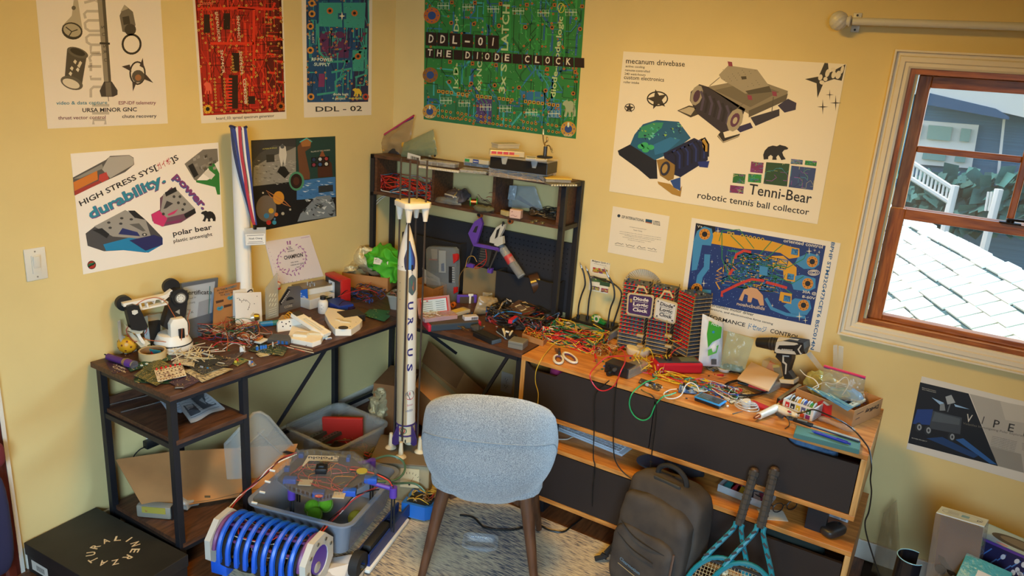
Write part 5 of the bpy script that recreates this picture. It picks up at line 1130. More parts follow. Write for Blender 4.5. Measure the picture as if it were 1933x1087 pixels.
wire('green_cable','long green cable looped in front of the gauge cabinet',[at(*p)for p in((662,905,.24),(690,876,.27),(730,860,.26),(758,868,.24),(764,888,.22),(745,906,.21),(700,908,.22),(672,898,.23),(700,902,.2),(740,912,.16),(780,912,.13),(800,925,.1),(812,950,.06),(818,965,.03))],.005,'4c6a52','cable')
wire('floor_power_cable','black power cable lying on the rug beside the chair legs',[at(x,y,.0125)for x,y in((868,972),(892,976),(905,988),(915,996),(940,1000),(975,999),(1010,988),(1035,1000),(1062,1004),(1080,992),(1098,978))],.0042,'141414','cable')
t=thing('blister_pack','empty clear plastic blister pack lying on the rug under the chair','packaging',at(906,1032,.008),radians(28))
clear_tub(t,.13,.085,.03,mat('thin_clear_shell','c8ccd0',.1,alpha=.16),.002,.8,.01,.015)
# ==== in front of and around the sideboards
# ---- backpack
t=thing('backpack','worn brown-black backpack leaning against the sideboard','backpack',(2.005,-.785,.012),radians(-14));t.scale=(1,1,.92);t.rotation_euler=(radians(-9),radians(-2),radians(-14))
MBP=mat('brown_nylon','453c33',.75,c2='332c27',nscale=9,bump=.25);MBZ=mat('zip_tape','5d4536',.6);MBD=mat('black_webbing','1c1a19',.8)
def lump(name,c,size,p,seed,amp,parent,m=MBP,sc=9):
 b=B();pillow(b,c,size,p,40,26);me=b.mesh(name,m,True);crumple(me,amp,sc,seed);return obj(name,me,parent)
lump('main_compartment',(0,.02,.255),(.345,.15,.51),.42,2,.012,t)
lump('front_compartment',(0,-.045,.22),(.315,.10,.43),.45,5,.012,t)
fp_=lump('front_pocket',(-.005,-.085,.15),(.27,.06,.28),.4,7,.008,t)
lump('side_pocket',(.17,.0,.10),(.05,.10,.17),.45,9,.006,t)
def yf_(x,z):return-.108+.05*abs(x/.16)**3+.04*max(0,(z-.30)/.12)**2
for nm,pts in(('zipper',[(-.14,-.055,.06),(-.148,-.06,.2),(-.135,-.065,.34),(-.09,-.06,.405),(0,-.055,.385),(.06,-.06,.38),(.12,-.06,.40),(.148,-.06,.33),(.152,-.055,.2),(.148,-.05,.05)]),('zipper',[(-.165,.0,.1),(-.168,.0,.3),(-.14,-.01,.45),(-.06,-.02,.49),(.05,-.02,.47),(.13,-.01,.45),(.168,.0,.3)]),('zipper',[(.125,-.098,.26),(.128,-.105,.15),(.12,-.105,.04)])):
 b=B();b.tube(pts,.0045,6);part(nm,b,MBZ,t)
for pts in([(-.115,-.112,.295),(-.05,-.122,.265),(0,-.124,.255),(.05,-.122,.25),(.11,-.110,.245)],[(-.12,-.112,.24),(-.04,-.125,.21),(.06,-.124,.195)],[(-.13,-.105,.22),(-.135,-.106,.14)]):
 b=B();b.tube(pts,.0022,5);part('pocket_seam',b,MBD,t)
b=B();b.tube([(-.06,.0,.495),(-.055,-.005,.535),(-.02,-.01,.562),(.03,-.01,.562),(.065,-.005,.53),(.07,.0,.485)],.0105,8);part('carry_handle',b,MBD,t)
b=B();b.cbox((.005,-.028,.49),(.12,.012,.05),(.5,0,.0),bev=.006);part('handle_panel',b,mat('dark_grey_mesh','35332f',.8),t)
b=B();b.tube([(-.17,.03,.12),(-.21,.02,.06),(-.235,0,.03),(-.26,-.02,.012)],.012,6);b.tube([(-.17,.05,.2),(-.205,.04,.12),(-.23,.0,.05)],.009,6);part('shoulder_strap',b,MBD,t)
b=B();b.cbox((-.232,.0,.035),(.03,.012,.022),(.2,.3,.4),bev=.003);part('buckle',b,MAT_BLACK,t)
for x,y,z in((-.137,-.108,.115),(-.05,-.065,.41)):b=B();b.cbox((x,y,z),(.007,.004,.022),bev=.001);part('zip_pull',b,M('8a8278',.35,.8),t)
P=uvprint(lambda x,y,d:V((x,-.1235-d+.04*(x/.13)**2*.3,y)));P.text('Clearmotion',(-.085,.135),(.015,.12),.014,'5a7688',1,.02);P.stroke([(-.09,.117),(.01,.102)],.0035,'a08a60',1);P.done('logo',fp_)
# ---- tennis rackets
def racket(label,butt,gripend,wide):
 """local z from head tip (0) to butt (.685); face normal along local y"""
 bt_=pl(*butt,1,-.632);best=None
 for i in range(400):
  y=-.632-i*.001;p=pl(*gripend,1,y)
  e=abs((p-bt_).length-.20)
  if p.z<bt_.z and(best is None or e<best[0]):best=(e,p)
 zax=(bt_-best[1]).normalized();tip=bt_-zax*.685;sl_=0
 L=(bt_.z-.012)/zax.z;L=min(.70,max(.60,L));tip=bt_-zax*L
 yax=(V((0,1,.35))-zax*V((0,1,.35)).dot(zax)).normalized();xax=yax.cross(zax)
 t=thing('tennis_racket',label,'racket',group='tennis rackets against the sideboard');k=L/.685
 t.matrix_world=Matrix(((xax.x*k,yax.x*k,zax.x*k,tip.x),(xax.y*k,yax.y*k,zax.y*k,tip.y),(xax.z*k,yax.z*k,zax.z*k,tip.z),(0,0,0,1)))
 MT=mat('teal_racket_paint','17788c',.25,coat=.5);hc,hx,hz=.172,.125,.165
 b=B();b.tube([(hx*sin(a),0,hc-hz*cos(a))for a in[k_*2*pi/40 for k_ in range(40)]],.0095,8,sub=1,closed=True);part('head_frame',b,MT,t)
 b=B();b.tube([(hx*.62*sin(a)*1.0,0,hc+hz*.80+.012*cos(a)-.0)for a in[radians(-80+k_*20)for k_ in range(9)]],.007,6,sub=1);part('throat_bridge',b,MAT_BLACK,t)
 for s in(-1,1):
  b=B();b.tube([(s*.085,0,.30),(s*.066,0,.345),(s*.035,0,.405),(s*.014,0,.45),(s*.012,0,.475)],.0095,8);sh_=part('throat_arm',b,MT,t)
  b=B()
  for q in range(5):z_=.325+q*.03;x_=s*(.078-.0005*0-(z_-.325)*.52);b.cbox((x_,-.0065,z_),(.008,.008,.02),(0,s*-.9,0),bev=.001)
  part('black_stripe',b,MAT_BLACK,sh_,False)
 b=B()
 for i in range(-9,10):
  x=i*.012;h=hz*sqrt(max(0,1-(x/hx)**2));b.cone((x,0,hc-h),(x,0,hc+h),.0008,n=4)
 for i in range(-12,13):
  z=i*.0125;h=hx*sqrt(max(0,1-(z/hz)**2));b.cone((-h,0,hc+z),(h,0,hc+z),.0008,n=4)
 part('strings',b,M('c8b890',.5),t,False,kind='stuff')
 b=B();b.prism([(.0165*cos(a),.0145*sin(a))for a in[k_*pi/4+pi/8 for k_ in range(8)]],.465,.67);b.prism([(.0195*cos(a),.0175*sin(a))for a in[k_*pi/4+pi/8 for k_ in range(8)]],.655,.672);gp=part('grip',b,mat('grey_grip_tape','3a3632',.85,noise=.2,nscale=40),t,False)
 b=B()
 for q in range(10):b.lathe([(.0178,-.0012),(.0186,0),(.0178,.0012)],10,Matrix.Translation((0,0,.475+q*.019))@Matrix.Rotation(.35,4,'X'))
 part('grip_wrap',b,mat('grey_grip_tape'),gp)
 b=B();b.ball((0,0,.676),.017,12,sc=(1,.9,.7));part('butt_cap',b,M('4a3628',.5),t)
 if wide:
  b=B();b.cone((0,-.004,.292),(0,.004,.292),.012,n=20);dm=part('dampener',b,M('d8ccaa',.5),t)
  P=uvprint(lambda x,y,d:V((x,-.0042-d,y)));P.text('5k',(-.007,.288),(.007,.288),.008,'2a2624',1);P.done('dampener_mark',dm)
 return t
racket('teal tennis racket with grey grip nearest the backpack, white dampener showing',(1426,884),(1396,985),True)
racket('teal tennis racket with grey grip on the right of the pair',(1464,882),(1438,985),False)
# ---- in the gap between the sideboards (top of the lower one)
ZS=.3755
c,a,L=edge((1072,822),(1133,828),ZS);c=at(1095,818,ZS)
t=thing('keyboard','white computer keyboard lying between the two sideboards','keyboard',(1.52,-.42,ZS),radians(-6))
b=B();b.box(-.21,-.06,0,.21,.06,.012,bev=.004);part('keyboard_body',b,M('a8b4c0',.4),t)
b=B();b.box(-.005,-.018,0,.010,-.003,.005);km=b.mesh('key',M('c0cad2',.5))
for i in range(22):
 for j in range(5):obj('key',km,t,(-.198+i*.018,-.036+j*.019,.012))
wire('white_usb_cable','white cable lying in front of the keyboard',[at(x,y,ZS+.004)for x,y in((1054,829),(1070,829),(1080,825),(1095,822))],.0022,'c8c4ba','cable')
wire('short_white_lead','short white lead with plug lying below the upper sideboard edge',[at(x,y,ZS+.006)for x,y in((1157,854),(1163,848),(1175,841))],.003,'c8c4ba','cable')
p=at(1228,872,ZS);b=B();b.lathe([(.008,0),(.06,0),(.06,.0012),(.008,.0012),(.008,0)],28);b.lathe([(.008,.0013),(.06,.0013),(.06,.0028),(.008,.0028)],28,Matrix.Translation((.004,.003,0)));solo('disc_stack',b,mat('mirror_blue_disc','8fb0d0',.15,.7),'shiny blue discs lying under the upper sideboard','disc',p)
blob('black_glove','black cloth bundle behind the backpack handle','cloth',at(1292,892,ZS),(.16,.10,.05),mat('black_felt'),.02,20,6,.6)
p=at(1405,940,ZS);t=thing('card_tray','clear tray of bright red, yellow and blue cards behind the racket grips','tray',(p.x,p.y+.03,ZS),radians(-6))
b=B();w_,d_,h=.20,.11,.03
b.box(-w_/2,-d_/2,0,w_/2,d_/2,.002).box(-w_/2,-d_/2,.002,w_/2,-d_/2+.002,h).box(-w_/2,d_/2-.002,.002,w_/2,d_/2,h).box(-w_/2,-d_/2,.002,-w_/2+.002,d_/2,h).box(w_/2-.002,-d_/2,.002,w_/2,d_/2,h);part('tray',b,MAT_CLEAR2,t,False)
for k,(x,cc)in enumerate(((-.07,'2a8a8a'),(-.045,'c03040'),(-.02,'c8a820'),(.01,'2a6ab0'),(.04,'d8d4c8'),(.07,'b03a5a'))):b=B();b.cbox((x,-.01+.012*(k%2),.009),(.035,.07,.012),(0,0,.1*k),bev=.001);part('card',b,M(cc,.5),t,False)
p=at(1458,972,ZS);b=B();b.box(-.05,-.035,0,.05,.035,.0015);solo('white_card',b,M('c8c2b0',.6),'white card lying at the sideboard edge right of the racket grips','card',p,.5,sm=False)
p=at(1480,965,ZS);t=thing('pair_of_glasses','folded black glasses beside the black sideboard leg','glasses',(p.x,p.y,ZS),.9)
b=B()
for s in(-1,1):b.tube([(s*.033+.024*cos(a),0,.022+.02*sin(a))for a in[k*pi/6 for k in range(12)]],.002,5,sub=1,closed=True)
b.tube([(-.01,0,.026),(0,0,.03),(.01,0,.026)],.0016,5);part('frame',b,MAT_BLACK,t)
for s in(-1,1):b=B();b.tube([(s*.057,0,.03),(s*.058,.05,.03),(s*.05,.12,.012)],.002,5);part('temple',b,MAT_BLACK,t)
p=at(1570,1012,ZS);t=thing('computer_mouse','dark grey computer mouse on the lower sideboard','mouse',(p.x,p.y+.02,ZS),-.5)
b=B();pillow(b,(0,0,.017),(.062,.105,.036),.6,20,12);part('mouse_body',b,mat('dark_grey_plastic','2c2a28',.45),t);b=B();b.cone((-.004,.03,.034),(.004,.03,.034),.006,n=10);part('scroll_wheel',b,MAT_BLACK,t)
p=at(1572,985,ZS);b=B();b.box(-.05,-.02,0,.05,.02,.03,bev=.002);t=solo('small_white_box',b,M('b4b8c0',.5),'small white box behind the computer mouse','box',(p.x,p.y+.05,ZS),-.05,sm=False)
P=uvprint(lambda x,y,d:V((x,-.0202-d,y)))
for k in range(3):P.stroke([(-.04,.022-k*.007),(.02,.022-k*.007)],.002,'4a5058',1)
P.rect(.025,.006,.042,.024,'6a7078',1);P.done('box_print',t)
p=pl(1068,690,1,-.56);blob('pink_cloth','crumpled pink cloth seen over the left upper door','cloth',V((p.x+.0,-.50,.51)),(.20,.12,.205),mat('pink_fabric','9c2a5c',.9),.012,14,3,.6)
blob('denim_cloth','blue denim cloth seen over the right upper door','cloth',V((pl(1520,850,1,-.58).x,-.52,.51)),(.22,.12,.208),mat('denim','4a6a8c',.9,noise=.2,nscale=60),.012,14,4,.6)
blob('patterned_scarf','black and white patterned cloth over the lower left door','cloth',V((pl(1075,860,1,-.6).x-.0,-.52,.124)),(.18,.14,.222),mat('zigzag_cloth','c8c4ba',.9,c2='2a2a2c',nscale=26),.012,14,5,.6)
blob('dark_green_cloth','dark green cloth seen over the lower right door','cloth',V((2.42,-.52,.124)),(.30,.12,.215),mat('dark_green_fabric','1c2620',.9),.012,14,6,.6)
# ---- waste bin full of packaging at the lower right
t=thing('waste_bin','black plastic waste bin with shiny rim at the bottom right','bin',(3.15,-.40,.0085))
b=B();pr=[(.18,0),(.20,.35),(.212,.352),(.214,.362),(.196,.362),(.175,.012),(0,.012)];b.lathe(pr,40,Matrix.Diagonal((1.05,.95,1,1)));part('bin_body',b,mat('glossy_black_bin','1a1a1e',.18),t)
blob('bin_liner_fill','crumpled packing paper filling the waste bin','paper',V((3.15,-.40,.022)),(.28,.26,.30),mat('brown_packing_paper','7a6a54',.8),.012,12,8,.75)
p=pl(1712,1062,1,-.62)
t=thing('coiled_black_strap','glossy black curved plastic band standing at the bottom right','plastic band',(p.x,-.655,p.z-.10))
b=B();b.grid(lambda i,j:V((.05*cos(4.4*i+1.2)*(1-.2*i)+.01,.05*sin(4.4*i+1.2)*(1-.2*i),-.06+.205*j)),30,4);part('band',b,mat('glossy_black_bin'),t)
b=B();b.tube([V((.05*cos(4.4*i/29+1.2)*(1-.2*i/29)+.01,.05*sin(4.4*i/29+1.2)*(1-.2*i/29),.146))for i in range(30)],.0016,6,sub=1);part('edge_highlight',b,M('8cc4dc',.2),t)  # pale blue tube draws the glossy highlight along the black band's edge
b=B();b.cone((.01,0,-p.z+.10),(.01,0,0),.03,.04,20);part('stem',b,MAT_BLACK,t)
ZB=.33
a0,a1,a2=at(1757,956,.56),at(1843,986,.56),at(1751,990,.56)
t=thing('clear_product_box','clear plastic product box with white label top standing in the waste bin','box',(2.985,-.47,ZB-.02),radians(-12));t.rotation_euler=(radians(-8),radians(-6),radians(-10))
b=B();b.box(-.075,-.045,0,.075,.045,.24,bev=.002);part('clear_shell',b,mat('smoky_clear','9a938c',.1,alpha=.4),t,False)
b=B();b.box(-.073,-.043,.241,.073,.043,.244);tp=part('label_top',b,M('cfe0e8',.3),t,False)
P=uvprint(lambda x,y,d:V((x,y,.2443+d)));P.ring(0,0,.062,.0015,'5a7a98',1,24,.03)
for k in range(4):P.stroke([(-.045,.012-k*.008),(-.01,.012-k*.008)],.002,'6a8098',1)
P.rect(-.002,-.014,.022,.012,'7ab0d8',1);P.ring(.052,-.008,.009,.004,'2a3f70',2,3);P.done('label_print',tp)
b=B();b.cbox((0,.02,.12),(.13,.002,.2),(.1,0,0));part('insert_card',b,M('6b4a3e',.6),t,False)
b=B();b.cone((-.035,-.046,.05),(-.035,-.048,.05),.016,n=20);part('round_sticker',b,M('5a544c',.5),t)
t=thing('tissue_box','patterned purple and green tissue box with oval opening','box',(3.135,-.36,ZB+.035),radians(-16))
b=B();b.box(-.11,-.06,0,.11,.06,.11,bev=.002);bd=part('carton',b,M('23204e',.5),t,False)
def tsf(f):return uvprint(f)
P=tsf(lambda x,y,d:V((x,y,.1102+d)));P.rect(-.109,-.059,.109,.059,'8fb8cc',1);P.poly([(-.105,-.055),(-.06,-.05),(-.03,-.055),(.1,-.055),(.105,.05),(.02,.055),(-.09,.05)],'a8c4d0',2);P.disc(.02,0,.085,'4a463e',3,30,.036);P.disc(.03,.004,.07,'7a7466',4,24,.024);P.disc(.085,.045,.012,'8ab040',3,12,.02);P.disc(-.02,-.048,.02,'c88aa0',3,12,.006);P.done('top_print',bd)
R=random.Random(6)
for f,u0,u1 in((lambda x,y,d:V((x,-.0602-d,y)),-.105,.105),(lambda x,y,d:V((-.1102-d,-x,y)),-.055,.055)):
 P=tsf(f)
 if u1>.08:
  P.rect(-.109,.1,.109,.11,'5a3a98',1)
  for k in range(9):x,y=u0+.02+k*.022,.02+.03*(k%2);P.stroke([(x,y),(x+.02,y+.035)],.004,'4a78c0',2)
  for k in range(8):P.disc(R.uniform(u0+.01,u1-.01),R.uniform(.02,.09),.007,'c8d0e0',3,10,.011,R.uniform(-1,1))
  P.disc(-.09,.09,.022,'6aa860',3,14,.02);P.stroke([(.05,.03),(.09,.045)],.004,'c87038',3)
 else:
  P.rect(-.06,0,.06,.11,'6a2a68',1)
  for k in range(6):P.disc(R.uniform(u0,u1),R.uniform(.015,.09),.011,R.choice(['6a9030','86b040','5a2a5a']),2,12,.02)
 P.done('side_print',bd)
p=at(1838,1068,.42);b=B();b.cbox((0,0,.05),(.14,.02,.11),(-.9,0,0),bev=.004);t=solo('blue_blister_card',b,mat('blue_shiny_blister','4aa0b4',.2,bump=.6,nscale=50),'shiny blue blister package in front of the tissue box','package',(3.06,-.545,ZB+.03),radians(-14))
b=B();b.cbox((.02,-.016,.05),(.08,.004,.05),(-.9,0,0));part('white_card',b,M('c8ccd0',.6),t,False)
b=B();b.cbox((0,0,.03),(.13,.09,.004),(-.5,.1,0));t=solo('folded_leaflet',b,M('d0ccc0',.6),'folded white leaflet in the waste bin at the bottom right corner','leaflet',(3.16,-.52,ZB+.05),.1,sm=False)
t=thing('glass_jar','glass jar with green and gold label at the bottom edge','jar',(2.99,-.60,ZB-.03))
b=B();b.lathe([(.0,0),(.036,0),(.042,.02),(.042,.07),(.03,.085),(.03,.095),(0,.095)],24);part('jar',b,mat('jar_glass','b0b49a',.08,alpha=.5),t);b=B();b.lathe([(.0425,.022),(.0425,.066)],24);part('label',b,mat('green_label','2a6a3a',.5,c2='b08030',nscale=30),t)
p=at(1665,1080,.08);blob('orange_packet','orange-red packet on the floor right of the sideboards','packet',V((2.765,-.42,0)),(.12,.10,.13),mat('orange_red_film','c0502c',.4),.012,18,10,.6)
t=thing('hanging_fabric','dark red and navy fabric hanging at the extreme left edge by the door','fabric',tuple(wl(-24,862,.05)))
b=B();pillow(b,(0,0,.0),(.07,.10,.10),.6,16,10);part('sleeve',b,mat('maroon_fabric','6a1f24',.8),t);b=B();pillow(b,(.0,-.02,-.26),(.07,.12,.42),.6,16,12);part('blue_lining',b,mat('navy_fabric','2a2a4c',.8),t)
b=B();b.cone((-.06,-.03,.04),(.02,-.03,.045),.006);part('hanging_loop',b,MAT_BLACK,t)
# ==== on the left arm of the desk
def vplane(a,c,z=DZ):
 if isinstance(a,str):
  k='xy'.index(a[0]);v=float(a[1:])
  p,q=pl(*c,k,v),pl(c[0]+20,c[1],k,v);p.z=z
 else:p,q=at(*a,z),at(*c,z)
 p=p.copy();d=(q-p);d.z=0;d.normalize();n=V((d.y,-d.x,0))
 if n.dot(CAM-p)<0:n=-n
 def f(x,y,dd=0.0):r=ray(x,y);return CAM+r*((p-CAM).dot(n)/r.dot(n))+n*dd
 f.p,f.n,f.d=p,n,d;return f
def panel(f,pts,th,m,name=None,parent=None,loc=None,d0=0.0):
 """upright sheet whose outline is given in photo pixels on the vertical plane f"""
 b=B();F=[f(x,y,d0)-loc for x,y in pts];G=[p-f.n*th for p in F];n=len(F);b.poly(F);b.poly(G[::-1])
 for i in range(n):b.poly([F[i],F[(i+1)%n],G[(i+1)%n],G[i]])
 bmesh.ops.remove_doubles(b.b,verts=b.b.verts,dist=1e-6)
 return part(name,b,m,parent,False)if parent else b
def card(name,label,cat,a,c,pts,th,m,z=DZ,grow=0):
 f=vplane(a,c,z);loc=f.p.copy();b=panel(f,pts,th,m,loc=loc)
 if grow:
  bb=sorted(b.b.verts,key=lambda v:v.co.z)[:2*grow]
  for v in bb:v.co.z=min(v.co.z,.0005)if v.co.z>.0005 else v.co.z
 t=solo(name,b,m,label,cat,loc,sm=False);return t,f,Print(lambda x,y,d:f(x,y,.0004+d)-loc),loc
def pbox(name,label,cat,a,c,depth,h,m,z=DZ,bev=.003,group=None,pname='body',sm=False):
 """box whose front bottom edge runs between two photo pixels on the surface z"""
 p,q=at(*a,z),at(*c,z);d=q-p
 t=thing(name,label,cat,p,atan2(d.y,d.x),group);L=d.length
 b=B();b.box(0,0,.0003,L,depth,h,bev=bev);part(pname,b,m,t,sm);return t,L
PCBM={}
def pcb(name,label,q,col,tr,n=24,z=DZ,th=.0016,comps=(),seed=1,group='loose circuit boards on the desk',pad='c8b070',holes=0,tilt=(0,0)):
 """flat circuit board: four photo pixels on the surface z"""
 P4=[at(x,y,z)for x,y in q];c0=sum(P4,V())/4;c0.z=z
 b=B();b.prism([((p-c0).x,(p-c0).y)for p in P4],0,th);t=solo(name,b,M(col,.4),label,'circuit board',c0,group=group,sm=False)
 P=Print(lambda x,y,d:at(x,y,z+th+.0003+d)-c0);traces(P,q,n,tr,(.5,1.1),None,1,seed,(.08,.4));dots(P,q,n,pad,(.5,.9),3,seed)
 P.done('board_print',t);f=quadf(q);R=random.Random(seed)
 for k,(u,v,w_,d_,h,cc)in enumerate(comps):
  x,y=f(u,v);p=at(x,y,z+th)-c0;b=B();b.cbox((p.x,p.y,th+h/2),(w_,d_,h),(0,0,R.choice((0,.5,1))),bev=.0004);part('component',b,M(cc,.45),t,False)
 return t
 # ---- rolled poster with lanyards
TX=.092;yb_=pl(456,400,0,TX).y;tz=pl(453,240,0,TX).z
t=thing('poster_roll','tall white rolled poster standing in the left desk corner by the wall','poster roll',(TX,yb_,DZ))
b=B();h=tz-DZ;r0=.036
b.grid(lambda i,j:V(((r0-.010*i)*cos(i*11.5),(r0-.010*i)*sin(i*11.5),h*j)),70,2);part('paper',b,MAT_PAPER,t)
a_=atan2(CAM.y-yb_,CAM.x-TX)
P=uvprint(lambda x,y,d:V(((r0+.0006+d)*cos(a_+x/r0),(r0+.0006+d)*sin(a_+x/r0),y)));P.ring(.028,.135,.022,.006,'22242e',1,20,.03);P.disc(.03,.135,.014,'8a8c94',1,16,.02)
for k in range(3):P.rect(.026,.02+k*.025,.034,.035+k*.025,'2a2a6a',1)
P.done('edge_print',t)
ln=thing('ribbon_lanyards','red, white and blue ribbon lanyards with a clear name badge hung over the poster roll','lanyard',(TX,yb_,DZ))
def strip(pts,w_,m,nm):
 b=B();Q=smooth([V(p)for p in pts],6);n_=(CAM-Q[0]-ln.location).normalized()
 rows=[]
 for i,p in enumerate(Q):
  d=(Q[min(i+1,len(Q)-1)]-Q[max(i-1,0)]).normalized();s=d.cross(n_).normalized()*w_/2;rows.append((p-s,p+s))
 for(a,c),(e,g)in zip(rows,rows[1:]):b.poly([a,c,g,e]);b.poly([x-n_*.0012 for x in(a,e,g,c)])
 return part(nm,b,m,ln)
fc=vplane((452,560),(478,556));pp0=V((TX,yb_,DZ));fcn=V((cos(a_),sin(a_),0))
def lf(x,y,d=0):r=ray(x,y);return CAM+r*((pp0+fcn*(r0+.004)-CAM).dot(fcn)/r.dot(fcn))+fcn*d-pp0
RIB={'r':M('a81e2c',.6),'w':M('d8d4cc',.6),'b':M('22307a',.6),'k':M('1c2452',.6)}
for cc,w_,pts,d in(('b',.015,(440,243,447,270,455,320,468,370,478,405,481,425),.001),('w',.010,(447,240,452,280,460,330,470,375,479,415),.003),('r',.012,(452,238,455,285,462,330,466,360,474,400,480,425),.005),('b',.014,(462,242,468,290,472,330,476,380,482,425),.002),('k',.012,(437,240,443,290,456,345,468,385,478,420),.0),('w',.008,(458,240,464,300,470,340,476,390,480,420),.004)):
 strip([lf(pts[i],pts[i+1],d)for i in range(0,len(pts),2)],w_,RIB[cc],'ribbon')
b=B();c_=lf(456,239,0);b.tube([(.036*cos(a),.036*sin(a),h+.001+.004*sin(3*a))for a in[a_-1.2+k*.25 for k in range(10)]],.006,6);part('ribbon_top',b,RIB['k'],ln)
bq=[(461,430),(502,428),(502,461),(463,463)]
b=B();F=[lf(x,y,.006)for x,y in bq];G=[p+fcn*.002 for p in F];b.poly(G);b.poly(F[::-1])
for i in range(4):b.poly([F[i],F[(i+1)%4],G[(i+1)%4],G[i]])
bd=part('badge_sleeve',b,mat('clear_badge','d0d4d4',.12,alpha=.5),ln,False)
P=Print(lambda x,y,d:lf(x,y,.0085+d));P.poly([(463,441),(500,440),(501,460),(464,462)],'ddd9d0',1);P.text('Noah Chiang',(470,451),(495,450),3.2,'2a2a2c',2,.02);P.stroke([(466,444),(498,442.5)],1,'5a5a60',2);P.stroke([(469,456),(496,454.5)],.9,'6a6a70',2);P.stroke([(467,459),(498,457.5)],.9,'6a6a70',2);P.done('badge_print',bd)
b=B();b.cbox(lf(481,428,.008),(.012,.012,.02),bev=.002);part('badge_clip',b,MAT_BLACK,ln)
# ---- robot arm
AB=at(327,655,DZ);d_=(at(262,668,DZ)-AB);d_.z=0;d_.normalize();av=V((-d_.y,d_.x,0));av=av if av.dot(CAM-AB)>0 else-av
def ap(x,y,d=0):r=ray(x,y);return CAM+r*((AB-CAM).dot(av)/r.dot(av))+av*d-AB
t=thing('robot_arm','white and black 3D printed robot arm reaching into a tape roll','robot arm',AB)
b=B();b.lathe([(0,0),(.075,0),(.076,.022),(.07,.025),(.07,.03),(.055,.062),(.045,.066),(0,.066)],36);part('base',b,MAT_WHITE,t)
b=B();b.lathe([(.0765,.024),(.0725,.0245),(.0725,.027),(.0765,.0275)],36);part('base_groove',b,MAT_BLACK,t)
c_=ap(330,622,.03);b=B();mx=Matrix(((d_.x,0,av.x,0),(d_.y,0,av.y,0),(0,1,0,0),(0,0,0,1)))
b.prism([(-.034,.0),(.034,.0),(.034,.055),(.022,.075),(-.022,.075),(-.034,.055)],.012,.05,mx=Matrix.Translation((c_.x-av.x*.03,c_.y-av.y*.03,.06))@mx,bev=.002);part('shoulder_housing',b,MAT_WHITE,t)
p=ap(333,622,.052);b=B();b.cbox(p,(.022,.012,.04),(0,0,atan2(d_.y,d_.x)),bev=.001);part('servo',b,MAT_BLACK,t)
MBK=mat('satin_black_print','1b1a1a',.5)
def slab(name,px,w0,w1,m,par=t,bev=.002):
 b=B();F=[ap(x,y,w1)for x,y in px];G=[ap(x,y)+av*w0 for x,y in px];n=len(F);b.poly(F);b.poly(G[::-1])
 G=[q-av*(w1-w0)for q in F]
 b=B();b.poly(F);b.poly(G[::-1])
 for i in range(n):b.poly([F[i],F[(i+1)%n],G[(i+1)%n],G[i]])
 bmesh.ops.remove_doubles(b.b,verts=b.b.verts,dist=1e-6);return part(name,b,m,par,False)
zA=zf(210,520,6.395)
def disc_px(name,x,y,r,w0,w1,m,par=t,n=24):
 c=ap(x,y);b=B();b.cone(c+av*w0,c+av*w1,r,n=n);return part(name,b,m,par)
slab('upper_arm',zA(700,190,770,150,850,160,900,250,880,440,850,500,760,500,680,540,670,640,600,600,660,400),-.02,.022,MBK)
disc_px('motor_back',*zA(750,150)[0],.033,-.035,-.015,MBK);disc_px('motor_front',*zA(800,240)[0],.034,.018,.03,MBK);disc_px('bearing',*zA(800,248)[0],.022,.029,.033,M('8f8d86',.3,.7));hb=disc_px('bearing_plate',*zA(800,248)[0],.017,.032,.035,M('d4d0c4',.4))
for k in range(8):a=k*pi/4;c=ap(*zA(800,248)[0]);b=B();b.cone(c+av*.0345+(d_*cos(a)+V((0,0,1))*sin(a))*.011,c+av*.0356+(d_*cos(a)+V((0,0,1))*sin(a))*.011,.0018,n=6);part('screw_hole',b,MAT_BLACK,hb,False)
slab('arm_badge',zA(745,420,800,390,800,450),.0222,.0228,M('9a968c',.4))
for px in(zA(130,330,640,225,720,165,735,185,650,260,140,370),zA(340,395,660,320,690,300,690,330,660,345,345,410),zA(320,330,345,325,370,405,340,410),zA(410,330,425,320,445,385,425,388),zA(495,320,515,280,525,285,508,335),zA(590,300,680,225,690,240,600,320),zA(425,300,520,275,510,290,440,312)):slab('forearm_truss',px,-.012,.012,MAT_WHITE)
disc_px('elbow_back',*zA(175,350)[0],.03,-.036,-.012,MBK)
slab('elbow_motor',zA(155,400,170,350,240,330,300,345,340,420,415,590,390,630,310,645,215,630),-.01,.028,MBK)
eb=slab('elbow_plate',zA(215,405,245,390,285,395,290,425,250,450,222,440),.0282,.031,M('d4d0c4',.4))
slab('wrist_bracket',zA(180,600,240,640,370,640,350,680,290,690,190,650),-.02,.02,mat('cream_print_plastic'))
slab('wrist_link',zA(285,690,330,670,345,720,400,800,385,820,350,800),-.012,.012,MAT_WHITE);slab('gripper_body',zA(190,670,250,760,360,870,468,820,420,770,370,800,250,690),-.016,.004,mat('cream_print_plastic'));slab('gripper_finger',zA(370,880,430,840,470,925,405,940),-.006,.006,MAT_WHITE)
for cc,pts,d in(('b0592a',(270,330,340,280,430,250,520,245,620,290,690,400,745,490),.03),('b0592a',(330,705,390,735,550,755,700,770,800,760,870,680,890,560,870,480,900,380),.045),('b0592a',(785,590,780,700,770,780,830,840,900,880,950,920),.06),('8a2a2a',(185,600,160,640,180,700,240,770,290,780),.02),('8a2a2a',(405,600,405,650,380,690),.02)):
 b=B();b.tube([ap(x,y,d)for x,y in zA(*pts)],.0016,5);part('servo_lead',b,M(cc,.5),t)
t2,f,P,loc=card('blue_leaflet','pale blue leaflet standing behind the robot arm','leaflet','x.06',(278,638),zA(385,500,440,485,470,740,410,760),.002,M('8fa9c4',.7),grow=2);P.stroke(zA(430,690,420,720),1,'2a3040',1);P.done('leaflet_print',t2)
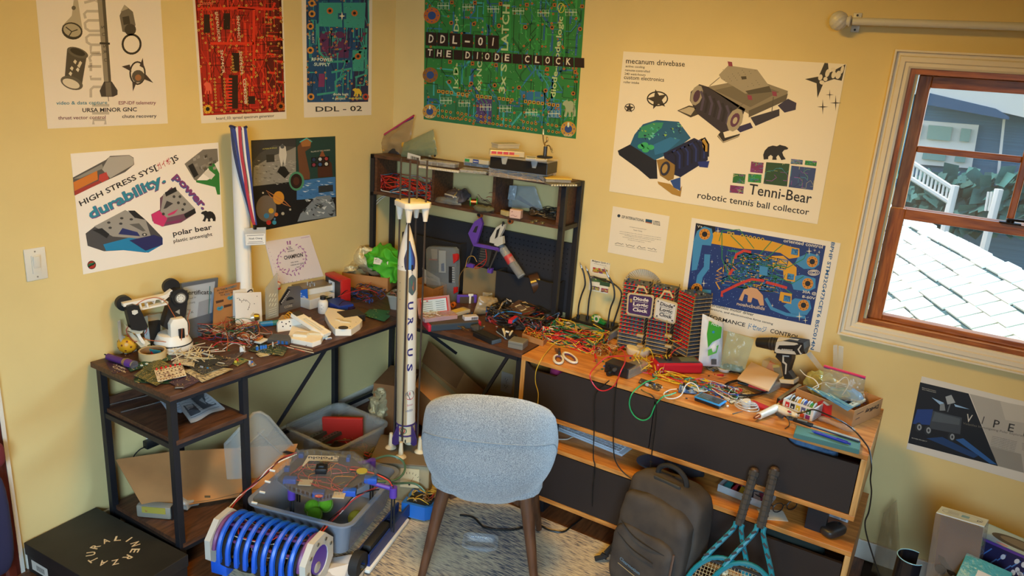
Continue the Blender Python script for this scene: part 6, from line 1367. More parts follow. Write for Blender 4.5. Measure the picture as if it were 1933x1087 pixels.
t2,f,P,loc=card('black_notebook','black notebook standing behind the robot arm','notebook','x.06',(292,631),zA(445,560,590,540,580,720,470,745),.012,mat('matt_black_card'),grow=2);P.done('x',t2)if P.f else None
t2,f,P,loc=card('tan_holder','tan card holder with a clip behind the robot arm','holder','x.05',(292,630),zA(430,490,600,455,610,500,590,540,445,560),.014,M('b8a27c',.6),grow=2)
t2,f,P,loc=card('white_foam_sheet','grey-white foam sheet standing behind the yellow ball','sheet','x.04',(242,650),zA(85,560,110,540,125,720,300,780,300,850,160,840,100,760),.006,M('b4aa96',.8),grow=2)
# ---- yellow plastic ball, torch, tape roll
p=at(234,672,DZ);p=V((p.x-.02,p.y+.03,DZ+.037));b=B();b.ball((0,0,0),.037,28);t=solo('pickleball',b,mat('yellow_ball_plastic','d29a1c',.4),'yellow plastic ball with holes at the left end of the desk','ball',p)
for k in range(26):
 z_=1-2*(k+.5)/26;r_=sqrt(1-z_*z_);a=k*2.39996;n_=V((r_*cos(a),r_*sin(a),z_));b=B();b.cone(n_*.0366,n_*.0373,.0042,n=10);part('hole',b,M('7a3c10',.7),t,False)
p,q=at(204,673,DZ+.016),at(254,689,DZ+.016);t=thing('purple_torch','purple pocket torch lying beside the yellow ball','torch',p);d=q-p
b=B();b.cone((0,0,0),d*.62,.0125,n=20);b.cone(d*.62,d*.7,.0125,.0155,20);part('barrel',b,M('4a1f6e',.4),t)
b=B();b.cone(d*.7,d*.95,.0155,n=20);part('head',b,M('5a2c86',.35),t);b=B();b.cone(d*.95,d,.0165,n=20);part('bezel',b,M('8f8a98',.25,.8),t);b=B();b.cone(d*.62,d*.655,.0145,n=20);b.cone(d*.69,d*.72,.017,n=20);part('brass_ring',b,M('b09a70',.3,.8),t)
b=B();b.tube([d*-.02,d*-.1+V((0,0,.006)),d*-.2+V((.004,.004,.002)),d*-.15+V((-.004,.01,-.004)),d*-.02],.002,6);part('wrist_cord',b,MAT_BLACK,t)
p=at(276,682,DZ);t=thing('tape_roll','wide roll of cream masking tape under the robot gripper','tape',(p.x-.01,p.y+.035,DZ))
b=B();b.lathe([(.044,0),(.05,0),(.05,.034),(.044,.034),(.044,0)],36);part('tape',b,mat('masking_tape','c0a878',.6),t);b=B();b.lathe([(.0425,.001),(.0438,.001),(.0438,.033),(.0425,.033),(.0425,.001)],36);part('core',b,M('8a6a44',.8),t)
b=B();b.cone((-.015,.01,.0005),(-.02,.012,.03),.006);solo('red_push_button',b,M('a82020',.4),'small red button lying inside the tape roll','button',(p.x-.01,p.y+.035,DZ))
b=B();b.cbox((.0,.02,.018),(.05,.004,.03),(.3,0,.3));solo('teal_card_scrap',b,M('2f7a80',.6),'teal card scrap inside the tape roll','card',(p.x-.01,p.y+.03,DZ),sm=False)
# ---- loose boards at the left end
BT=['8a7a5a','6a5a48','a89a78']
t=pcb('purple_circuit_board','purple circuit board lettered Logic Clock at the desk corner',[(196,678),(250,668),(262,692),(212,706)],'3a2236',['5a3a50','2a1626'],14,seed=1)
P=hprint(DZ+.0022,t.location);P.text('Logic',(219,690),(236,697),3.4,'d8cdb8',1,.02);P.text('Clock',(212,693),(238,704),3.4,'d8cdb8',1,.02);P.done('board_lettering',t)
pcb('green_circuit_board','long dark green circuit board beside the tape roll',[(238,691),(322,670),(326,678),(246,701)],'1f4a2c',['2f6a3c','12301c'],30,DZ+.004,comps=[(.3,.6,.008,.008,.004,'d0ccc0'),(.42,.55,.008,.008,.004,'d0ccc0')]+[(.1+.08*k,.5,.006,.003,.002,'1a1a1a')for k in range(10)],seed=2)
pcb('dark_green_backing_board','dark green circuit board under the olive one',[(252,715),(320,700),(330,724),(254,722)],'23402a',['35583a','16281a'],20,DZ+.002,seed=12)
pcb('olive_circuit_board','olive and gold circuit board under the red LED board',[(252,709),(297,676),(345,700),(296,728)],'4a5030',['8a8040','343a20','a0904a'],60,DZ+.007,seed=3)
t=pcb('led_circuit_board','white circuit board with a row of red LEDs',[(291,699),(344,688),(352,709),(298,721)],'d6ccb4',['8a4a3a','5a3a30','b09a80'],16,DZ+.011,comps=[(.15+.14*i,.35+.3*j,.006,.004,.002,'4a2a20')for i in range(6)for j in range(2)]+[(.12+.1*i,.15,.004,.003,.002,'3a2420')for i in range(9)]+[(.12+.1*i,.9,.005,.003,.002,'6a3a28')for i in range(9)],seed=4)
f_=quadf([(291,699),(344,688),(352,709),(298,721)])
for k in range(6):x,y=f_(.09+.165*k,.0);p=at(x,y,DZ+.013)-t.location;b=B();b.cone(p,p+V((0,0,.006)),.0035,n=10);b.ball(p+V((0,0,.006)),.0035,8);part('red_led',b,M('c01818',.25),t)
pcb('cream_circuit_board','cream circuit board behind the red LED board',[(325,686),(334,676),(372,674),(366,692)],'c8bda0',['7a5a44','4a3a30'],22,DZ+.012,seed=5)
pcb('cream_panel_board','cream circuit board lying beneath the dark boards',[(346,700),(388,690),(440,697),(382,722)],'c4b898',['4a3a34','7a6a50','2a2420'],40,DZ+.004,seed=6)
pcb('plum_circuit_board','plum circuit board at the desk front edge',[(318,722),(352,705),(392,712),(345,735)],'3c2838',['6a4a5c','281a24'],22,DZ+.003,seed=7)
pcb('black_dark_board','charcoal circuit board in front of the wooden sticks',[(352,690),(388,676),(432,690),(384,706)],'26241f',['4a4a3a','5a5648','8a8068'],36,DZ+.009,comps=[(.3,.5,.012,.006,.006,'9a9a98'),(.4,.7,.007,.005,.004,'3a7ab0'),(.6,.3,.01,.008,.003,'141414'),(.75,.6,.01,.008,.003,'141414')],seed=8)
pcb('brown_purple_board','large dark purple circuit board near the wires',[(388,690),(418,672),(462,664),(432,692)],'33262a',['6a5a50','504044','8a7a68'],30,DZ+.007,comps=[(.5,.5,.014,.01,.004,'1a1416'),(.25,.4,.01,.006,.003,'1a1416')],seed=9)
pcb('black_long_board','long black circuit board at the back of the board pile',[(365,684),(400,668),(425,676),(392,694)],'1f201c',['4c5040','30342a'],24,DZ+.012,seed=10)
t=pcb('led_driver_board','small green board with yellow and red capacitors near the desk edge',[(435,684),(452,674),(470,680),(448,691)],'5a6a38',['3a4a24','b0a060'],14,DZ+.002,seed=11,comps=[(.25,.4,.009,.007,.008,'c8b030'),(.5,.3,.007,.007,.009,'b02a20'),(.8,.5,.008,.006,.004,'1f4a2c')])
pcb('capacitor_board','tiny board with blue and silver capacitors at the desk edge',[(467,686),(476,680),(484,689),(473,693)],'8a9098',['4a5058'],6,DZ+.002,seed=13,comps=[(.3,.3,.006,.006,.014,'b0b4b8'),(.6,.5,.006,.006,.012,'2a5ab0'),(.5,.7,.005,.005,.008,'c08030')])
pcb('relay_board','green board with blue relays at the desk front edge',[(468,662),(490,648),(545,655),(535,672)],'243a2a',['3a5a40','8a8a60','16241a'],40,DZ+.003,seed=14,comps=[(.22,.2,.008,.008,.016,'2a6ab8'),(.42,.25,.008,.01,.014,'2a6ab8'),(.5,.3,.008,.01,.014,'2a6ab8'),(.58,.35,.008,.01,.014,'2a6ab8'),(.36,.15,.006,.006,.014,'c8c8c0'),(.85,.5,.004,.004,.02,'c0c0bc'),(.7,.6,.012,.009,.004,'141414')])
pcb('beige_mini_board','beige mini board in front of the relay board',[(483,668),(500,664),(508,671),(490,674)],'c0b490',['7a6a50'],8,DZ+.002,seed=15)
for k,(q,cc)in enumerate((([(398,724),(425,712),(445,715),(418,729)],'d6ccb8'),([(390,715),(420,705),(432,709),(402,721)],'b8ab90'))):
 pass
t,L=pbox('white_connector','white plastic connector block standing near the desk edge','connector',(453,667),(463,666),.012,.028,M('d8d4cc',.5))
t,L=pbox('copper_heatsink','small copper colored chip clip at the desk front corner','clip',(329,735),(348,734),.014,.008,M('5a4a3a',.4,.6))
R=random.Random(21);b=None
for k in range(34):
 x,y=R.uniform(332,400),R.uniform(650,678);L=R.uniform(.06,.12);a=R.uniform(-.5,2.4);p=at(x,y,DZ+R.uniform(.006,.03));b=B();b.cbox((0,0,0),(L,.003,.002),(R.uniform(-.2,.2),R.uniform(-.16,.16),a));solo('wooden_stick',b,M(R.choice(['d0c4a4','c8b890','ddd4bc']),.7),'thin pale wooden stick in the scattered pile by the robot arm','stick',p,group='scattered wooden sticks by the robot arm',sm=False)
for k,(a,c,cc,lb)in enumerate((((542,655),(592,666),'d0c4a4','pale stick pointing off the desk front edge'),((536,652),(575,664),'a83028','red stick pointing off the desk front edge'),((548,652),(590,661),'c8b890','cream stick behind the red one at the front edge'),((392,680),(424,686),'d8ccb0','pale stick lying across the dark boards'),((398,664),(425,662),'d8ccb0','pale stick beside the wire heap'),((505,652),(540,640),'b0663a','reddish stick behind the dark battery holder'))):
 p,q=at(*a,DZ+.012),at(*c,DZ+.012);b=B();b.cone((0,0,0),q-p,.0016,n=6);solo('coloured_stick',b,M(cc,.6),lb,'stick',p)
tangle('wire_heap','tangled heap of thin red, blue and green wires on the left desk','wires',at(415,628,DZ),(.13,.09,.06),['a82a24','8a2430','2a4a78','2f6a44','3a2a2a','c8b8a0','a85a2a','1c1c1e'],80,.0013,31)
tangle('grey_lead_heap','tangle of dark and white leads around the breadboard','wires',at(468,640,DZ),(.08,.06,.05),['1c1a18','3a2a20','b8b0a0','6a3a20','a8502a'],42,.0013,32)
t,L=pbox('breadboard','white breadboard with orange jumper wires','breadboard',(445,640),(492,650),.05,.01,M('cfc8b8',.5),DZ+.012)
tangle('jumper_wires',None,None,(L*.45,.02,.01),(L*.4,.02,.012),['c05a24','b84a20','4a2a1c','c8862a'],30,.001,33,parent=t)
t,L=pbox('terminal_block','black stacked terminal block among the wires','terminal block',(425,617),(440,613),.03,.045,MAT_BLACK)
for k in range(6):b=B();b.box(-.002,-.003,.004+k*.007,L+.002,.0,.008+k*.007);part('fin',b,M('2c2c2e',.5),t,False)
for k,(cc,pts)in enumerate((('b02028',(400,655,.02,415,645,.03,440,646,.035,465,649,.03)),('b8b0a4',(420,660,.01,440,648,.03,455,652,.03,462,662,.02)),('a85a2c',(427,598,.07,424,615,.06,430,640,.04,428,662,.02)),('a82a24',(395,625,.04,415,612,.05,440,606,.04)))):
 wire('single_wire',['thick red wire arching over the wire heap','white wire arching to the white connector','orange brown wire running down to the sticks','red wire running behind the heap to the terminal block'][k],[at(pts[i],pts[i+1],DZ+pts[i+2])for i in range(0,len(pts),3)],.0018,cc)
 # ---- things standing along the wall
t,f,P,loc=card('certificate_frame','silver certificate in a grey frame leaning behind the robot arm','certificate','x.085',(380,600),[(343,535),(412,524),(405,594),(350,610)],.012,M('6d7682',.3,.4),grow=2)
P.poly([(346,542),(406,531),(400,590),(352,604)],'a4adb6',1);P.text('Certificate',(346,556),(400,555),8,'2a2c30',2,.02);P.text('Presented to',(346,567),(370,562),3,'33363c',2);P.text('Noah Chiang',(346,577),(368,571),3.4,'33363c',2);P.text('for',(354,586),(360,585),3,'33363c',2);P.text('Six-K',(350,595),(366,590),4,'33363c',2);P.poly([(375,570),(398,563),(393,592),(372,598)],'8a9098',2);P.stroke([(396,540),(394,592)],1.6,'2f7076',3);P.done('certificate_print',t)
t,f,P,loc=card('kraft_greeting_card','kraft brown greeting card with blue hearts leaning on the wall','card','x.115',(424,588),[(405,544),(453,533),(446,584),(400,592)],.004,MAT_KRAFT,grow=2)
P.text('IN THIS',(410,550),(425,547),3.4,'2a1f18',1,.02);P.text('MOVEMENT',(426,547),(448,541),4,'2a5f74',1,.03);P.text('WHAT DO YOU DO',(413,555),(446,547),3,'2a1f18',1,.02);P.text('TO A',(416,559),(425,557),3,'2a1f18',1,.02);P.text('ZOO',(425,558),(434,556),4,'2a5f74',1,.03);P.text('PARTY!',(436,554),(448,551),3,'2a1f18',1,.02)
for x,y,s in((435,562,6),(415,582,6)):P.poly([(x-s*1.1,y+1),(x-s*.6,y-s*.6),(x,y-s*.35),(x+s*.7,y-s*.9),(x+s*1.15,y-s*.3),(x+s*.5,y+s*.5),(x-s*.4,y+s*.75)],'3a86a0',1);P.stroke([(x-s*.5,y+.8),(x+s*.5,y-1)],1.2,'1c3f50',2)
for x,y in((413,569),(428,577)):P.poly([(x-6,y-1),(x+9,y-4),(x+9,y),(x-5,y+4)],'4a3020',1)
P.done('card_print',t)
t,f,P,loc=card('white_greeting_card','white greeting card with a branch drawing standing open','card','x.14',(470,603),[(443,553),(493,551),(495,600),(445,607)],.002,MAT_PAPER,grow=2)
P.stroke([(450,562),(455,568),(465,566),(472,573),(468,585)],.7,'4a4642',1)
for x,y in((448,563),(452,566),(456,570),(460,565),(464,568),(485,559),(480,573),(470,580),(468,584)):P.disc(x,y,.9,'3a3632',1,6)
P.done('card_print',t);panel(f,[(446,550),(484,545),(487,596),(446,603)],.002,M('ddd6c8',.7),'card_back',t,loc,-.02)
t,f,P,loc=card('etched_acrylic_sheet','tall etched clear acrylic award leaning on the wall','award',(503,604),(527,597),[(502,545),(524,515),(526,597),(503,605)],.006,mat('etched_acrylic','b8b8a8',.2,alpha=.45))
for k in range(9):P.stroke([(508+(k%3)*5,560+(k//3)*9),(511+(k%3)*5,554+(k//3)*9)],1.6,'c8c8b8',1)
for k in range(4):P.stroke([(507,585+k*4),(522,580+k*4)],1,'c0c0b0',1)
P.done('etching',t)
t,f,P,loc=card('champion_sign','white paper sign with purple laurel reading CHAMPION','sign','x.006',(560,530),[(500,456),(585,443),(611,521),(521,538)],.003,M('e4dad6',.7))
z=zf(400,420,3.883)
P.text('CHAMPION',*z(530,272,668,248),7,'26222a',2,.03);P.text('THE',*z(560,186,580,183),2.4,'2a262c',2,.02);P.text('PLASTIC',*z(555,200,592,195),2.4,'2a262c',2,.02);P.text('ANTWEIGHT',*z(556,218,606,208),2.4,'2a262c',2,.02);P.text('COOL / ROYAL',*z(578,298,634,288),2.2,'2a262c',2,.02);P.text('WARRIORS AND OTHERS',*z(576,318,674,300),2,'2a262c',2,.02);P.text('PARTY',*z(622,332,648,328),2.2,'2a262c',2,.02)
P.poly(z(546,138,556,134,560,164,552,162),'9a5a9a',2);P.poly(z(566,134,576,132,578,160,568,162),'9a5a9a',2)
for s in(-1,1):
 for k in range(13):
  a=radians(-70+k*15.5);cx_,cy_=600,270;x=cx_+s*(110*cos(a)+(-18 if s>0 else 12));y=cy_+100*sin(a)-s*14-0
  P.disc(*z(x,y)[0],2.6,'a86aa8',1,8,1.1,a+s*.7)
  if k%2:P.disc(*z(x-s*20*cos(a),y-12*sin(a))[0],2.2,'b484b4',1,8,1,-a)
 P.stroke([z(600+s*(108*cos(radians(a))+(-18 if s>0 else 12)),270+98*sin(radians(a))-s*14)[0]for a in range(-60,100,16)],.8,'a878a8',1)
for k in range(9):P.disc(*z(655+k*7,113-k*1.2)[0],.9,'c0a0c0',1,6);P.disc(*z(500+k*30,446-k*5)[0],1,'c0a0c0',1,6);P.disc(*z(415+k*10,190+k*28)[0],.8,'c0a0c0',1,6)
P.done('sign_print',t)
p=f(522,537);b=B();b.cbox((0,0,0),(.02,.014,.03),(.2,.4,.3),bev=.004);t2=solo('red_white_clip',b,M('d8d0cc',.4),'small red and white clip at the lower corner of the champion sign','clip',p+V((0,0,-.002))+f.n*.012)
b=B();b.cbox((0,0,-.013),(.022,.016,.008),(.2,.4,.3),bev=.003);b.cbox((0,0,.013),(.022,.016,.006),(.2,.4,.3),bev=.003);part('red_band',b,M('b02028',.4),t2)
t,f,P,loc=card('skull_panel','dark grey face plate with a dome print behind the blue card','plate','x.10',(545,580),[(527,570),(545,541),(566,539),(572,545),(574,578),(527,588)],.004,M('6e6a66',.4,.3),grow=2)
P.poly([(527,570),(543,545),(548,547),(530,577)],'16161a',1);[P.stroke([(531+k*2,572-k*3),(532.4+k*2,570-k*3)],2,'c8c4ba',2)for k in range(8)];P.disc(548,567,8,'1c1b1e',1,16,7);P.poly([(540,568),(556,564),(557,571),(541,574)],'6a645c',2);P.text('CORE',(537,582),(552,578),4,'b8ac94',2,.02);P.done('plate_print',t)
t,f,P,loc=card('blue_event_card','bright blue card with fish drawings reading robots event','card',(555,577),(582,582),[(554,551),(580,545),(582,575),(584,579),(576,583),(556,574)],.002,M('1f5cb4',.5))
for k in range(9):R_=random.Random(k);x,y=563+R_.uniform(0,12),551+R_.uniform(0,10);P.stroke([(x,y),(x+3,y+1.5),(x+1,y+3)],.8,'c8d8e8',1)
P.text('OSHER',(562,569),(574,567),2.4,'d8e4ee',1,.02);P.text('MOVEMENT',(560,574),(579,571),2.2,'d8e4ee',1,.02);P.done('card_print',t)
# ---- instruments, bottle, boxes
t,L=pbox('function_generator_box','grey-white instrument box with small display','instrument',(585,585),(632,571),.10,.05,M('c4c4c0',.5),DZ)
P=uvprint(lambda x,y,d:V((x,-.0004-d,y)));P.rect(L*.42,.008,L*.9,.036,'232b36',1)
for k in range(4):P.rect(L*(.5+.1*k),.014,L*(.55+.1*k),.028,'4a7a9a',2)
P.rect(L*.45,.04,L*.7,.046,'3a6a90',1);P.done('front_panel',t)
t2,L=pbox('knob_control_box','silver control box with four knobs stacked on the instrument box','control box',(568,560),(634,548),.11,.03,M('c8cac8',.45),DZ+.0503)
b=B();b.box(.006,.006,.0303,L-.006,.104,.034,bev=.002);part('lid',b,M('7d7260',.4,.3),t2)
for k in range(4):b=B();b.cone((L*(.35+.12*(k%2)),.03+.025*(k//2),.034),(L*(.35+.12*(k%2)),.03+.025*(k//2),.05),.006,.005,12);part('knob',b,M('c8c8c4',.25,.8),t2)
p=at(604,592,DZ);t=thing('white_bottle','white plastic bottle with black cap in front of the instrument box','bottle',(p.x,p.y+.02,DZ))
b=B();b.lathe([(0,0),(.022,0),(.024,.003),(.024,.055),(.02,.063),(.012,.067),(.012,.069),(0,.069)],24);part('bottle',b,M('d4d2cc',.35),t);b=B();b.lathe([(.0135,.068),(.0135,.084),(0,.084)],20);part('cap',b,MAT_BLACK,t)
aa=atan2(CAM.y-p.y,CAM.x-p.x);P=uvprint(lambda x,y,d:V(((.0244+d)*cos(aa+x/.0244),(.0244+d)*sin(aa+x/.0244),y)))
for k in range(3):P.stroke([(-.016,.045-k*.009),(-.004+.006*(k%2),.045-k*.009)],.0025,'5a5a6a',1)
P.done('bottle_label',t)
t,L=pbox('tool_case','black and red plastic tool case standing on end','case',(614,560),(645,575),.05,.125,mat('case_charcoal','2a2626',.5));
for nm,a in(('red_frame',(L-.014,-.002,.0,L+.002,.052,.128)),('red_frame',(-.002,-.002,.112,L-.014,.052,.128))):b=B();b.box(*a,bev=.004);part(nm,b,M('b0201f',.4),t)
P=uvprint(lambda x,y,d:V((x,-.0005-d,y)));P.rect(L*.22,.03,L*.58,.10,'c4ccd0',1);P.rect(L*.34,.05,L*.42,.09,'3a4048',2);P.done('case_label',t)
t=thing('open_parts_carton','small open cardboard carton of leads behind the red case','box',at(700,545,DZ)+V((-.05,.06,0)),.35)
b=B();w_,d_,h=.26,.18,.075;b.box(-w_/2,-d_/2,0,w_/2,-d_/2+.004,h).box(-w_/2,d_/2-.004,0,w_/2,d_/2,h).box(-w_/2,-d_/2,0,-w_/2+.004,d_/2,h).box(w_/2-.004,-d_/2,0,w_/2,d_/2,h).box(-w_/2,-d_/2,0,w_/2,d_/2,.004);part('carton_body',b,MAT_KRAFT,t,False)
b=B();b.cbox((-w_/2-.01,0,h+.035),(.004,d_,.08),(0,-.25,0));part('flap',b,MAT_KRAFT,t,False);b=B();b.cbox((0,d_/2+.02,h+.04),(w_,.004,.09),(-.3,0,0));part('flap',b,MAT_KRAFT,t,False)
c0=t.location.copy()
blob('silver_foil_bag','crumpled silver antistatic bag on top of the open carton','bag',c0+V((-.06,.03,.05)),(.16,.12,.13),MAT_FOIL,.03,15,11,.6,(0,.2,.4))
blob('silver_bubble_sheet','shiny foil packet beside the red tool case','bag',c0+V((-.11,-.07,.06)),(.14,.08,.05),MAT_FOIL,.022,22,12,.6)
t=blob('green_fabric_bag','bright green fabric bag with white label on the desk corner','bag',c0+V((.08,.0,.05)),(.23,.13,.13),mat('lime_fabric','46a41c',.75,bump=.3,nscale=12),.05,13,13,.75,(0,.4,.25),60,40)
q=CAM+ray(719,494)*(((c0+V((.07,-.085,.12))-CAM).dot(FW)))
mi=Matrix.LocRotScale(t.location,Euler(t.rotation_euler),V((1,1,1))).inverted()
b=B();b.cbox((0,0,0),(.075,.002,.034));lb=part('care_label',b,M('d0c8b4',.7),t,False);lb.matrix_local=mi@(Matrix.Translation(q)@Euler((-.35,.12,.6)).to_matrix().to_4x4())
P=uvprint(lambda x,y,d:V((x,-.0011-d,y)))
for k in range(8):P.rect(.002+k*.004,-.008,.004+k*.004,.006,'2a2a2a',1)
for k in range(3):P.stroke([(-.03,.008-k*.006),(-.005,.008-k*.006)],.0015,'5a5a5a',1)
P.done('label_print',lb)
t,L=pbox('blue_kit_box','blue project box lying behind the white printed parts','box',(640,590),(668,584),.13,.03,mat('blue_card','1f3a8c',.45),DZ)
t2,L2=pbox('purple_circuit_case','dark purple front case in front of the blue box','case',(632,582),(665,588),.03,.018,M('2a1a44',.4),DZ)
t,L=pbox('black_project_box','low black ribbed project box behind the white robot frame','box',(650,612),(690,606),.09,.035,mat('case_charcoal'),DZ)
for k in range(6):b=B();b.box(L*(k+.3)/6,-.002,.003,L*(k+.6)/6,.0,.03);part('rib',b,M('1c1a1a',.5),t,False)
wire('test_lead','black test lead with yellow plug coiled on the blue box',[at(x,y,z_)for x,y,z_ in((640,560,.80),(655,548,.82),(675,548,.81),(690,560,.80),(675,570,.79),(650,568,.79),(640,575,.785))],.0022,'1a1a1a','lead')
wire('red_test_lead','red test lead lying across the blue box',[at(x,y,z_)for x,y,z_ in((638,560,.80),(660,552,.815),(690,546,.81),(712,552,.80))],.002,'b02828','lead')
p,q=at(682,545,.80),at(690,546,.80);b=B();b.cone((0,0,0),(q-p)*1.6,.004,n=10);solo('yellow_plug',b,M('c8942a',.4),'small yellow plug on the red test lead','plug',p)
tangle('cable_mess','mess of dark cables between the blue box and the clear bin','wires',at(690,562,DZ),(.08,.06,.05),['1a1a1a','1a1a1a','5a3a28','a83028','3a3a3a','24407a'],36,.0018,41)
for k,q in enumerate(([(690,596),(702,587),(737,596),(726,607)],[(688,592),(698,584),(730,590),(722,600)],[(700,588),(705,583),(736,587),(733,593)])):pcb('blank_green_board',['topmost blank green board of the pile by the rocket','second blank green board of the pile by the rocket','lowest blank green board behind the pile by the rocket'][k],q,'256048',['1f5a40','3a7a5c'],5,DZ+.006-.002*k,seed=50+k)
t=thing('parts_bin','small cloudy plastic bin of parts behind the rocket','bin',at(752,590,DZ)+V((-.035,.07,0)),.3);clear_tub(t,.12,.11,.075,mat('cloudy_bin','a8a294',.3,alpha=.7),.002,.82,.006,.015)
tangle('bin_parts','orange and grey wires inside the cloudy bin','wires',t.location+V((0,0,.05)),(.05,.045,.035),['6a4a3a','3a3432','a85a3a','2a2a2c'],20,.002,42)
# ---- white printed combat robot parts
def plate3(name,label,px,z0,h,m=MAT_WHITE,holes=(),ribs=()):
 Q=[at(x,y,z0)for x,y in px];c0=sum(Q,V())/len(Q);c0.z=z0
 t=thing(name,label,'printed part',c0,0,'white printed robot parts')
 b=B();b.prism([((p-c0).x,(p-c0).y)for p in Q],0.0003,h,bev=.0015);bd=part('shell',b,m,t,False)
 for x,y,r in holes:p=at(x,y,z0+h)-c0;b=B();b.cone((p.x,p.y,h-.0005),(p.x,p.y,h+.0004),r,n=12);part('hole',b,MAT_BLACK,bd,False)
 for x,y,L,w_,a,hh,cc in ribs:p=at(x,y,z0+h)-c0;b=B();b.cbox((p.x,p.y,h+hh/2),(L,w_,hh),(0,0,a),bev=.001);part('rib',b,M(cc,.5),t,False)
 return t
plate3('printed_robot_frame','white printed robot frame nearest the desk edge with oval cutouts',[(545,640),(552,622),(598,618),(612,624),(615,632),(606,650),(590,656),(550,648)],DZ,.022,MAT_WHITE,[(552,644,.0025),(552,647,.0025),(578,652,.003)],[(568,634,.06,.03,.5,.012,'d8d0bc'),(595,630,.05,.035,.6,.01,'c8bc9c'),(578,628,.08,.012,.45,.008,'e0d8c8')])
t=plate3('printed_chassis','white printed robot chassis with round motor opening',[(613,604),(620,592),(665,600),(684,616),(680,622),(663,634),(633,634),(622,622)],DZ,.032,MAT_WHITE,[(634,618,.0025),(661,616,.0025),(672,608,.002)],[(652,608,.05,.018,.4,.006,'c8bc9c'),(640,604,.03,.02,.2,.005,'d0c6ac')])
p=at(648,619,DZ+.032)-t.location;b=B();b.cone((p.x,p.y,.033),(p.x,p.y,.0345),.022,n=20);part('motor_opening',b,M('3a3634',.5),t)
t,f,P,loc=card('perforated_print_panel','white printed panel with black holes leaning behind the frame','printed part',(524,627),(590,618),[(524,612),(528,606),(556,601),(562,606),(588,600),(590,618),(524,627)],.014,MAT_WHITE)
for x,y in((532,608),(540,611),(534,616),(546,607),(548,615),(570,612),(580,610)):P.disc(x,y,1.4,'1a1a1c',1,8)
P.done('holes',t)
p,q=at(556,592,DZ+.075),at(618,632,DZ+.02);t=thing('printed_arm_bar','long white printed bar leaning over the other printed parts','printed part',p,0,'white printed robot parts');d=q-p;mx=d.to_track_quat('X','Z').to_matrix().to_4x4()
b=B();L=d.length
b.box(0,-.024,-.009,L,-.010,.009,mx=mx,bev=.002).box(0,.010,-.009,L,.024,.009,mx=mx,bev=.002).box(0,-.01,-.009,L*.3,.01,.009,mx=mx).box(L*.85,-.01,-.009,L,.01,.009,mx=mx);part('bar',b,MAT_WHITE,t,False)
b=B();b.box(L*.32,-.006,-.002,L*.83,.006,.010,mx=mx,bev=.002);part('inner_rail',b,M('d8d0bc',.5),t,False);b=B();b.box(L*.02,-.02,.009,L*.16,.02,.013,mx=mx);part('dark_pad',b,M('3a3430',.6),t,False);b=B();b.box(L*.9,-.026,-.012,L*1.02,.0,-.004,mx=mx);part('clip_foot',b,M('a8c0cc',.4),t,False)
t,L=pbox('tiny_white_switch','tiny white switch block at the desk front edge','switch',(615,642),(627,640),.012,.008,M('ccd0d0',.4));b=B();b.box(L*.2,-.001,.003,L*.8,.0,.006);part('blue_stripe',b,M('2a3a7a',.5),t,False)
p=at(545,600,DZ+.02);t=thing('yellow_wave_print','yellow wavy printed ornament behind the printed parts','ornament',p)
for k in range(4):b=B();b.tube([(-.03+i*.012+.006*k,-.012*k+.02,.008*sin(i*1.1+k*.6)+.012-.004*k)for i in range(6)],.0028,5);part('wave',b,M('cc9420',.45),t)
b=B();b.cbox((0,0,-.008),(.09,.06,.006),(.2,0,.4));part('tan_base',b,M('a88a5c',.6),t,False);b=B();b.cbox((0,0,-.0155),(.06,.04,.009),(0,0,.4));part('foot',b,M('5a4a3a',.6),t,False)
p,q=at(490,612,DZ+.012),at(530,608,DZ+.012);b=B();b.cone((0,0,0),(q-p)*.6,.0125,n=18);t=solo('blue_screwdriver',b,M('2278b0',.4),'blue cylindrical screwdriver handle between card and printed parts','handle',p);b=B();b.cone((q-p)*.6,q-p,.0125,.012,18);part('teal_end',b,M('2a6a62',.5),t)
p=at(468,614,DZ);t=thing('metal_gear_motor','small silver gear motor with brass ring before the white card','motor',p+V((0,.01,.002)))
b=B();b.cone((-.03,-.02,.022),(.01,.012,.03),.013,.018,20);part('can',b,M('b8b0a0',.25,.8),t);b=B();b.cone((.005,.008,.032),(.016,.018,.034),.028,n=24);part('flange',b,M('c8bca4',.3,.5),t);b=B();b.cone((.014,.016,.034),(.03,.03,.036),.02,.012,20);part('brass_ring',b,M('a08440',.3,.8),t);b=B();b.box(-.012,-.012,0,.014,.014,.012);part('mount',b,M('a89a80',.4),t)
t,L=pbox('battery_holder','dark grey battery holder with blue clips behind the relay board','battery holder',(503,648),(545,652),.07,.02,M('4a4640',.45),DZ)
for k in range(3):b=B();b.box(L*(.5+.18*k),-.002,.004,L*(.6+.18*k),.004,.018);part('blue_clip',b,M('2a5a9a',.4),t,False)
for k in range(7):b=B();b.box(L*.04,.006+k*.009,.02,L*.96,.009+k*.009,.022);part('slot_rib',b,M('5a564e',.5),t,False)
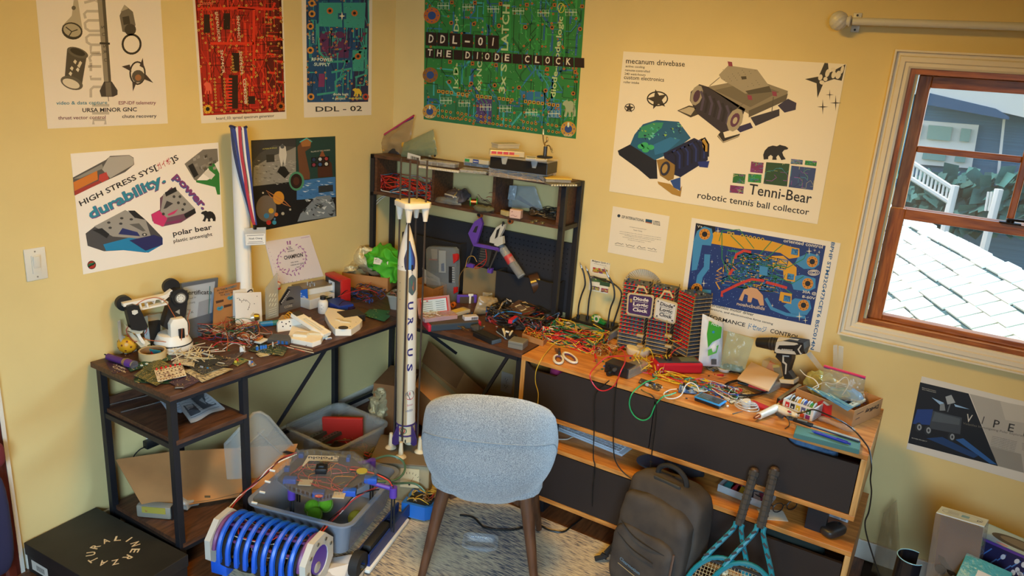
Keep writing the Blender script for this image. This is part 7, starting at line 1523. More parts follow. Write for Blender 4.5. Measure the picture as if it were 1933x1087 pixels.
# ==== hutch and right arm of the desk
def pouch(name,label,cat,f,q,bulge,m,seed=1,nu=22,nv=18,zip_=None,amp=.004):
 """soft flat bag: four photo pixels (tl, tr, br, bl) on the upright plane f"""
 qf=quadf(q);loc=f(*qf(.5,1));b=B()
 for s in(1,-1):
  def g(i,j,s=s):
   x,y=qf(i,j);k=(sin(pi*i)*sin(pi*min(1,j*1.0)))**.6
   nz_=mnoise.noise(V((i*6+seed,j*6,seed*2.0)))*amp*3*k
   return f(x,y,s*bulge/2*k+nz_)-loc
  b.grid(g,nu,nv)
 t=solo(name,b,m,label,cat,loc)
 if zip_:
  b=B();b.tube([f(*qf(i/10,.0),.002)-loc for i in range(11)],.005,6,sub=1);part('zip_seal',b,M(zip_,.4),t)
  b=B();b.tube([f(*qf(i/10,.05),.003)-loc for i in range(11)],.0025,6,sub=1);part('zip_line',b,M('4a3a6a',.4),t)
 return t
def case(name,label,a,c,depth,h,m,z,cells=(4,2),fill=(),group=None,lid=None):
 """transparent compartment case with lid and coloured contents"""
 t,L=pbox(name,label,'case',a,c,depth,h,m,z,.002,group,'case_shell')
 R=random.Random(int(a[0]));w_,d_=L/cells[0],depth/cells[1]
 if fill:
  for i in range(cells[0]):
   for j in range(cells[1]):
    b=B();b.box(w_*i+.003,d_*j+.003,.002,w_*(i+1)-.003,d_*(j+1)-.003,h*R.uniform(.5,.8));part('contents',b,M(R.choice(fill),.6),t,False)
 for i in range(1,cells[0]):b=B();b.box(w_*i-.0008,.002,.001,w_*i+.0008,depth-.002,h-.002);part('divider',b,MAT_CLEAR2,t,False)
 b=B();b.box(-.002,-.002,h-.006,L+.002,depth+.002,h+.001,bev=.001);part('lid',b,lid or m,t,False)
 return t,L
HT=HZ1+.0004
CASEM=mat('clear_case','d6d2cc',.12,alpha=.3)
f=vplane('y-.07',(740,290),HT)
t=pouch('zip_bag','large zip bag with pink seal at the left end of the hutch top','bag',f,[(704,268),(782,218),(770,296),(697,293)],.05,MAT_BAGT,2,zip_='b02a5c')
b=B();loc=t.location;p=f(745,275)-loc;pillow(b,(p.x,p.y,.03),(.09,.035,.06),.7,16,10);part('dark_contents',b,M('2c2a2c',.4),t)
for x,y in((729,281),(764,273)):p=f(x,y,.012)-loc;b=B();pillow(b,(p.x,p.y,p.z),(.02,.015,.03),.7,10,8);part('yellow_connector',b,M('c8942a',.4),t)
f=vplane('y-.13',(780,300),HT)
t=pouch('green_film_bag','pale green antistatic bag with barcode label on the hutch','bag',f,[(762,270),(818,244),(826,292),(756,298)],.05,mat('green_film','8a9a7a',.15,alpha=.55,bump=.5,nscale=30),3)
p=f(789,296,.034)-t.location;b=B();b.cbox((p.x,p.y,p.z),(.085,.001,.03),(0,.1,0));lb=part('barcode_label',b,M('d8d4c8',.6),t,False)
P=uvprint(lambda x,y,d:V((p.x+x,p.y-.0006-d,p.z+y-.1*x)))
for k in range(12):P.rect(-.02+k*.0045,-.011,-.0178+k*.0045+(k%3)*.0006,.004,'2a2a2a',1)
P.done('barcode',lb)
case('pin_header_case','long clear case of small parts along the hutch front edge',(792,310),(858,318),.05,.022,CASEM,HT,(6,1),['5a6a80','4a4a52','7a8490','30343c'])
t,L=pbox('led_strip_panel','white toothed connector strip in front of the parts case','connector strip',(790,317),(866,327),.012,.012,M('b8b0a0',.5),HT)
for k in range(24):b=B();b.box(L*k/24+.001,-.002,.002,L*(k+.5)/24,.0,.010);part('tooth',b,M('d8d2c4',.5),t,False)
t,L=pbox('black_oblong_tray','long black tray with clear lid at the back of the hutch top','tray',(818,297),(876,302),.07,.05,MAT_BLACK,HT,.008);b=B();b.box(-.002,-.002,.0505,L+.002,.072,.055,bev=.002);part('clear_lid',b,CASEM,t,False)
blob('gold_foil_packet','small gold foil packet beside the black tray','packet',at(812,300,HT)+V((-.02,.02,0)),(.04,.03,.05),MAT_FOIL,.01,40,14,.6)
case('flat_resistor_case','flat clear resistor case under the printed boxes',(868,325),(918,330),.08,.014,CASEM,HT,(4,2),['6a7a6a','8a8a80','3a5a4a'])
t,L=case('grey_lid_case','clear case with pale lid in the middle of the hutch top',(875,312),(922,318),.09,.022,CASEM,HT+.0145,(4,2),['3a4a5a','8a8a8a','4a4a50'])
t,L=pbox('printed_parts_box','small white box with green and blue labels on the hutch','box',(876,306),(922,312),.07,.022,M('b8b09a',.5),HT+.037)
P=uvprint(lambda x,y,d:V((x,-.0005-d,y)));P.rect(.004,.004,L*.22,.018,'2a8a4a',1);P.rect(L*.36,.002,L*.6,.02,'24408c',1);P.text('nano',(L*.38,.008),(L*.57,.008),.007,'d8d8d0',2,.02);P.done('box_print',t)
t,L=case('jumper_wire_case','wide clear case of orange jumper wires under the black organiser',(922,332),(1032,346),.13,.04,CASEM,HT,(6,1),())
tangle('wire_contents',None,None,(L*.5,.06,.002),(L*.46,.055,.03),['c8802c','b8862c','2a2624','6a4a2a','d8a040'],60,.0018,61,parent=t)
t,L=pbox('black_organiser','black parts organiser with clear lid and two latches','organiser',(924,317),(1032,331),.13,.052,mat('black_pp','1a1818',.35),HT+.0415)
b=B();b.box(-.002,-.002,.0525,L+.002,.132,.06,bev=.002);part('clear_lid',b,CASEM,t,False)
for u in(.2,.72):b=B();b.prism([(L*u,.06),(L*(u+.12),.06),(L*(u+.09),.026),(L*(u+.03),.026)],.001,.005,mx=Matrix(((1,0,0,0),(0,0,-1,0),(0,1,0,0),(0,0,0,1))));part('latch',b,MAT_CLEAR2,t,False)
zt_=HT+.0415+.0615
t,L=pbox('red_label_box','clear box with red and yellow strip stacked on the black organiser','box',(924,294),(990,298),.07,.026,mat('pale_clear','c8bca0',.2,alpha=.75),zt_)
P=uvprint(lambda x,y,d:V((x,-.0005-d,y)));P.rect(.003,.003,L*.85,.012,'c89a3a',1)
for k in range(4):P.rect(L*(.05+.17*k),.010,L*(.19+.17*k),.022,'b82a22',2)
P.done('strip_print',t)
case('small_clear_case','small pale clear case on top of the red labelled box',(940,281),(980,281),.06,.022,mat('pale_clear'),zt_+.0265,(3,1),['8a9a90','b0b0a0'])
case('wide_clear_tray','shallow clear tray under the helping hands clamp',(992,303),(1032,306),.09,.012,CASEM,zt_,(2,1),['a89a70','4a7ab0'])
hp=at(1020,299,zt_+.0135)+V((.0,.04,0));t=thing('helping_hands','helping hands stand with chrome alligator clips on the hutch','clamp stand',hp)
b=B();b.box(-.03,-.02,0,.03,.02,.008,bev=.002);part('foot',b,MAT_STEEL,t);b=B();b.cone((0,0,.008),(0,0,.05),.009,n=12);part('post',b,mat('grey_post','4a4a4c',.3,.6),t)
MCH=mat('polished_brass_steel','b8a070',.2,.9)
for k,pts in enumerate(([(0,0,.05),(-.004,-.004,.062),(.006,0,.075)],[(0,0,.05),(-.012,0,.07),(-.018,0,.10)],[(0,0,.052),(.016,0,.056),(.03,-.004,.045)])):
 b=B();b.tube(pts,.003,6);b.ball(pts[0],.006,8);b.ball(pts[-1],.005,8);a=part('arm',b,MCH,t)
 e=V(pts[-1]);d=V(((-.006,0,.02),(-.003,0,.025),(.008,-.002,-.018))[k]);b=B();b.cone(e,e+d,.004,.0015,8);b.cone(e+V((.003,0,0)),e+d+V((.005,0,0)),.003,.001,8);part('clip',b,MCH,a)
t,L=case('yellow_lid_case','clear case with yellow lid at the right end of the hutch top',(1030,344),(1078,346),.06,.02,CASEM,HT+.0105,(3,1),['4a4a48','6a6a60'],None,M('c8a84a',.4))
t,L=pbox('white_header_strip','pale strip with white teeth under the yellow lid case','connector strip',(1040,352),(1090,352),.07,.01,M('6a6a68',.5),HT)
for k in range(10):b=B();b.box(L*k/10+.001,-.002,.002,L*(k+.7)/10,.0,.009);part('tooth',b,M('d0ccb8',.5),t,False)
# --- shelf contents
HB=HZ0+.0165
tangle('red_wire_coil','coiled red and white wires in the left hutch compartment','wires',V((.235,-.112,HB)),(.165,.06,.085),['b8241c','b8241c','a82018','c83a2a','c8c0b4','7a1a16','3a6a8a'],36,.0024,62,npt=8)
f=vplane('y-.155',(840,385),HB)
pouch('clear_parts_bag','clear bag of parts lying in the middle hutch compartment','bag',f,[(806,370),(868,372),(872,394),(808,386)],.06,MAT_BAG,5)
blob('grey_parts_bundle','dark bundle of leads inside the middle hutch compartment','bundle',at(845,387,HB)+V((0,.08,0)),(.13,.07,.05),M('4a4448',.6),.018,26,15,.6)
for a,c,lb in(((840,366),(862,372),'small white lever part standing in the middle compartment'),((856,372),(866,358),'small upright white strip in the middle compartment')):
 p,q=at(*a,HB+.06),at(*c,HB+.06);b=B();b.cone((0,0,0),q-p,.004,n=6);solo('white_lever',b,M('b8b4a8',.5),lb,'part',p)
p=at(890,390,HB);t=thing('wire_spool','green spool of copper wire in the middle hutch compartment','spool',(p.x,p.y+.02,HB+.0225),.5)
for s in(-1,1):b=B();b.cone((s*.014,0,0),(s*.018,0,0),.022,n=24);part('flange',b,M('2fae2a',.4),t)
b=B();b.cone((-.014,0,0),(.014,0,0),.015,n=20);part('copper_winding',b,mat('copper_wire','b0663a',.3,.9),t)
tangle('compartment_wires','red and dark wires at the back of the middle compartment','wires',at(905,385,HB)+V((.02,.09,0)),(.07,.04,.06),['8a2420','2a2a2a','5a4a3a','b04a2a'],20,.0016,63)
blob('olive_rags','olive grey cloth scraps at the edge of the middle compartment','cloth',at(905,402,HB)+V((.0,.035,0)),(.11,.05,.022),M('5a5a44',.9),.01,34,16,.6)
f=vplane('y-.06',(990,390),HB)
pouch('silver_zip_bag','shiny clear zip bag standing at the back of the right compartment','bag',f,[(960,350),(1010,352),(1025,395),(955,390)],.03,mat('bright_bag','b8c4c4',.1,alpha=.4,bump=.7,nscale=24),6)
pouch('small_label_bag','small bag with white label leaning in the right compartment','bag',vplane('y-.09',(965,380),HB),[(962,350),(976,350),(972,378),(958,376)],.012,M('9aa4a8',.3),7,10,10)
t,L=pbox('pink_eraser_block','pale pink printed block in the right hutch compartment','block',(961,411),(982,414),.035,.042,M('c8aaa0',.6),HB)
P=uvprint(lambda x,y,d:V((x,-.0005-d,y)));P.stroke([(.008,.012),(.02,.016),(.03,.010),(.04,.014)],.002,'7a4a48',1);P.stroke([(.01,.03),(.016,.033)],.003,'6a3a38',1);P.done('block_print',t)
t,L=pbox('beige_motor','small beige motor beside the pink block','motor',(944,405),(957,409),.02,.024,M('b0a070',.5),HB)
b=B();b.cbox((0,0,.0),(.14,.06,.004),(.5,.35,.2));solo('red_booklet',b,M('7a2028',.6),'dark red booklet leaning in the right compartment','booklet',at(990,400,HB)+V((.0,.06,.045)),sm=False)
b=B();b.cbox((0,0,.0),(.10,.07,.006),(.6,.2,.1));solo('grey_screen_module',b,M('4a4850',.35),'grey screen module leaning in the right compartment','module',at(1015,402,HB)+V((.0,.05,.04)),sm=False)
tangle('right_compartment_parts','dark brackets and metal scraps in the right compartment','scrap',at(1030,412,HB)+V((-.02,.05,0)),(.07,.05,.04),['2a2622','4a3a28','1a1a1a','7a6a50'],30,.003,64)
for k,(x,y)in enumerate(((1012,418),(1024,422),(1005,420))):p=at(x,y,HB);b=B();b.lathe([(.006,0),(.011,0),(.011,.008),(.006,.008),(.006,0)],16);solo('brass_bushing',b,M('b09a60',.25,.9),['brass bushing in the middle of the row of three on the shelf edge','brass bushing nearest the right post','brass bushing left of the row on the shelf edge'][k],'bushing',p,group='brass bushings on the hutch shelf')
wire('white_post_cable','thin white cable looping from the hutch left post',[pl(x,y,1,-.17)for x,y in((700,403),(706,385),(722,371),(742,368),(725,372),(708,390),(703,420),(708,460),(712,500))],.0018,'c8c8c0','cable')
# --- hanging purple gripper and printed leg under the shelf
t=thing('purple_gripper','purple 3D printed linkage with red wires hanging under the hutch shelf','gripper',pl(905,430,1,-.19));f=vplane('y-.19',(905,430),DZ);loc=t.location.copy()
zB=zf(680,380,3.883)
def pz(name,pts,th,m,d=0):return panel(f,zB(*pts),th,m,name,t,loc,d)
for pts in((835,150,880,120,895,165,850,310,830,330,790,235),(835,305,1010,340,1008,362,832,328),(780,450,830,465,825,490,775,478),(935,490,965,492,960,530,930,522),(995,335,1015,345,1010,370,990,362)):pz('purple_link',pts,.016,mat('violet_print_plastic'))
pz('link_window',(845,185,865,178,850,230,825,225),.001,M('1c1a22',.7),.001)
for a,c in(((830,330),(790,460)),((1005,360),(945,500))):b=B();b.cone(f(*zB(*a)[0])-loc,f(*zB(*c)[0])-loc,.004,n=8);part('grey_rod',b,M('5a5854',.4,.6),t)
pz('ribbed_belt',(880,330,960,345,930,480,860,460),.006,M('2a2826',.7),-.01)
for k in range(7):pz('belt_rib',(880-k*3,345+k*18,925-k*3,352+k*18,923-k*3,358+k*18,878-k*3,351+k*18),.004,M('4a4844',.7),-.004)
for cc,pts in(('b02a24',(930,350,935,420,910,470,850,490)),('b02a24',(930,420,890,450,845,480)),('b08a3a',(780,480,800,410,840,400,865,440)),('7a5a2a',(780,480,740,540,735,620))):b=B();b.tube([f(*p,.012)-loc for p in zB(*pts)],.0018,5);part('lead',b,M(cc,.5),t)
b=B();c_=f(*zB(872,118)[0]);b.cone(c_-loc+V((-.01,0,.01)),c_-loc+V((.01,0,.03)),.006,n=8);part('hook',b,MAT_BLACK,t)
t=thing('white_printed_leg','white printed leg hanging under the shelf beside the purple linkage','printed part',pl(935,455,1,-.19));loc=t.location.copy()
for pts in((1000,190,1040,165,1060,170,1055,200,1010,290,990,310,950,300,955,265),(985,270,1045,255,1050,310,1010,330,985,320)):pz('leg_shell',pts,.02,M('b8b8b0',.45),.004)
pz('black_slot',(1005,210,1030,190,1010,260,990,275),.001,MAT_BLACK,.0055)
b=B();b.cone(f(*zB(1050,150)[0])-loc,f(*zB(1045,180)[0])-loc,.006,n=8);part('hook',b,MAT_BLACK,t)
for k,(x,y)in enumerate(((1085,170),(862,118))):
 p=f(*zB(x,y)[0]);q=V((p.x,-.17,HZ0-.0135));t2=thing('rubber_wheel',['orange rubber wheel under the shelf beside the white leg','orange rubber wheel under the shelf above the purple linkage'][k],'wheel',q,0,'orange wheels under the shelf');b=B();b.lathe([(.008,-.008),(.013,-.008),(.013,.008),(.008,.008),(.008,-.008)],20,Matrix.Rotation(pi/2,4,'X'));part('tyre',b,M('b8581c',.6),t2);b=B();b.cone((0,-.006,0),(0,.006,0),.008,n=12);part('hub',b,MAT_BLACK,t2)
 # --- standing at the back of the right arm
f=vplane((806,556),(862,572));t=thing('tackle_box','clear tackle box with red latches standing behind the cardboard box','case',f.p);loc=f.p.copy();z=zf(780,470,6.394);PB=lambda nm,pts,th,m,d=0:panel(f,z(*pts),th,m,nm,t,loc,d)
PB('case_shell',(155,0,190,-30,480,-15,510,20,520,180,515,440,490,640,400,640,160,480),.03,mat('smoke_clear','8f9698',.15,alpha=.45),0)
PB('white_insert',(300,20,382,25,382,290,300,285),.002,M('c8ccc8',.6),-.006);PB('white_tray',(205,0,282,5,280,120,215,130),.002,M('a8a298',.6),-.006);PB('red_strip',(180,118,282,128,282,140,180,132),.002,M('a82a24',.5),-.005);PB('blue_print',(330,180,365,170,368,270,332,270),.001,M('24508a',.5),-.004);PB('handle_void',(430,210,470,212,470,410,430,405),.002,M('1a1a1c',.6),.001);PB('grey_compartment',(190,140,280,145,290,290,200,270),.002,M('4c5660',.4),-.007)
PB('red_latch',(482,60,520,55,545,70,540,130,490,175),.012,M('b8201f',.4),.004);PB('red_latch',(492,460,530,460,530,520,492,540),.012,M('b8201f',.4),.004)
for k in range(7):PB('rack_tooth',(472,220+k*28,500,222+k*28,500,236+k*28,472,234+k*28),.004,M('9a9c9c',.3),.002)
cq=[at(817,572,DZ),at(786,560,DZ),at(843,562,DZ)];u=cq[2]-cq[0];v=cq[1]-cq[0]
def carton(name,label,O_,u,v,h,m,th=.003):
 t=thing(name,label,'box',O_);b=B();U,W_=u.normalized(),v.normalized();L1,L2=u.length,v.length
 def bx(a0,b0,z0,a1,b1,z1):
  P_=[(a0,b0),(a1,b0),(a1,b1),(a0,b1)];b.prism([((U*p+W_*q).x,(U*p+W_*q).y)for p,q in P_],z0,z1)
 bx(0,0,.0005,L1,L2,.003);bx(0,0,.003,L1,th,h);bx(0,L2-th,.003,L1,L2,h);bx(0,th,.003,th,L2-th,h);bx(L1-th,th,.003,L1,L2-th,h)
 part('carton_body',b,m,t,False);return t,U,W_,L1,L2
t,U,W_,L1,L2=carton('scribbled_carton','small open cardboard box with black scribble right of the rocket',cq[0],u,v*1.4,.075,MAT_KRAFT)
n_=U.cross(V((0,0,1)));n_=n_ if n_.dot(CAM-cq[0])>0 else-n_
P=uvprint(lambda x,y,d:U*x+V((0,0,y))+n_*(.0004+d));P.stroke([(L1*.35,.02),(L1*.5,.05),(L1*.55,.02),(L1*.65,.055),(L1*.7,.02)],.003,'1a1614',1);P.stroke([(L1*.4,.06),(L1*.8,.065)],.0025,'1a1614',1);P.done('scribble',t)
c_=cq[0]+U*L1*.5+W_*L2*.5
pouch('folded_clear_bag','folded clear bag sticking out of the scribbled carton','bag',vplane((790,552),(835,560)),[(797,505),(830,525),(832,540),(800,535)],.02,MAT_CLEAR2,8,12,10)
b=B();b.cone((0,0,0),(.02,.01,.10),.006,.003,8);solo('blue_clear_straw',b,M('8fb0c4',.2,0,.6),'pale blue plastic strip standing behind the rocket','strip',at(792,560,DZ))
f=vplane((876,566),(955,572));
t,f2,P,loc=card('tan_envelope','tan envelope standing against the pegboard behind the wires','envelope',(876,566),(955,572),z(610,230,760,210,1110,290,1120,560,600,480),.004,M('7a6238',.7),grow=2)
t=thing('teal_film_bag','teal film bag over white boxes in the pile','bag',at(925,560,DZ));b=B();b.grid(lambda i,j:V((.09*cos(pi*i),-.02+.05*j,.09*sin(pi*i)**.8+.0)),20,6);part('film',b,mat('teal_film','3a6a5c',.2,alpha=.45),t)
for k,(q,h,cc,lb)in enumerate((((918,572,950,566),.05,'b8b4a8','tall white parts box leaning in the pile'),((932,568,958,572),.045,'c4c0b4','white ridged parts box beside it in the pile'),((930,580,962,577),.02,'a8b4c0','pale blue flat box at the foot of the pile'))):
 t,L=pbox('white_parts_box',lb,'box',q[:2],q[2:],.05,h,M(cc,.5),DZ);t.rotation_euler.x=.0
 for j in range(4):b=B();b.box(L*.1,-.0015,h*(.15+.2*j),L*.9,0,h*(.2+.2*j));part('ridge',b,M('8a877c',.6),t,False)
pouch('tan_film_pouch','tan translucent pouch slumped over the pile','bag',vplane((895,598),(948,592)),[(905,558),(938,562),(950,590),(893,594)],.05,mat('tan_pouch','a08a66',.3,alpha=.85),9)
t,L=pbox('purple_bracket','purple printed bracket with white clip among the pile','bracket',(862,572),(900,572),.012,.045,mat('violet_print_plastic'),DZ);b=B();b.box(L*.15,-.004,0,L*.85,.016,.034);part('brown_foam',b,M('4a3c30',.9),t,False);b=B();b.box(L*.6,-.008,.0,L*.7,-.003,.05,bev=.002).box(L*.55,-.008,.04,L*.8,-.003,.052,bev=.002);part('white_clip',b,MAT_WHITE,t)
p=at(856,575,DZ+.014);b=B();b.lathe([(.008,-.007),(.014,-.007),(.014,.007),(.008,.007),(.008,-.007)],20,Matrix.Rotation(pi/2,4,'X'));solo('rubber_wheel',b,M('c8681c',.6),'orange rubber wheel on the desk beside the purple bracket','wheel',p)
f=vplane('y-.155',(970,500),DZ);t=thing('clear_tube_pack','clear tube pack with red label leaning into the felt pocket','tube',f(985,525));loc=t.location.copy();b=B();b.cone(f(948,468)-loc,f(985,522)-loc,.022,n=16);part('tube',b,mat('tube_clear','b0b4b4',.1,alpha=.4),t);b=B();b.cone(f(958,482)-loc,f(966,496)-loc,.0225,n=16);part('red_label',b,M('b83a3a',.5),t);b=B();b.cone(f(944,462)-loc,f(950,470)-loc,.014,.022,16);part('cap',b,M('8a8c8c',.2,0,.7),t);b=B();b.cone(f(966,498)-loc,f(982,518)-loc,.016,n=12);part('dark_contents',b,M('3a3030',.6),t)
p=pl(1012,512,1,-.09);t=thing('brown_tape_roll','roll of brown packing tape in the felt pocket','tape',(p.x,p.y+.0,.912),.2);b=B();mx=Matrix.Rotation(.5,4,'Z')@Matrix.Rotation(1.25,4,'Y');b.lathe([(.034,-.024),(.05,-.024),(.05,.024),(.034,.024),(.034,-.024)],30,mx);part('tape',b,mat('brown_tape','4a3222',.25),t);b=B();b.lathe([(.031,-.024),(.0335,-.024),(.0335,.024),(.031,.024),(.031,-.024)],30,mx);part('core',b,M('5a4a38',.7),t);b=B();b.cone((0,0,-.17),(0,0,-.05),.012,n=8);part('stub',b,MAT_BLACK,t)
# --- on the front of the right arm
t,L=pbox('slate_tool_case','slate blue hard case with red corners at the desk front edge','case',(813,626),(904,619),.11,.03,mat('slate_plastic','33404c',.4),DZ)
for x in(-.012,L-.004):b=B();b.box(x,-.003,0,x+.014,.113,.032,bev=.003);part('red_corner',b,M('b0203a',.4),t)
b=B();b.box(.002,.002,.0302,L-.002,.108,.034);part('top_pad',b,M('4a4038',.7),t,False)
zc=DZ+.0345
t,L=pbox('screw_kit','open clear red screw kit with white label lid','kit',(802,610),(864,602),.07,.022,mat('pink_clear','c89aa0',.2,alpha=.5),zc)
for k in range(5):b=B();b.box(L*k/5+.002,.003,.001,L*(k+1)/5-.002,.03,.018);part('screw_cell',b,M(['9ab0c0','a8bcc8','8aa4b8','b0bcc4','c8b090'][k],.3,.3),t,False)
b=B();b.cbox((L*.5,.085,.05),(L,.006,.085),(-.35,0,0),bev=.002);ld=part('open_lid',b,mat('pink_clear'),t,False)
P=uvprint(lambda x,y,d:Matrix.Translation((L*.5,.085,.05))@Euler((-.35,0,0)).to_matrix().to_4x4()@V((x,-.0033-d,y)));P.rect(-L*.42,-.034,L*.42,.034,'b02a30',1);P.rect(-L*.38,-.03,L*.38,.03,'b4c8d4',2)
for k in range(5):P.stroke([(-L*.34,.018-k*.01),(-L*.05,.018-k*.01)],.002,'4a6070',3);P.stroke([(L*.05,.018-k*.01),(L*.32,.018-k*.01)],.002,'4a6070',3)
P.disc(-L*.2,.024,.006,'a82a30',4,6,.003);P.done('kit_label',ld)
tangle('screw_contents',None,None,(L*.3,.035,.018),(L*.22,.02,.018),['c8c0b0','b0a890','a08a60'],26,.0018,71,parent=t,npt=2)
t,L=pbox('yellow_label_case','small clear case with yellow label beside the screw kit','case',(860,598),(888,590),.05,.018,mat('pale_clear'),zc);b=B();b.box(L*.12,.008,.0182,L*.8,.042,.019);part('yellow_label',b,M('c8a84a',.6),t,False)
t,L=pbox('white_fuse_case','small white fuse case in front of the yellow label case','case',(877,606),(903,604),.035,.02,M('c0bcc0',.4),zc)
for k in range(5):b=B();b.box(L*(.5+.09*k),-.001,.004,L*(.56+.09*k),0,.016);part('dark_mark',b,M('3a3a44',.5),t,False)
t=thing('brass_fitting','star shaped brass fitting on the front of the slate case','fitting',at(876,620,DZ+.012))
for k in range(5):a=k*2*pi/5;b=B();b.cone((0,-.006,.004),(.012*cos(a),-.006,.004+.012*sin(a)),.003,.002,6);part('point',b,mat('polished_brass_steel'),t)
b=B();b.cone((-.05,-.004,.006),(.03,-.004,.0),.002,n=6);part('pin',b,mat('polished_brass_steel'),t)
blob('grey_mesh_pouch','dark grey mesh pouch hanging over the desk edge','pouch',at(898,628,DZ),(.05,.04,.03),M('3a352e',.9),.01,30,17,.6)
t,L=pbox('black_project_box_long','long black extruded project box pointing at the desk edge','project box',(927,651),(951,649),.13,.022,MAT_BLACK,DZ);b=B();b.box(.002,-.003,.001,L-.002,0,.02,bev=.002);part('end_cap',b,M('4a5866',.4),t);b=B();b.box(L*.2,.004,.022,L*.8,.125,.0245);part('top_rail',b,M('26241f',.5),t,False)
t.rotation_euler.z+=.35
t,L=pbox('clear_front_box','flat black box with clear edge beside the long project box','box',(937,626),(957,641),.05,.02,M('2a2624',.3),DZ+.004);b=B();b.box(0,-.002,.0,L,0,.004);part('clear_edge',b,M('9ab0c0',.2),t,False)
t,L=pbox('aluminium_box','grey aluminium box at the right front corner of the desk','box',(958,656),(986,662),.07,.034,mat('cast_aluminium','8a877c',.4,.4),DZ,.003);b=B();b.box(-.001,-.001,.022,L+.001,.071,.0235);part('lid_seam',b,M('5a5852',.5),t,False)
p=at(957,640,DZ);t=thing('clothespin','wooden clothespin standing behind the aluminium box','clothespin',p)
for s in(-1,1):b=B();b.cbox((s*.012,0,.02),(.008,.01,.06),(0,s*.45,0),bev=.001);part('leg',b,M('c8b080',.6),t)
b=B();b.cone((-.008,0,.036),(.008,0,.036),.005,n=10);part('spring',b,M('d8d0bc',.4),t)
f=vplane((955,600),(1020,602));P4=[at(954,582,DZ+.05),at(985,562,DZ+.075),at(1020,582,DZ+.06),at(990,600,DZ+.045)];c0=sum(P4,V())/4
t=thing('labelled_bag','antistatic bag with two white labels and red wires on the cable pile','bag',c0)
b=B();qf=lambda i,j:(P4[0]*(1-i)+P4[1]*i)*(1-j)+(P4[3]*(1-i)+P4[2]*i)*j-c0
for s in(1,-1):b.grid(lambda i,j:qf(i,j)+V((0,0,s*.008*sin(pi*i)*sin(pi*j))),12,12)
part('bag',b,mat('dark_clear_bag','6a5248',.15,alpha=.75),t)
P=uvprint(lambda x,y,d:qf(x,y)+V((0,0,.0085*sin(pi*x)*sin(pi*y)+.0006+d)))
for a in(.22,.55):P.poly([(a+.08,.22),(a+.32,.30),(a+.25,.72),(a+.0,.66)][::1],'d0c8b4',2)
for k in range(5):P.stroke([(.3,.32+k*.07),(.48,.37+k*.07)],.012,'6a6458',3);P.stroke([(.62,.34+k*.07),(.8,.40+k*.07)],.012,'6a6458',3)
P.stroke([(.1,.8),(.35,.9),(.7,.88),(.9,.7)],.03,'8a2024',1);P.done('bag_labels',t)
tangle('dark_cable_heap','heap of black and blue cables between hutch and sideboard','wires',at(985,612,DZ),(.15,.09,.075),['161616','161616','1c1c1e','2a2a2c','24508a','1a1a1a','8a2420','3a3a3c','b8a890'],90,.0026,72)
wire('blue_cable','bright blue cable curving over the dark cable heap',[at(x,y,DZ+z_)for x,y,z_ in((932,598,.05),(945,590,.065),(965,588,.07),(985,592,.07))],.003,'2a72b8','cable')
t,L=pbox('blue_red_module','small blue and red module on the dark cable heap','module',(966,612),(978,603),.02,.018,M('c02a3a',.4),DZ+.055);b=B();b.box(L*.1,-.002,.003,L*.9,.0,.017,bev=.001);part('blue_face',b,M('2272c0',.4),t)
p=at(1030,622,DZ);t=thing('grey_connector','grey barrel connector standing at the hutch right post','connector',p+V((0,.02,0)));b=B();b.cone((0,0,0),(-.01,.01,.07),.014,.02,14);part('barrel',b,M('2c2c2e',.5),t);b=B();b.box(-.006,-.018,.01,.008,-.014,.03);part('pale_label',b,M('b4bcc0',.5),t,False)
tq=[at(985,640,DZ),at(1025,654,DZ),at(1008,618,DZ)]
t,U,W_,L1,L2=carton('wire_tray','low cardboard tray of orange jumper wires',tq[0],(tq[1]-tq[0]),(tq[2]-tq[0]),.028,MAT_KRAFT)
c_=tq[0]+U*L1*.5+W_*L2*.5;tangle('tray_wires','orange, red and yellow jumper wires piled in the cardboard tray','wires',c_+V((0,0,.008)),(min(L1,L2)*.42,min(L1,L2)*.42,.035),['c8581c','b8301c','c8702a','c8a02a','5a3a20','c8301f'],70,.0014,73,npt=4)
pouch('clear_film_bag','large empty clear plastic bag slumped between sideboard and wall','bag',vplane('y-.07',(1675,1060),.001),[(1668,968),(1693,942),(1702,1085),(1640,1100)],.05,mat('clear_brown_film','b09468',.16,alpha=.28,bump=.7,nscale=20),16,amp=.012)
R=random.Random(77)
bits=[]
for c_,dims in(('1c1c1e',(.008,.006,.003)),('b8b0a0',(.006,.004,.006)),('2a5a9a',(.006,.006,.009)),('b03028',(.007,.004,.004)),('c8a84a',(.01,.003,.003)),('2f5a38',(.014,.01,.002)),('8a8a88',(.009,.009,.004))):b=B();b.box(-dims[0]/2,-dims[1]/2,0,dims[0]/2,dims[1]/2,dims[2],bev=.0006);bits.append(b.mesh('loose_part',M(c_,.45)))
for n_,lb,gr,reg in((46,'tiny loose electronic part scattered on the left desk','loose parts on the left desk',(360,560,610,690)),(34,'tiny loose electronic part scattered on the right desk','loose parts on the right desk',(880,1000,590,640)),(46,'tiny loose electronic part scattered on the sideboard','loose parts on the sideboard',(1110,1420,660,770))):
 k=0
 while k<n_:
  x,y=R.uniform(reg[0],reg[1]),R.uniform(reg[2],reg[3]);p=at(x,y,DZ)
  if not(lx(p.y)+.06<p.x<.47 and-1.7<p.y<-.62)and not(p.x>.6 and-.57<p.y<-.2 and p.x<2.6):continue
  tag(obj('loose_part',R.choice(bits),None,(p.x,p.y,DZ+.0005),R.uniform(0,3)),lb,'part',gr);k+=1
  # ==== on the stacked sideboard
SZ=.7504
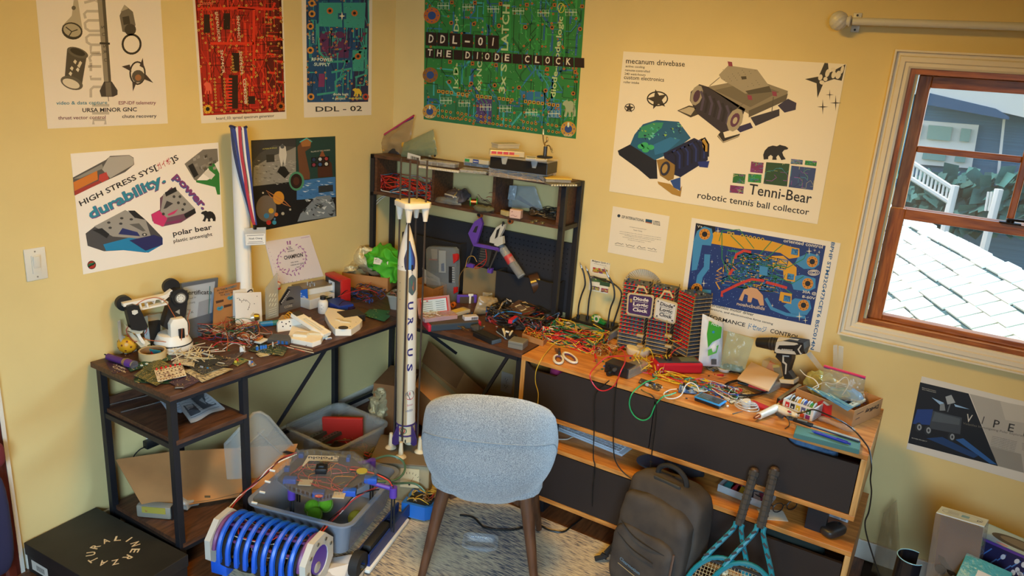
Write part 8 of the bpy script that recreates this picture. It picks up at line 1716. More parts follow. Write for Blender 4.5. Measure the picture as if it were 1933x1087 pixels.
# ---- soldering stand: grey case, black base, gooseneck arms, tape dispenser
t,L=pbox('grey_instrument_case','flat grey instrument case under the gooseneck stand','instrument',(1064,622),(1148,645),.13,.034,M('85878a',.45),SZ)
b=B();b.box(.004,-.0006,.003,L-.004,0,.03);part('front_panel',b,M('97999b',.4),t,False)
zt2=SZ+.0345
t,L=pbox('gooseneck_stand','black base with flexible gooseneck clip arms','third hand',(1078,606),(1154,626),.10,.014,mat('black_base','1a1716',.4),zt2)
f=vplane((1078,606),(1154,626),zt2);loc=t.location;rI=Matrix.Rotation(-t.rotation_euler.z,4,'Z')
GN=mat('gooseneck_rubber','1c1c1c',.5)
for pts,d,ends in(((1086,598,1087,580,1092,560,1099,540,1097,520,1093,508),-.03,(1089,497)),((1101,594,1103,570,1107,548,1105,530,1100,515),-.05,(1096,505)),((1146,608,1150,585,1158,562,1156,540,1148,524),-.01,(1138,505)),((1150,600,1162,575,1164,555,1150,540,1130,532,1112,526),-.05,(1104,525))):
 P_=[rI@(f(pts[i],pts[i+1],d)-loc)for i in range(0,len(pts),2)];P_[0].z=.012
 b=B();b.tube(P_,.0042,8);g=part('gooseneck',b,GN,t);e=P_[-1];q=rI@(f(*ends,d)-loc)
 b=B();b.cone(e,e+(q-e)*.5,.005,.004,8);b.cone(e+(q-e)*.5,q,.004,.0012,8);part('clip',b,M('b8b4ac',.25,.8),g)
 b=B();b.cone((P_[0].x,P_[0].y,.013),(P_[0].x,P_[0].y,.03),.008,n=12);part('socket',b,MAT_BLACK,g)
b=B();qq=rI@(f(1133,540,-.05)-loc);b.cbox(qq,(.05,.003,.02),(0,0,.1));part('held_board',b,M('2f4a2a',.5),t,False)
p=at(1122,610,zt2+.0142);t=thing('tape_dispenser','green and clear tape dispenser on the black base','tape dispenser',(p.x,p.y+.025,zt2+.0145),-.25)
mxy=Matrix(((1,0,0,0),(0,0,-1,0),(0,1,0,0),(0,0,0,1)))
b=B();b.prism([(-.03,0),(.05,0),(.055,.012),(.03,.016),(.012,.03),(.0,.036),(-.018,.034),(-.03,.018)],-.009,.009,mx=mxy,bev=.002);part('shell',b,M('1f7a34',.4),t)
b=B();b.lathe([(.009,-.0085),(.017,-.0085),(.017,.0085),(.009,.0085),(.009,-.0085)],24,Matrix.Translation((.004,-.002,.018))@Matrix.Rotation(pi/2,4,'X'));part('tape',b,M('c8c4b0',.3),t)
P=uvprint(lambda x,y,d:V((x,-.0096-d,y)));P.rect(-.022,.001,.012,.007,'c8a82a',1);P.disc(-.02,.018,.006,'c8c040',1,12);P.rect(-.012,.029,.004,.033,'c8b42a',1);P.done('dispenser_print',t)
# ---- wire heap with clips, scissors
tangle('test_lead_heap','big tangled heap of red, green and yellow test leads on the sideboard','wires',at(1085,648,SZ),(.13,.075,.07),['b8241f','c83028','1f6a4a','226a44','c8a01f','d0a828','1a1a1a','c8c0b4','b8241f'],130,.0022,81,npt=8)
tangle('header_pin_heap','spill of orange header pins and jumper ends beside the supply','wires',at(1135,665,SZ),(.06,.05,.04),['a86a2a','b8902a','6a3a20','c8b890','8a2a1f'],50,.0013,82,npt=3)
for k,(a,c,cc,lb)in enumerate((((1150,655),(1154,672),'c01f1f','red alligator clip standing by the supply'),((1123,668),(1127,684),'c01f1f','red alligator clip at the sideboard front'),((1167,660),(1185,650),'c01f1f','red alligator clip before the clock tower'),((1081,616),(1100,600),'1f7a54','green alligator clip reaching to the black base'),((1330,715),(1345,728),'c8a01f','yellow alligator clip right of the multimeter'),((1292,716),(1310,713),'1f7a54','green alligator clip below the multimeter'),((1312,716),(1330,715),'c02a2a','red alligator clip below the multimeter'),((1354,708),(1370,708),'c02a2a','red alligator clip by the white cap'))):
 p,q=at(*a,SZ+.02),at(*c,SZ+.012);t=thing('alligator_clip',lb,'clip',p,0,'alligator clips on the sideboard');d=q-p;b=B();b.cone((0,0,0),d*.65,.0035,.006,10);part('boot',b,M(cc,.4),t);b=B();b.cone(d*.65,d,.004,.0015,8);part('jaw',b,M('b8b4ac',.3,.8),t)
p=at(1055,674,SZ);t=thing('scissors','white handled scissors with purple grips at the front edge','scissors',p+V((.0,.0,.006)))
for k,(ex,ey,rx,ry,a)in enumerate(((1054,678,9,7.5,.5),(1076,675,15,6,.55))):
 pts=[at(ex+rx*cos(a)*cos(h)-ry*sin(a)*sin(h),ey+rx*sin(a)*cos(h)+ry*cos(a)*sin(h),SZ+.008)-t.location for h in[j*2*pi/20 for j in range(20)]];c=sum(pts,V())/20
 b=B();b.tube(pts,.0055,8,sub=1,closed=True);part('handle',b,M('d0c8ba',.4),t);b=B();b.tube([c+(q-c)*.76 for q in pts],.003,6,sub=1,closed=True);part('purple_grip',b,M('5a3a66',.5),t)
b=B();b.cbox((-.02,.03,.002),(.012,.09,.004),(0,0,.75));b.cbox((-.015,.03,.006),(.012,.09,.003),(0,0,.5));part('blade',b,M('8a8884',.25,.9),t)
b=B();b.cone((-.01,.02,.0),(-.01,.02,.012),.006,n=10);part('pivot',b,M('3a3838',.4,.5),t)
pouch('flat_parts_envelope','flat tan parts pouch leaning on the grey instrument case','pouch',vplane((1055,632),(1100,632),SZ),[(1072,607),(1100,622),(1095,636),(1055,630)],.01,M('b09a70',.5),11,12,10)
# ---- bench supply
t,L=pbox('power_adapter_box','black adapter box with terminal posts at the front edge','supply',(1140,702),(1184,716),.07,.045,mat('adapter_black','1e1a19',.4),SZ)
for k in range(3):b=B();b.cone((L*(.2+.27*k),-.012,.028),(L*(.2+.27*k),0,.028),.008,n=14);part('terminal_post',b,M('5a5856' if k%2 else '2a2826',.3,.5),t)
b=B();b.cone((L*.3,-.03,.01),(L*.35,0,.012),.009,.012,10);part('power_plug',b,MAT_BLACK,t)
t,L=pbox('clear_module_box','clear boxed circuit module beside the black adapter','module',(1187,716),(1222,700),.06,.04,mat('clear_module','b0a088',.15,alpha=.4),SZ);b=B();b.box(.006,.006,.004,L-.006,.05,.012);part('board',b,M('6a4a2a',.5),t,False);b=B();b.box(.01,.01,.0402,L*.8,.05,.041);part('label',b,M('6a6258',.5),t,False)
p=at(1197,672,SZ);b=B();b.lathe([(0,0),(.048,0),(.052,.006),(.052,.03),(.046,.033),(0,.031)],32);solo('jar_lid',b,M('d8d0b4',.4),'round white plastic lid behind the black adapter','lid',(p.x,p.y+.04,SZ))
# ---- diode logic clock
t0=thing('diode_logic_clock','tall clock of stacked boards with rows of red LEDs and two name boards','clock',at(1235,672,SZ))
loc=t0.location.copy();MT_=M('b49a6c',.5);MK=mat('board_components','2a2e36',.5,c2='4a5460',nscale=90);N=18;PITCH=.0172
LED=mat('red_led','c81414',.25)
for a,c,dep,side in(((1162,658),(1210,668),.085,0),((1214,668),(1258,678),.085,0),((1264,676),(1293,693),.10,1)):
 p,q=at(*a,SZ),at(*c,SZ);d=(q-p);L=d.length;U=d.normalized();Wd=V((-U.y,U.x,0));Wd=-Wd if Wd.dot(CAM-p)>0 else Wd
 R=Matrix(((U.x,Wd.x,0,(p-loc).x),(U.y,Wd.y,0,(p-loc).y),(0,0,1,0),(0,0,0,1)))
 b=B();b.box(0,0,0,L,dep,.0022);bme=b.mesh('board',MT_)
 b=B();b.box(.002,.004,.0022,L-.002,dep-.003,.0118);cme=b.mesh('component_layer',MK)
 b=B()
 for k in range(6):b.cone((L*(k+.6)/6.2,.0035,.0078),(L*(k+.6)/6.2,-.0035,.0078),.0042,n=8)
 lme=b.mesh('led_row',LED,True)
 for i in range(N):
  M4=R@Matrix.Translation((0,0,.012+i*PITCH))
  o=obj('board',bme,t0);o.matrix_local=M4
  if i>0 or True:o2=obj('component_layer',cme,o)
  if i>3:o3=obj('led_row',lme,o)
 for x,y in((.004,.004),(L-.004,.004),(L-.004,dep-.004),(.004,dep-.004)):
  b=B();b.cone((x,y,0),(x,y,.018+N*PITCH),.0024,n=8);o=part('standoff',b,mat('brass_standoff','a8874a',.35,.7),t0);o.matrix_local=R
 b=B('303030');Rr=random.Random(int(a[0]))
 for k in range(22):x,y=Rr.uniform(.005,L-.005),Rr.uniform(.005,dep-.01);hh=Rr.uniform(.005,.016);b.cone((x,y,.012+N*PITCH-.013),(x,y,.012+N*PITCH-.013+hh),Rr.uniform(.002,.005),n=7,c=Rr.choice(['1c1c20','24407a','b02020','8a8a88','1c1c20']))
 o=part('top_components',b,PAINT,t0,kind='stuff');o.matrix_local=R
fS=vplane((1186,668),(1235,675),SZ)
for nm,q,cc,tc,ink in(('purple_name_board',[(1188,555),(1232,560),(1228,597),(1186,590)],'3c1f4e','d8cfc0',0),('white_name_board',[(1240,564),(1277,574),(1273,608),(1237,598)],'c4c0b8','26242a',1)):
 fS=vplane((1166,666),(1212,676),SZ)if not ink else vplane((1214,676),(1262,688),SZ)
 xs=(q[0][0]+q[1][0])/2;q8=[(q[0][0]+3,q[0][1]),(q[1][0]-3,q[1][1]),(q[1][0],q[1][1]+3),(q[2][0],q[2][1]-3),(q[2][0]-3,q[2][1]),(q[3][0]+3,q[3][1]),(q[3][0],q[3][1]-3),(q[0][0],q[0][1]+3)]
 nb_=panel(fS,q8,.002,M(cc,.45),nm,t0,loc,.006);o_=[(x+(x-xs)*.14,y+(3.2 if y>q[0][1]+15 else-3.2))for x,y in q8];panel(fS,o_,.004,M('b8a47c',.6),'tan_frame',t0,loc,.003)
 P=Print(lambda x,y,d,fS=fS:fS(x,y,.0065+d)-loc);f4=quadf(q)
 for k,w_ in enumerate(('Diode','Logic','Clock')):P.text(w_,f4(.2,.26+k*.29),f4(.86,.26+k*.29),6.2,tc,1,.03)
 for k in range(2):P.stroke([f4(.2,.33+k*.29),f4(.84,.33+k*.29)],.6,tc,1)
 if ink:
  for u,v in((.1,.08),(.92,.1),(.9,.92),(.1,.9)):P.disc(*f4(u,v),1.6,'2a2a2a',2,8)
 else:P.rect(q[0][0]+2,q[0][1]+8,q[0][0]+6,q[0][1]+15,'a0823a',2)
 P.done('board_lettering',nb_)
 for dx in(-12,12):
  p1,p2=fS(xs+dx,q[0][1]-2,.004)-loc,fS(xs+dx*.4,q[0][1]-14,-.004)-loc;b=B();b.cone(p1,p2,.004,n=6);part('tan_strut',b,M('b8a47c',.6),t0)
 p1,p2=fS(xs-6,q[0][1]-14,-.004)-loc,fS(xs+6,q[0][1]-12,-.004)-loc;b=B();b.cone(p1,p2,.006,n=6);part('tan_strut',b,M('b8a47c',.6),t0)
for y in(625,645):
 for x in(1209,1262):p=vplane((1166,666),(1262,688),SZ)(x,y+8,.0)-loc;b=B();b.cbox(p,(.03,.02,.012),(0,0,.1),bev=.002);part('link_block',b,M('a8926a',.6),t0)
wire('yellow_clock_wire','thin yellow wire looping across the white name board',[vplane((1214,676),(1262,688),SZ)(x,y,.02)for x,y in((1262,602),(1261,615),(1262,630),(1270,640),(1285,641),(1290,638))],.0014,'c8a82a')
rp=.104;c_=pl(1213,549,1,-.02);b=B()
b.grid(lambda i,j:(lambda r,a:V((r*cos(a),-.012*max(0,(r/rp-.7)/.3)-.002*(sin(a*60)if r>rp*.72 else 0),r*sin(a))))(rp*(.02+.98*j),2*pi*i),180,12,closeu=True)
solo('paper_plate',b,mat('paper_plate_white','c4bca8',.7),'fluted white paper plate standing behind the clock against the wall','plate',(c_.x,-.0065,c_.z))
# ---- multimeter and small instruments
t,L=pbox('red_multimeter','red bench multimeter lying before the clock','multimeter',(1238,706),(1326,706),.085,.046,mat('red_shell','b01828',.35),SZ,.008)
b=B();b.box(.012,.01,.0462,L-.012,.075,.049,bev=.001);fp2=part('face',b,M('3a3c42',.35),t,False);b=B();b.box(L*.55,.02,.0492,L*.92,.068,.050);part('screen',b,M('6a7468',.15),fp2,False);b=B();b.cone((L*.3,.042,.049),(L*.3,.042,.056),.016,n=20);part('dial',b,MAT_BLACK,fp2)
t,L=pbox('blue_pocket_scope','black pocket oscilloscope with bright blue rim at the front edge','oscilloscope',(1310,756),(1357,773),.06,.018,mat('scope_black','18191c',.35),SZ,.003)
b=B();b.box(-.002,-.002,.0125,L+.002,.062,.0185,bev=.003);part('blue_rim',b,M('2a86c8',.35),t);b=B();b.box(.005,.005,.0186,L-.005,.055,.0195);sc_=part('screen',b,M('3a4046',.15),t,False)
P=uvprint(lambda x,y,d:V((x,y,.0196+d)))
for k in range(4):P.stroke([(L*.1,.014+k*.011),(L*.5,.014+k*.011)],.0012,'8a949a',1)
P.disc(L*.65,.03,.008,'2a2d31',1,12);P.done('screen_print',sc_)
pcb('blue_shield_board','blue circuit board crowded with parts at the front edge',[(1280,740),(1283,725),(1315,724),(1315,744)],'3a62a0',['2a4a86','a8b8c8'],20,SZ+.004,.002,[(.15,.3,.008,.01,.014,'9aa4ac'),(.1,.7,.008,.008,.012,'8a9298'),(.4,.5,.012,.008,.008,'1c1c20'),(.6,.4,.01,.01,.006,'2a2a2e'),(.8,.6,.012,.01,.008,'6a7480'),(.55,.8,.02,.006,.006,'b0b4b8'),(.85,.25,.006,.01,.01,'1c1c20'),(.3,.2,.006,.006,.016,'b0b8c0')],91,'loose boards on the sideboard')
pcb('black_bus_board','long black circuit board near the sideboard edge',[(1205,722),(1210,714),(1250,728),(1244,738)],'2a2424',['5a4a44','8a7a60'],26,SZ+.002,.002,[(.3,.5,.01,.006,.004,'b08a40'),(.7,.5,.012,.006,.004,'1a1a1a'),(.05,.4,.01,.01,.01,'9aa0a8')],92,'loose boards on the sideboard')
pcb('white_led_panel','white circuit panel with red parts lying before the cable coil',[(1350,740),(1395,728),(1428,745),(1380,762)],'b8ac94',['4a3a34','8a3a30','2a2420'],40,SZ+.002,.002,[(.2+.15*k,.3+.1*(k%3),.01,.006,.006,'b82420')for k in range(5)]+[(.3,.7,.012,.01,.005,'1c1c1c'),(.7,.75,.02,.008,.006,'c8c0ac')],93,'loose boards on the sideboard')
pcb('cream_led_strip','cream circuit panel beside the multimeter',[(1326,690),(1345,684),(1372,692),(1346,702)],'c8bc9c',['4a3a30','2a2420'],30,SZ+.002,.002,[(.15+.14*k,.5,.006,.006,.003,'2a2420')for k in range(6)],94,'loose boards on the sideboard')
t,L=pbox('mini_breadboard','small white breadboard with red and yellow wires','breadboard',(1318,742),(1345,735),.03,.009,M('c0b8a0',.5),SZ+.002)
tangle('breadboard_wires',None,None,(L*.5,.015,.009),(L*.45,.012,.012),['b8241f','c8a01f','1f6a4a'],14,.001,95,parent=t)
tangle('front_lead_heap','tangle of red, yellow and blue leads below the multimeter','wires',at(1290,722,SZ),(.12,.035,.018),['c8a01f','d0a828','b8241f','b8241f','2a4a9a','1f6a4a','c8a01f'],44,.0019,96,npt=7)
tangle('red_yellow_heap','tangle of red and yellow leads right of the white lid','wires',at(1228,698,SZ),(.06,.06,.07),['c8a01f','d0a828','b8241f','c8a01f'],16,.002,97,npt=8)
tangle('right_lead_heap','tangle of red and green thin wires before the cable coil','wires',at(1352,738,SZ),(.09,.04,.02),['b8241f','1f6a4a','b8241f','c8c0b0','2a4a9a'],30,.0014,98,npt=6)
p=at(1365,702,SZ);b=B();b.lathe([(0,.002),(.022,.002),(.024,.012),(.03,.014),(.03,.017),(.021,.017),(.018,.006),(0,.006)],28);solo('bottle_cap',b,M('c8c0b0',.4),'round white plastic cap beside the cream circuit panel','cap',(p.x,p.y+.01,SZ))
def hang(name,label,pts,r,col,y=-.63):wire(name,label,[at(q[0],q[1],SZ+q[2])if len(q)==3 else pl(q[0],q[1],1,y)for q in pts],r,col,'wire')
hang('green_loop_lead','long green test lead hanging in a loop over the front edge',[(1240,712,.02),(1236,716,.015),(1217,722,.008)]+[(1195,740),(1188,762),(1196,783),(1212,793),(1227,787),(1237,765),(1251,749)]+[(1262,746,.01),(1276,741,.012)],.0026,'1f9a5c',-.64)
hang('red_loop_lead','red test lead hanging in a loop below the black adapter',[(1200,671,.05),(1182,672,.06),(1147,674,.06),(1128,688,.03)]+[(1114,706),(1118,722),(1131,736),(1147,736),(1162,724),(1172,700)]+[(1180,682,.07),(1178,664,.06),(1170,658,.05)],.0024,'c01f2c',-.66)
hang('yellow_loop_lead','yellow lead hanging over the left end of the sideboard',[(1070,640,.03),(1056,643,.03),(1044,650,.015),(1032,664,.006),(1022,678,.004)]+[(1012,700),(1011,722),(1016,742),(1015,765)],.002,'c8a83a',-.615)
hang('white_loop_lead','white lead curling around the blue circuit board',[(1278,734,.02),(1264,736,.012),(1253,743,.008),(1258,751,.006),(1272,752,.006),(1286,745,.012),(1294,728,.03),(1304,722,.035),(1315,728,.03),(1321,738,.012),(1333,738,.01),(1344,735,.012),(1358,744,.012),(1378,754,.012)],.0022,'d0ccc4')
hang('yellow_arch_lead','yellow lead arching beside the white lid',[(1214,664,.07),(1222,656,.09),(1230,664,.08),(1234,680,.04),(1238,700,.02)],.0024,'c8a01f')
hang('red_arch_lead','red lead arching behind the multimeter',[(1264,678,.03),(1270,664,.06),(1285,656,.08),(1298,664,.06),(1306,680,.035)],.0022,'b81f24')
for k,(pts,lb)in enumerate((([(1150,718),(1124,745),(1122,800),(1120,862),(1123,880),(1119,925),(1118,955)],'black cable hanging from the black adapter down the doors'),([(1165,716),(1160,760),(1158,845),(1166,878),(1190,902),(1212,908)],'black cable hanging left of the backpack'),([(1210,735),(1238,760),(1231,850),(1226,885),(1212,905)],'black cable hanging behind the backpack'))):
 wire('hanging_cable',lb,[pl(x,y,1,-.645)for x,y in pts],.0026,'161514','cable','black cables hanging over the doors')
 # ---- probe cable coil
P_=[at(1410+44*cos(a)*(1-.06*a/6.3)+2*sin(a*3),731+16*sin(a)*(1-.05*a/6.3),SZ+.012+.006*sin(a*1.7))for a in[k*.5 for k in range(38)]]
wire('probe_cable','coiled black scope probe cable on the sideboard',P_,.0028,'161414','cable',sub=3)
for k,(a,c)in enumerate((((1393,722),(1416,727)),((1413,727),(1446,737)))):
 p,q=at(*a,SZ+.024),at(*c,SZ+.02);b=B();b.cone((0,0,0),q-p,.006,.005,12);solo('probe_tip',b,M(['1c1a1a','c82a1f'][k],.4),['black probe body inside the cable coil','red probe sleeve inside the cable coil'][k],'probe',p)
 # ---- bags, boxes, drill along the wall
t=pouch('foam_filler_bag','green and white bag of white filler right of the clock','bag',vplane((1322,700),(1366,700),SZ),[(1326,592),(1366,610),(1362,692),(1318,690)],.07,mat('white_filler','d0d2d4',.6,bump=.3,nscale=18),12)
fB=vplane((1322,700),(1366,700),SZ)
P=Print(lambda x,y,d:fB(x,y,.036+d)-t.location);P.poly([(1332,600),(1356,612),(1354,632),(1338,640),(1330,650),(1328,625)],'3a9a2c',1);P.poly([(1330,655),(1350,645),(1346,660),(1330,666)],'5ab04a',1);P.text('POLY',(1336,607),(1352,612),4,'d8dcd4',2,.02);star5(P,1340,621,3.5,'2a7ac0',2);P.rect(1336,672,1346,682,'4a4c50',1);P.done('bag_print',t)
t=pouch('teal_zip_bag','pale teal zip bag of black screws beside the filler bag','bag',vplane((1358,708),(1405,715),SZ),[(1374,624),(1424,640),(1404,705),(1358,694)],.03,mat('teal_bag','9ab4a0',.15,alpha=.3,bump=.4,nscale=26),13)
blob('black_screw_heap','heap of black screws in the bottom of the teal zip bag','screws',at(1384,706,SZ)+V((.0,.01,0)),(.09,.025,.03),M('26241f',.5),.01,50,18,.6)
p=at(1405,718,SZ);b=B();t,L=pbox('clear_lid_box','clear plastic box tilted behind the cable coil','box',(1390,722),(1450,745),.10,.03,mat('clear_box2','b8b0a0',.12,alpha=.35),SZ,.004)
P4=[at(1418,684,SZ+.04),at(1471,708,SZ+.04),at(1451,741,SZ+.034),at(1391,718,SZ+.034)];c0=sum(P4,V())/4;b=B();b.prism([((q-c0).x,(q-c0).y)for q in P4],0,.008,bev=.002);solo('tan_box_lid',b,M('c8a680',.6),'pale tan rectangular lid lying on the clear box','lid',c0,sm=False)
t,L=pbox('clear_parts_case','clear case with orange pouch behind the drill handle','case',(1434,708),(1478,724),.06,.07,mat('clear_case3','c0b090',.12,alpha=.35),SZ,.003);b=B();b.cbox((L*.4,.02,.04),(.05,.006,.05),(0,.3,0));part('orange_pouch',b,M('b84a28',.5),t,False);b=B();b.cbox((L*.65,.015,.035),(.03,.006,.05),(0,-.4,0));part('dark_pouch',b,M('3a3a30',.5),t,False);b=B();b.cbox((L*.55,.012,.06),(.03,.004,.012),(0,-.4,0));part('yellow_label',b,M('a89a2c',.5),t,False)
fD=vplane((1462,722),(1510,738),SZ);t=thing('cordless_drill','black and silver cordless drill standing on its grip','drill',fD.p);loc=fD.p.copy();z=zf(1300,620,4.18)
def dz_(nm,pts,th,m,d=0):return panel(fD,z(*pts),th,m,nm,t,loc,d)
MDK=mat('drill_black','1a1a1b',.4);MDS=mat('drill_silver','b8b4aa',.35)
def dcone(nm,a,c,r0,r1,m):b=B();b.cone(fD(*z(*a)[0])-loc,fD(*z(*c)[0])-loc,r0,r1,24);return part(nm,b,m,t)
dcone('chuck',(542,108),(640,118),.020,.026,MDK);dcone('collar',(640,118),(718,126),.025,.028,MDK)
for k in range(3):dcone('collar_ring',(650+k*24,119+k*2.5),(660+k*24,120+k*2.5),.0275,.0275,M('2a2a2c',.5))
dcone('motor_body',(715,125),(870,145),.031,.031,MDS);dcone('motor_rear',(870,145),(930,152),.031,.024,MDK)
bd=dz_('side_panel',(715,95,800,80,930,100,935,150,915,190,860,195,700,180,705,130),.066,MDK,.033)
dz_('silver_trim',(718,92,770,84,880,100,890,110,860,118,740,118,725,145,860,165,875,190,720,178,705,165),.002,MDS,.034);dz_('maker_plate',(750,132,855,142,855,160,750,150),.002,M('0e0e10',.4),.036)
dz_('silver_chevron',(885,150,910,115,918,118,897,152,918,185,908,190),.002,MDS,.035)
dz_('grip',(710,182,830,190,828,240,800,330,840,385,770,395,760,350,745,260,700,215),.04,MDK,.02);dz_('grip_trim',(757,200,808,205,808,215,768,212,768,250,792,270,785,350,775,350,780,275,755,258),.002,MDS,.021);dz_('battery_foot',(735,385,850,395,850,425,745,415),.055,mat('cream_print_plastic'),.028)
b=B();p1=fD(*z(715,205)[0],.0)-loc;b.cbox(p1,(.012,.02,.03),(0,.3,0),bev=.003);part('trigger',b,M('2a2a2c',.4),t)
P=Print(lambda x,y,d:fD(x,y,.0365+d)-loc);[P.stroke(z(762+k*15,147+k*1.2,772+k*15,148+k*1.2),2,'b8b4aa',1)for k in range(6)];P.done('maker_name',bd)
b=B();p1=fD(*z(790,420)[0],0)-loc;b.box(p1.x-.03,p1.y-.02,0,p1.x+.035,p1.y+.03,max(.004,p1.z));part('battery_block',b,M('4a3a2c',.5),t,False)
for k,(q,lb)in enumerate(((((1575,694),(1590,696),[(1573,652),(1580,651),(1588,690),(1572,690)]),'left clear acrylic strip standing behind the open carton'),(((1582,694),(1596,696),[(1583,653),(1592,655),(1590,692),(1580,692)]),'right clear acrylic strip standing behind the open carton'))):
 card('acrylic_strip',lb,'strip','y-.15',q[1],[(q[2][0][0],q[2][0][1]),q[2][1],(q[2][2][0],745),(q[2][3][0],745)],.005,mat('acrylic_clear','c8c8c0',.1,alpha=.45),SZ,2)
t,f3,P,loc3=card('clear_ruler','long clear ruler leaning behind the drill','ruler','y-.15',(1545,700),[(1522,668),(1530,664),(1568,712),(1562,720)],.003,mat('acrylic_clear'),SZ,0)
b=B();b.box(0,-.002,-(f3(1562,720).z-SZ)+0,.01,.002,.005);part('ruler_foot',b,mat('acrylic_clear'),t,False,f3(1560,718)-loc3)
# ---- open distributor carton
cq=[at(1606,808,SZ),at(1660,783,SZ),at(1497,764,SZ)]
t,U,W_,L1,L2=carton('distributor_carton','open cardboard carton lettered DigiKey full of bags at the right end',cq[0],cq[1]-cq[0],cq[2]-cq[0],.07,MAT_KRAFT)
n_=V((U.y,-U.x,0));n_=n_ if n_.dot(CAM-cq[0])>0 else-n_
P=uvprint(lambda x,y,d:U*x+V((0,0,y))+n_*(.0004+d));P.text('DigiKey',(L1*.88,.052),(L1*.40,.052),.016,'2a1f18',1,.03);P.stroke([(L1*.12,.05),(L1*.34,.052)],.003,'3a2a20',1);P.stroke([(L1*.1,.03),(L1*.24,.031)],.003,'3a2a20',1);P.done('carton_lettering',t)
n2=V((-W_.y,W_.x,0));n2=n2 if n2.dot(CAM-cq[0])>0 else-n2
P=uvprint(lambda x,y,d:W_*x+V((0,0,y))+n2*(.0004+d));P.poly([(L2*.33,.002),(L2*.55,.002),(L2*.6,.05),(L2*.52,.066),(L2*.42,.05),(L2*.36,.062)],'b82420',1);P.poly([(L2*.44,.05),(L2*.52,.056),(L2*.50,.064),(L2*.40,.056)],'c8b8a0',2);P.done('red_print',t)
def inc(u,v,z_):return cq[0]+U*(L1*u)+W_*(L2*v)+V((0,0,z_))
ctop=.04
pouch('pink_zip_bag','zip bag with pink seal and shipping label on the carton','bag',vplane((1500,765),(1606,800),SZ+.02),[(1556,690),(1634,712),(1628,762),(1548,745)],.05,mat('shiny_bag','a8a088',.12,alpha=.4,bump=.7,nscale=28),14,zip_='c0286a')
blob('blue_sponge_packet','bright blue packet inside the carton bags','packet',inc(.55,.45,.03),(.14,.07,.06),mat('sky_blue_film','4a9cc8',.3),.012,24,19,.6,(0,0,atan2(W_.y,W_.x)))
t2,f4_,P,loc4=card('shipping_label','white printed label on the bag in the carton','label',(1578,775),(1612,783),[(1578,720),(1609,727),(1606,745),(1577,739)],.001,M('c8c4bc',.6),SZ,0)
for k in range(4):P.stroke([(1580,724+k*3.6),(1598,728+k*3.6)],1,'5a5a58',1)
P.done('label_print',t2)
blob('yellow_chip_bag','clear bag of yellow connectors at the left of the carton','bag',inc(.5,.85,.03),(.12,.08,.08),mat('yellow_bag','a09450',.15,alpha=.75,bump=.8,nscale=34),.02,22,20,.6,(0,0,atan2(W_.y,W_.x)))
t,L=pbox('black_heatsink_strip','black ribbed strip lying in the carton','strip',(1584,770),(1625,758),.03,.02,MAT_BLACK,SZ+.05);t.rotation_euler.y=-.05
t,L=pbox('header_board','beige perforated strip lying in the carton','strip',(1604,774),(1634,758),.02,.012,M('b8a684',.5),SZ+.058)
for k in range(5):b=B();b.cone((L*(k+.5)/5,.01,.012),(L*(k+.5)/5,.01,.0126),.003,n=8);part('hole',b,MAT_BLACK,t,False)
t,L=pbox('orange_cable_tie','orange flat strap lying across the carton','strap',(1597,747),(1632,742),.012,.004,M('c88a24',.4),SZ+.075)
b=B();b.box(.004,.002,-.02,.01,.008,0).box(L-.01,.002,-.02,L-.004,.008,0);part('strap_leg',b,M('c88a24',.4),t,False)
tangle('header_pins','bundle of bare header pins at the right corner of the carton','pins',inc(.8,.3,.03),(.03,.03,.05),['8a6a40','b8a890','5a4a9a'],18,.0014,99,npt=2)
wire('white_bag_cord','white cord looping over the bags in the carton',[at(x,y,SZ+z_)for x,y,z_ in((1510,698,.12),(1520,708,.13),(1537,716,.13),(1545,730,.11),(1530,735,.1),(1555,722,.13),(1575,725,.13),(1595,712,.15),(1602,725,.13),(1590,745,.1))],.002,'d0ccc0','cord')
pouch('blue_flat_pouch','flat pale blue pouch along the carton front wall','pouch',vplane((1515,765),(1606,800),SZ+.03),[(1520,728),(1565,742),(1612,768),(1600,776)],.012,mat('blue_pouch','6aa8c4',.2,alpha=.7),15,14,10)
# ---- wire spool box
sq=[at(1532,796,SZ),at(1475,775,SZ),at(1553,783,SZ)]
t,U2,W2,M1,M2=carton('spool_box','white cardboard box of hookup wire spools with coloured squares',sq[0],sq[2]-sq[0],sq[1]-sq[0],.052,M('d0cac0',.6))
n3=V((-W2.y,W2.x,0));n3=n3 if n3.dot(CAM-sq[0])>0 else-n3
P=uvprint(lambda x,y,d:W2*(M2-x)+V((0,0,y))+n3*(.0004+d))
for k,cc in enumerate(('c02a2a','1c1c1c','c8a82a','5a5a7a','1f6a3a')):P.rect(M2*(.08+.175*k),.024,M2*(.22+.175*k),.044,cc,1);P.rect(M2*(.12+.175*k),.027,M2*(.17+.175*k),.033,'d8d4cc',2)
for k,cc in enumerate(('c04a20','7a2a6a')):P.rect(M2*(.6+.18*k),.003,M2*(.74+.18*k),.02,cc,1)
P.done('colour_squares',t)
n4=V((U2.y,-U2.x,0));n4=n4 if n4.dot(CAM-sq[0])>0 else-n4
P=uvprint(lambda x,y,d:U2*x+V((0,0,y))+n4*(.0004+d))
for k in range(6):P.stroke([(M1*.12,.044-k*.007),(M1*.85,.044-k*.007)],.0022,'5a5a66',1)
P.done('instruction_text',t)
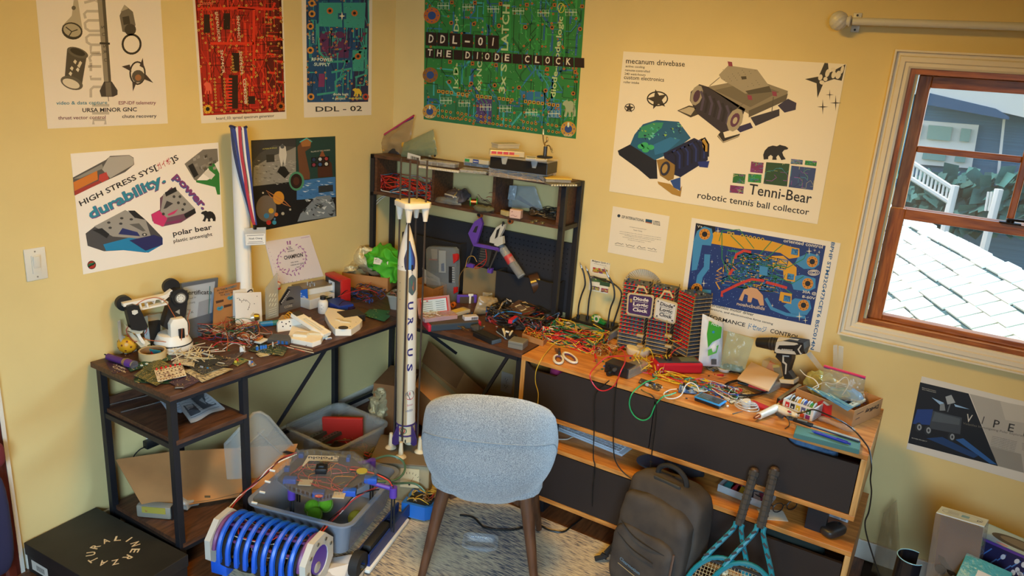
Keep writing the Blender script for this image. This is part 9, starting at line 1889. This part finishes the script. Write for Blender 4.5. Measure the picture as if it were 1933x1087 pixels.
for k,cc in enumerate(('1c1c1c','b8842a','2a4aa0','1f7a3a')):
 c_=sq[0]+U2*M1*.5+W2*M2*(.8-.2*k)+V((0,0,.031));t=thing('hookup_spool',['black','orange','blue','green'][k]+' wire spool in the white spool box','spool',c_,atan2(W2.y,W2.x),'spools in the white box')
 for s in(-1,1):b=B();b.lathe([(.009,s*.007),(.026,s*.007),(.026,s*.0085),(.009,s*.0085),(.009,s*.007)],22,Matrix.Rotation(pi/2,4,'Y'));part('flange',b,M('d8d4cc',.4),t)
 b=B();b.cone((-.0065,0,0),(.0065,0,0),.021,n=18);part('wire',b,M(cc,.5),t)
 # ---- glue gun, knife, notebook, pen
p0=at(1425,790,SZ+.016);t=thing('glue_gun','white hot glue gun lying in front of the spool box','glue gun',at(1465,790,SZ));loc=t.location.copy()
def gp(x,y,z_=.016):return at(x,y,SZ+z_)-loc
b=B();b.cone(gp(1433,785),gp(1466,770),.013,.016,14);part('barrel',b,M('d4cdbb',.4),t);b=B();b.cone(gp(1424,789),gp(1434,784),.005,.01,12);part('copper_nozzle',b,mat('copper_wire'),t)
b=B();b.cone(gp(1466,770),gp(1476,774),.016,.016,12);b.cone(gp(1474,773),gp(1500,785),.016,.013,14);b.ball(gp(1500,785),.013,12);part('handle',b,M('d4cdbb',.4),t);b=B();b.cone(gp(1470,762),gp(1464,772),.005,.007,10);part('feed_collar',b,M('c8bc9c',.4),t)
b=B();b.cbox(gp(1472,784,.014),(.03,.012,.012),(0,0,-.5),bev=.002);part('trigger',b,M('3a3a3c',.4),t);b=B();b.cbox(gp(1490,777,.031),(.012,.008,.004),(0,0,-.5));part('red_switch',b,M('a82a24',.4),t)
hang('appliance_cord','black cord of the glue gun running over the carton end to the floor',[(1503,781,.02),(1518,778,.03),(1535,773,.05),(1560,782,.06),(1590,796,.05),(1612,812,.02),(1630,832,.01),(1641,850,.004)]+[(1645,880),(1643,905),(1645,930),(1640,965),(1633,985),(1636,1010),(1648,1050),(1660,1087),(1668,1120)],.0028,'141414',-.64)
t=thing('clear_wire_coil','coil of clear plastic tubing behind the glue gun','tubing',at(1408,772,SZ))
for k in range(4):b=B();b.tube([(.045*cos(a)*(1-.12*k),.028*sin(a)*(1-.12*k)+.01,.006+.007*k+.004*sin(a+k))for a in[j*2*pi/16 for j in range(16)]],.003,6,sub=2,closed=True);part('loop',b,mat('tubing_clear','d0d0cc',.1,alpha=.5),t)
b=B();b.cone((.0,.012,.0),(-.01,.01,.03),.014,.02,12);part('white_plug',b,M('d0ccc4',.4),t)
b=B();b.cbox((0,0,.006),(.07,.035,.012),(0,0,-.3),bev=.003);solo('red_tool_handle',b,M('b01f28',.4),'red plastic tool lying behind the glue gun','tool',at(1432,768,SZ))
p,q=at(1470,752,SZ+.02),at(1510,730,SZ+.03);t=thing('utility_knife','red and silver folding knife leaning on the spool box','knife',p);b=B();b.cbox((q-p)/2,((q-p).length,.016,.014),(0,-.15,atan2((q-p).y,(q-p).x)),bev=.003);part('silver_body',b,M('9a968c',.3,.7),t);b=B();b.cbox((q-p)/2+V((.004,-.009,-.008)),((q-p).length,.006,.012),(0,-.15,atan2((q-p).y,(q-p).x)),bev=.002);part('red_side',b,M('a8262a',.4),t);b=B();b.cone((0,0,-.02),(0,0,0),.006,n=6);part('rest',b,MAT_BLACK,t)
t,L=pbox('teal_notebook','teal hardback notebook at the right front edge','notebook',(1497,826),(1621,858),.075,.016,mat('teal_cover','3f6f70',.6),SZ,.001);b=B();b.box(.002,.002,.0162,L-.002,.073,.018);part('cover',b,M('4a7f80',.6),t,False)
NZ=SZ+.0184
p,q=at(1531,802,NZ+.004),at(1622,831,NZ+.004);d=q-p;b=B();b.cbox(d/2,(d.length,.012,.004),(0,0,atan2(d.y,d.x)));t=solo('steel_ruler',b,M('b8c8cc',.25,.4),'pale steel ruler lying on the teal notebook','ruler',p,sm=False);b=B();b.cbox(d/2+V((.004,-.009,-.001)),(d.length,.006,.003),(0,0,atan2(d.y,d.x)));part('dark_edge',b,M('1c2a44',.4),t,False)
p,q=at(1532,813,NZ+.005),at(1606,838,NZ+.005);d=q-p;t=thing('blue_pen','bright blue ballpoint pen on the teal notebook','pen',p);b=B();b.cone(d*.08,d*.9,.0048,n=12);part('barrel',b,M('1a34b0',.35),t);b=B();b.cone((0,0,0),d*.08,.001,.0045,10);part('tip',b,M('3a5ac8',.3),t);b=B();b.cbox(d*.78+V((0,0,.005)),(d.length*.28,.004,.002),(0,0,atan2(d.y,d.x)));part('clip',b,M('16289a',.35),t,False);b=B();b.cone(d*.9,d,.0035,n=10);part('push_button',b,M('16289a',.35),t)
t=thing('black_wire_stripper','black wire stripper lying at the end of the notebook','tool',at(1515,800,NZ));b=B();b.cbox((0,0,.006),(.07,.02,.012),(0,0,-.15),bev=.003);part('body',b,M('1a1a1c',.4),t);b=B();b.lathe([(.008,-.003),(.014,-.003),(.014,.003),(.008,.003),(.008,-.003)],16,Matrix.Translation((-.045,.002,.008)));part('jaw_loop',b,M('4a5660',.35,.5),t);b=B();b.box(-.02,-.006,.0122,.015,.006,.014);part('clear_window',b,M('6a6e70',.2),t,False)
blob('bubble_wrap_strip','strip of clear bubble wrap between carton and notebook','bubble wrap',at(1578,806,SZ),(.14,.03,.018),mat('bubble_film','b8a898',.15,alpha=.4,bump=.8,nscale=60),.006,40,21,.6,(0,0,-.3))
wire('small_black_lead','short black lead lying before the glue gun',[at(x,y,SZ+.003)for x,y in((1480,785),(1488,792),(1490,802),(1482,809))],.0014,'141414')
b=B();b.ball((0,0,.004),.005,10);solo('white_bead',b,M('d8d4c8',.4),'tiny white bead lying right of the pocket oscilloscope','bead',at(1373,768,SZ))
p,q=at(1383,781,SZ+.003),at(1402,776,SZ+.003);b=B();b.cone((0,0,0),q-p,.002,.0012,6);solo('hex_key',b,M('5a5652',.3,.8),'small hex key at the front edge left of the glue gun','key',p)
t,L=pbox('relay_module_block','small dark blue block standing before the clock','module',(1246,682),(1254,684),.012,.025,M('2a3a5a',.4),SZ)
p=at(1285,690,SZ);b=B();b.ball((0,0,0),.032,18,sc=(1,1,.75));solo('dark_glass_dome',b,mat('dark_glass','1c1815',.08),'dark shiny glass dome in front of the clock tower','dome',(p.x,p.y+.02,SZ+.0245))
p,q=at(1262,677,SZ+.012),at(1280,688,SZ+.012)
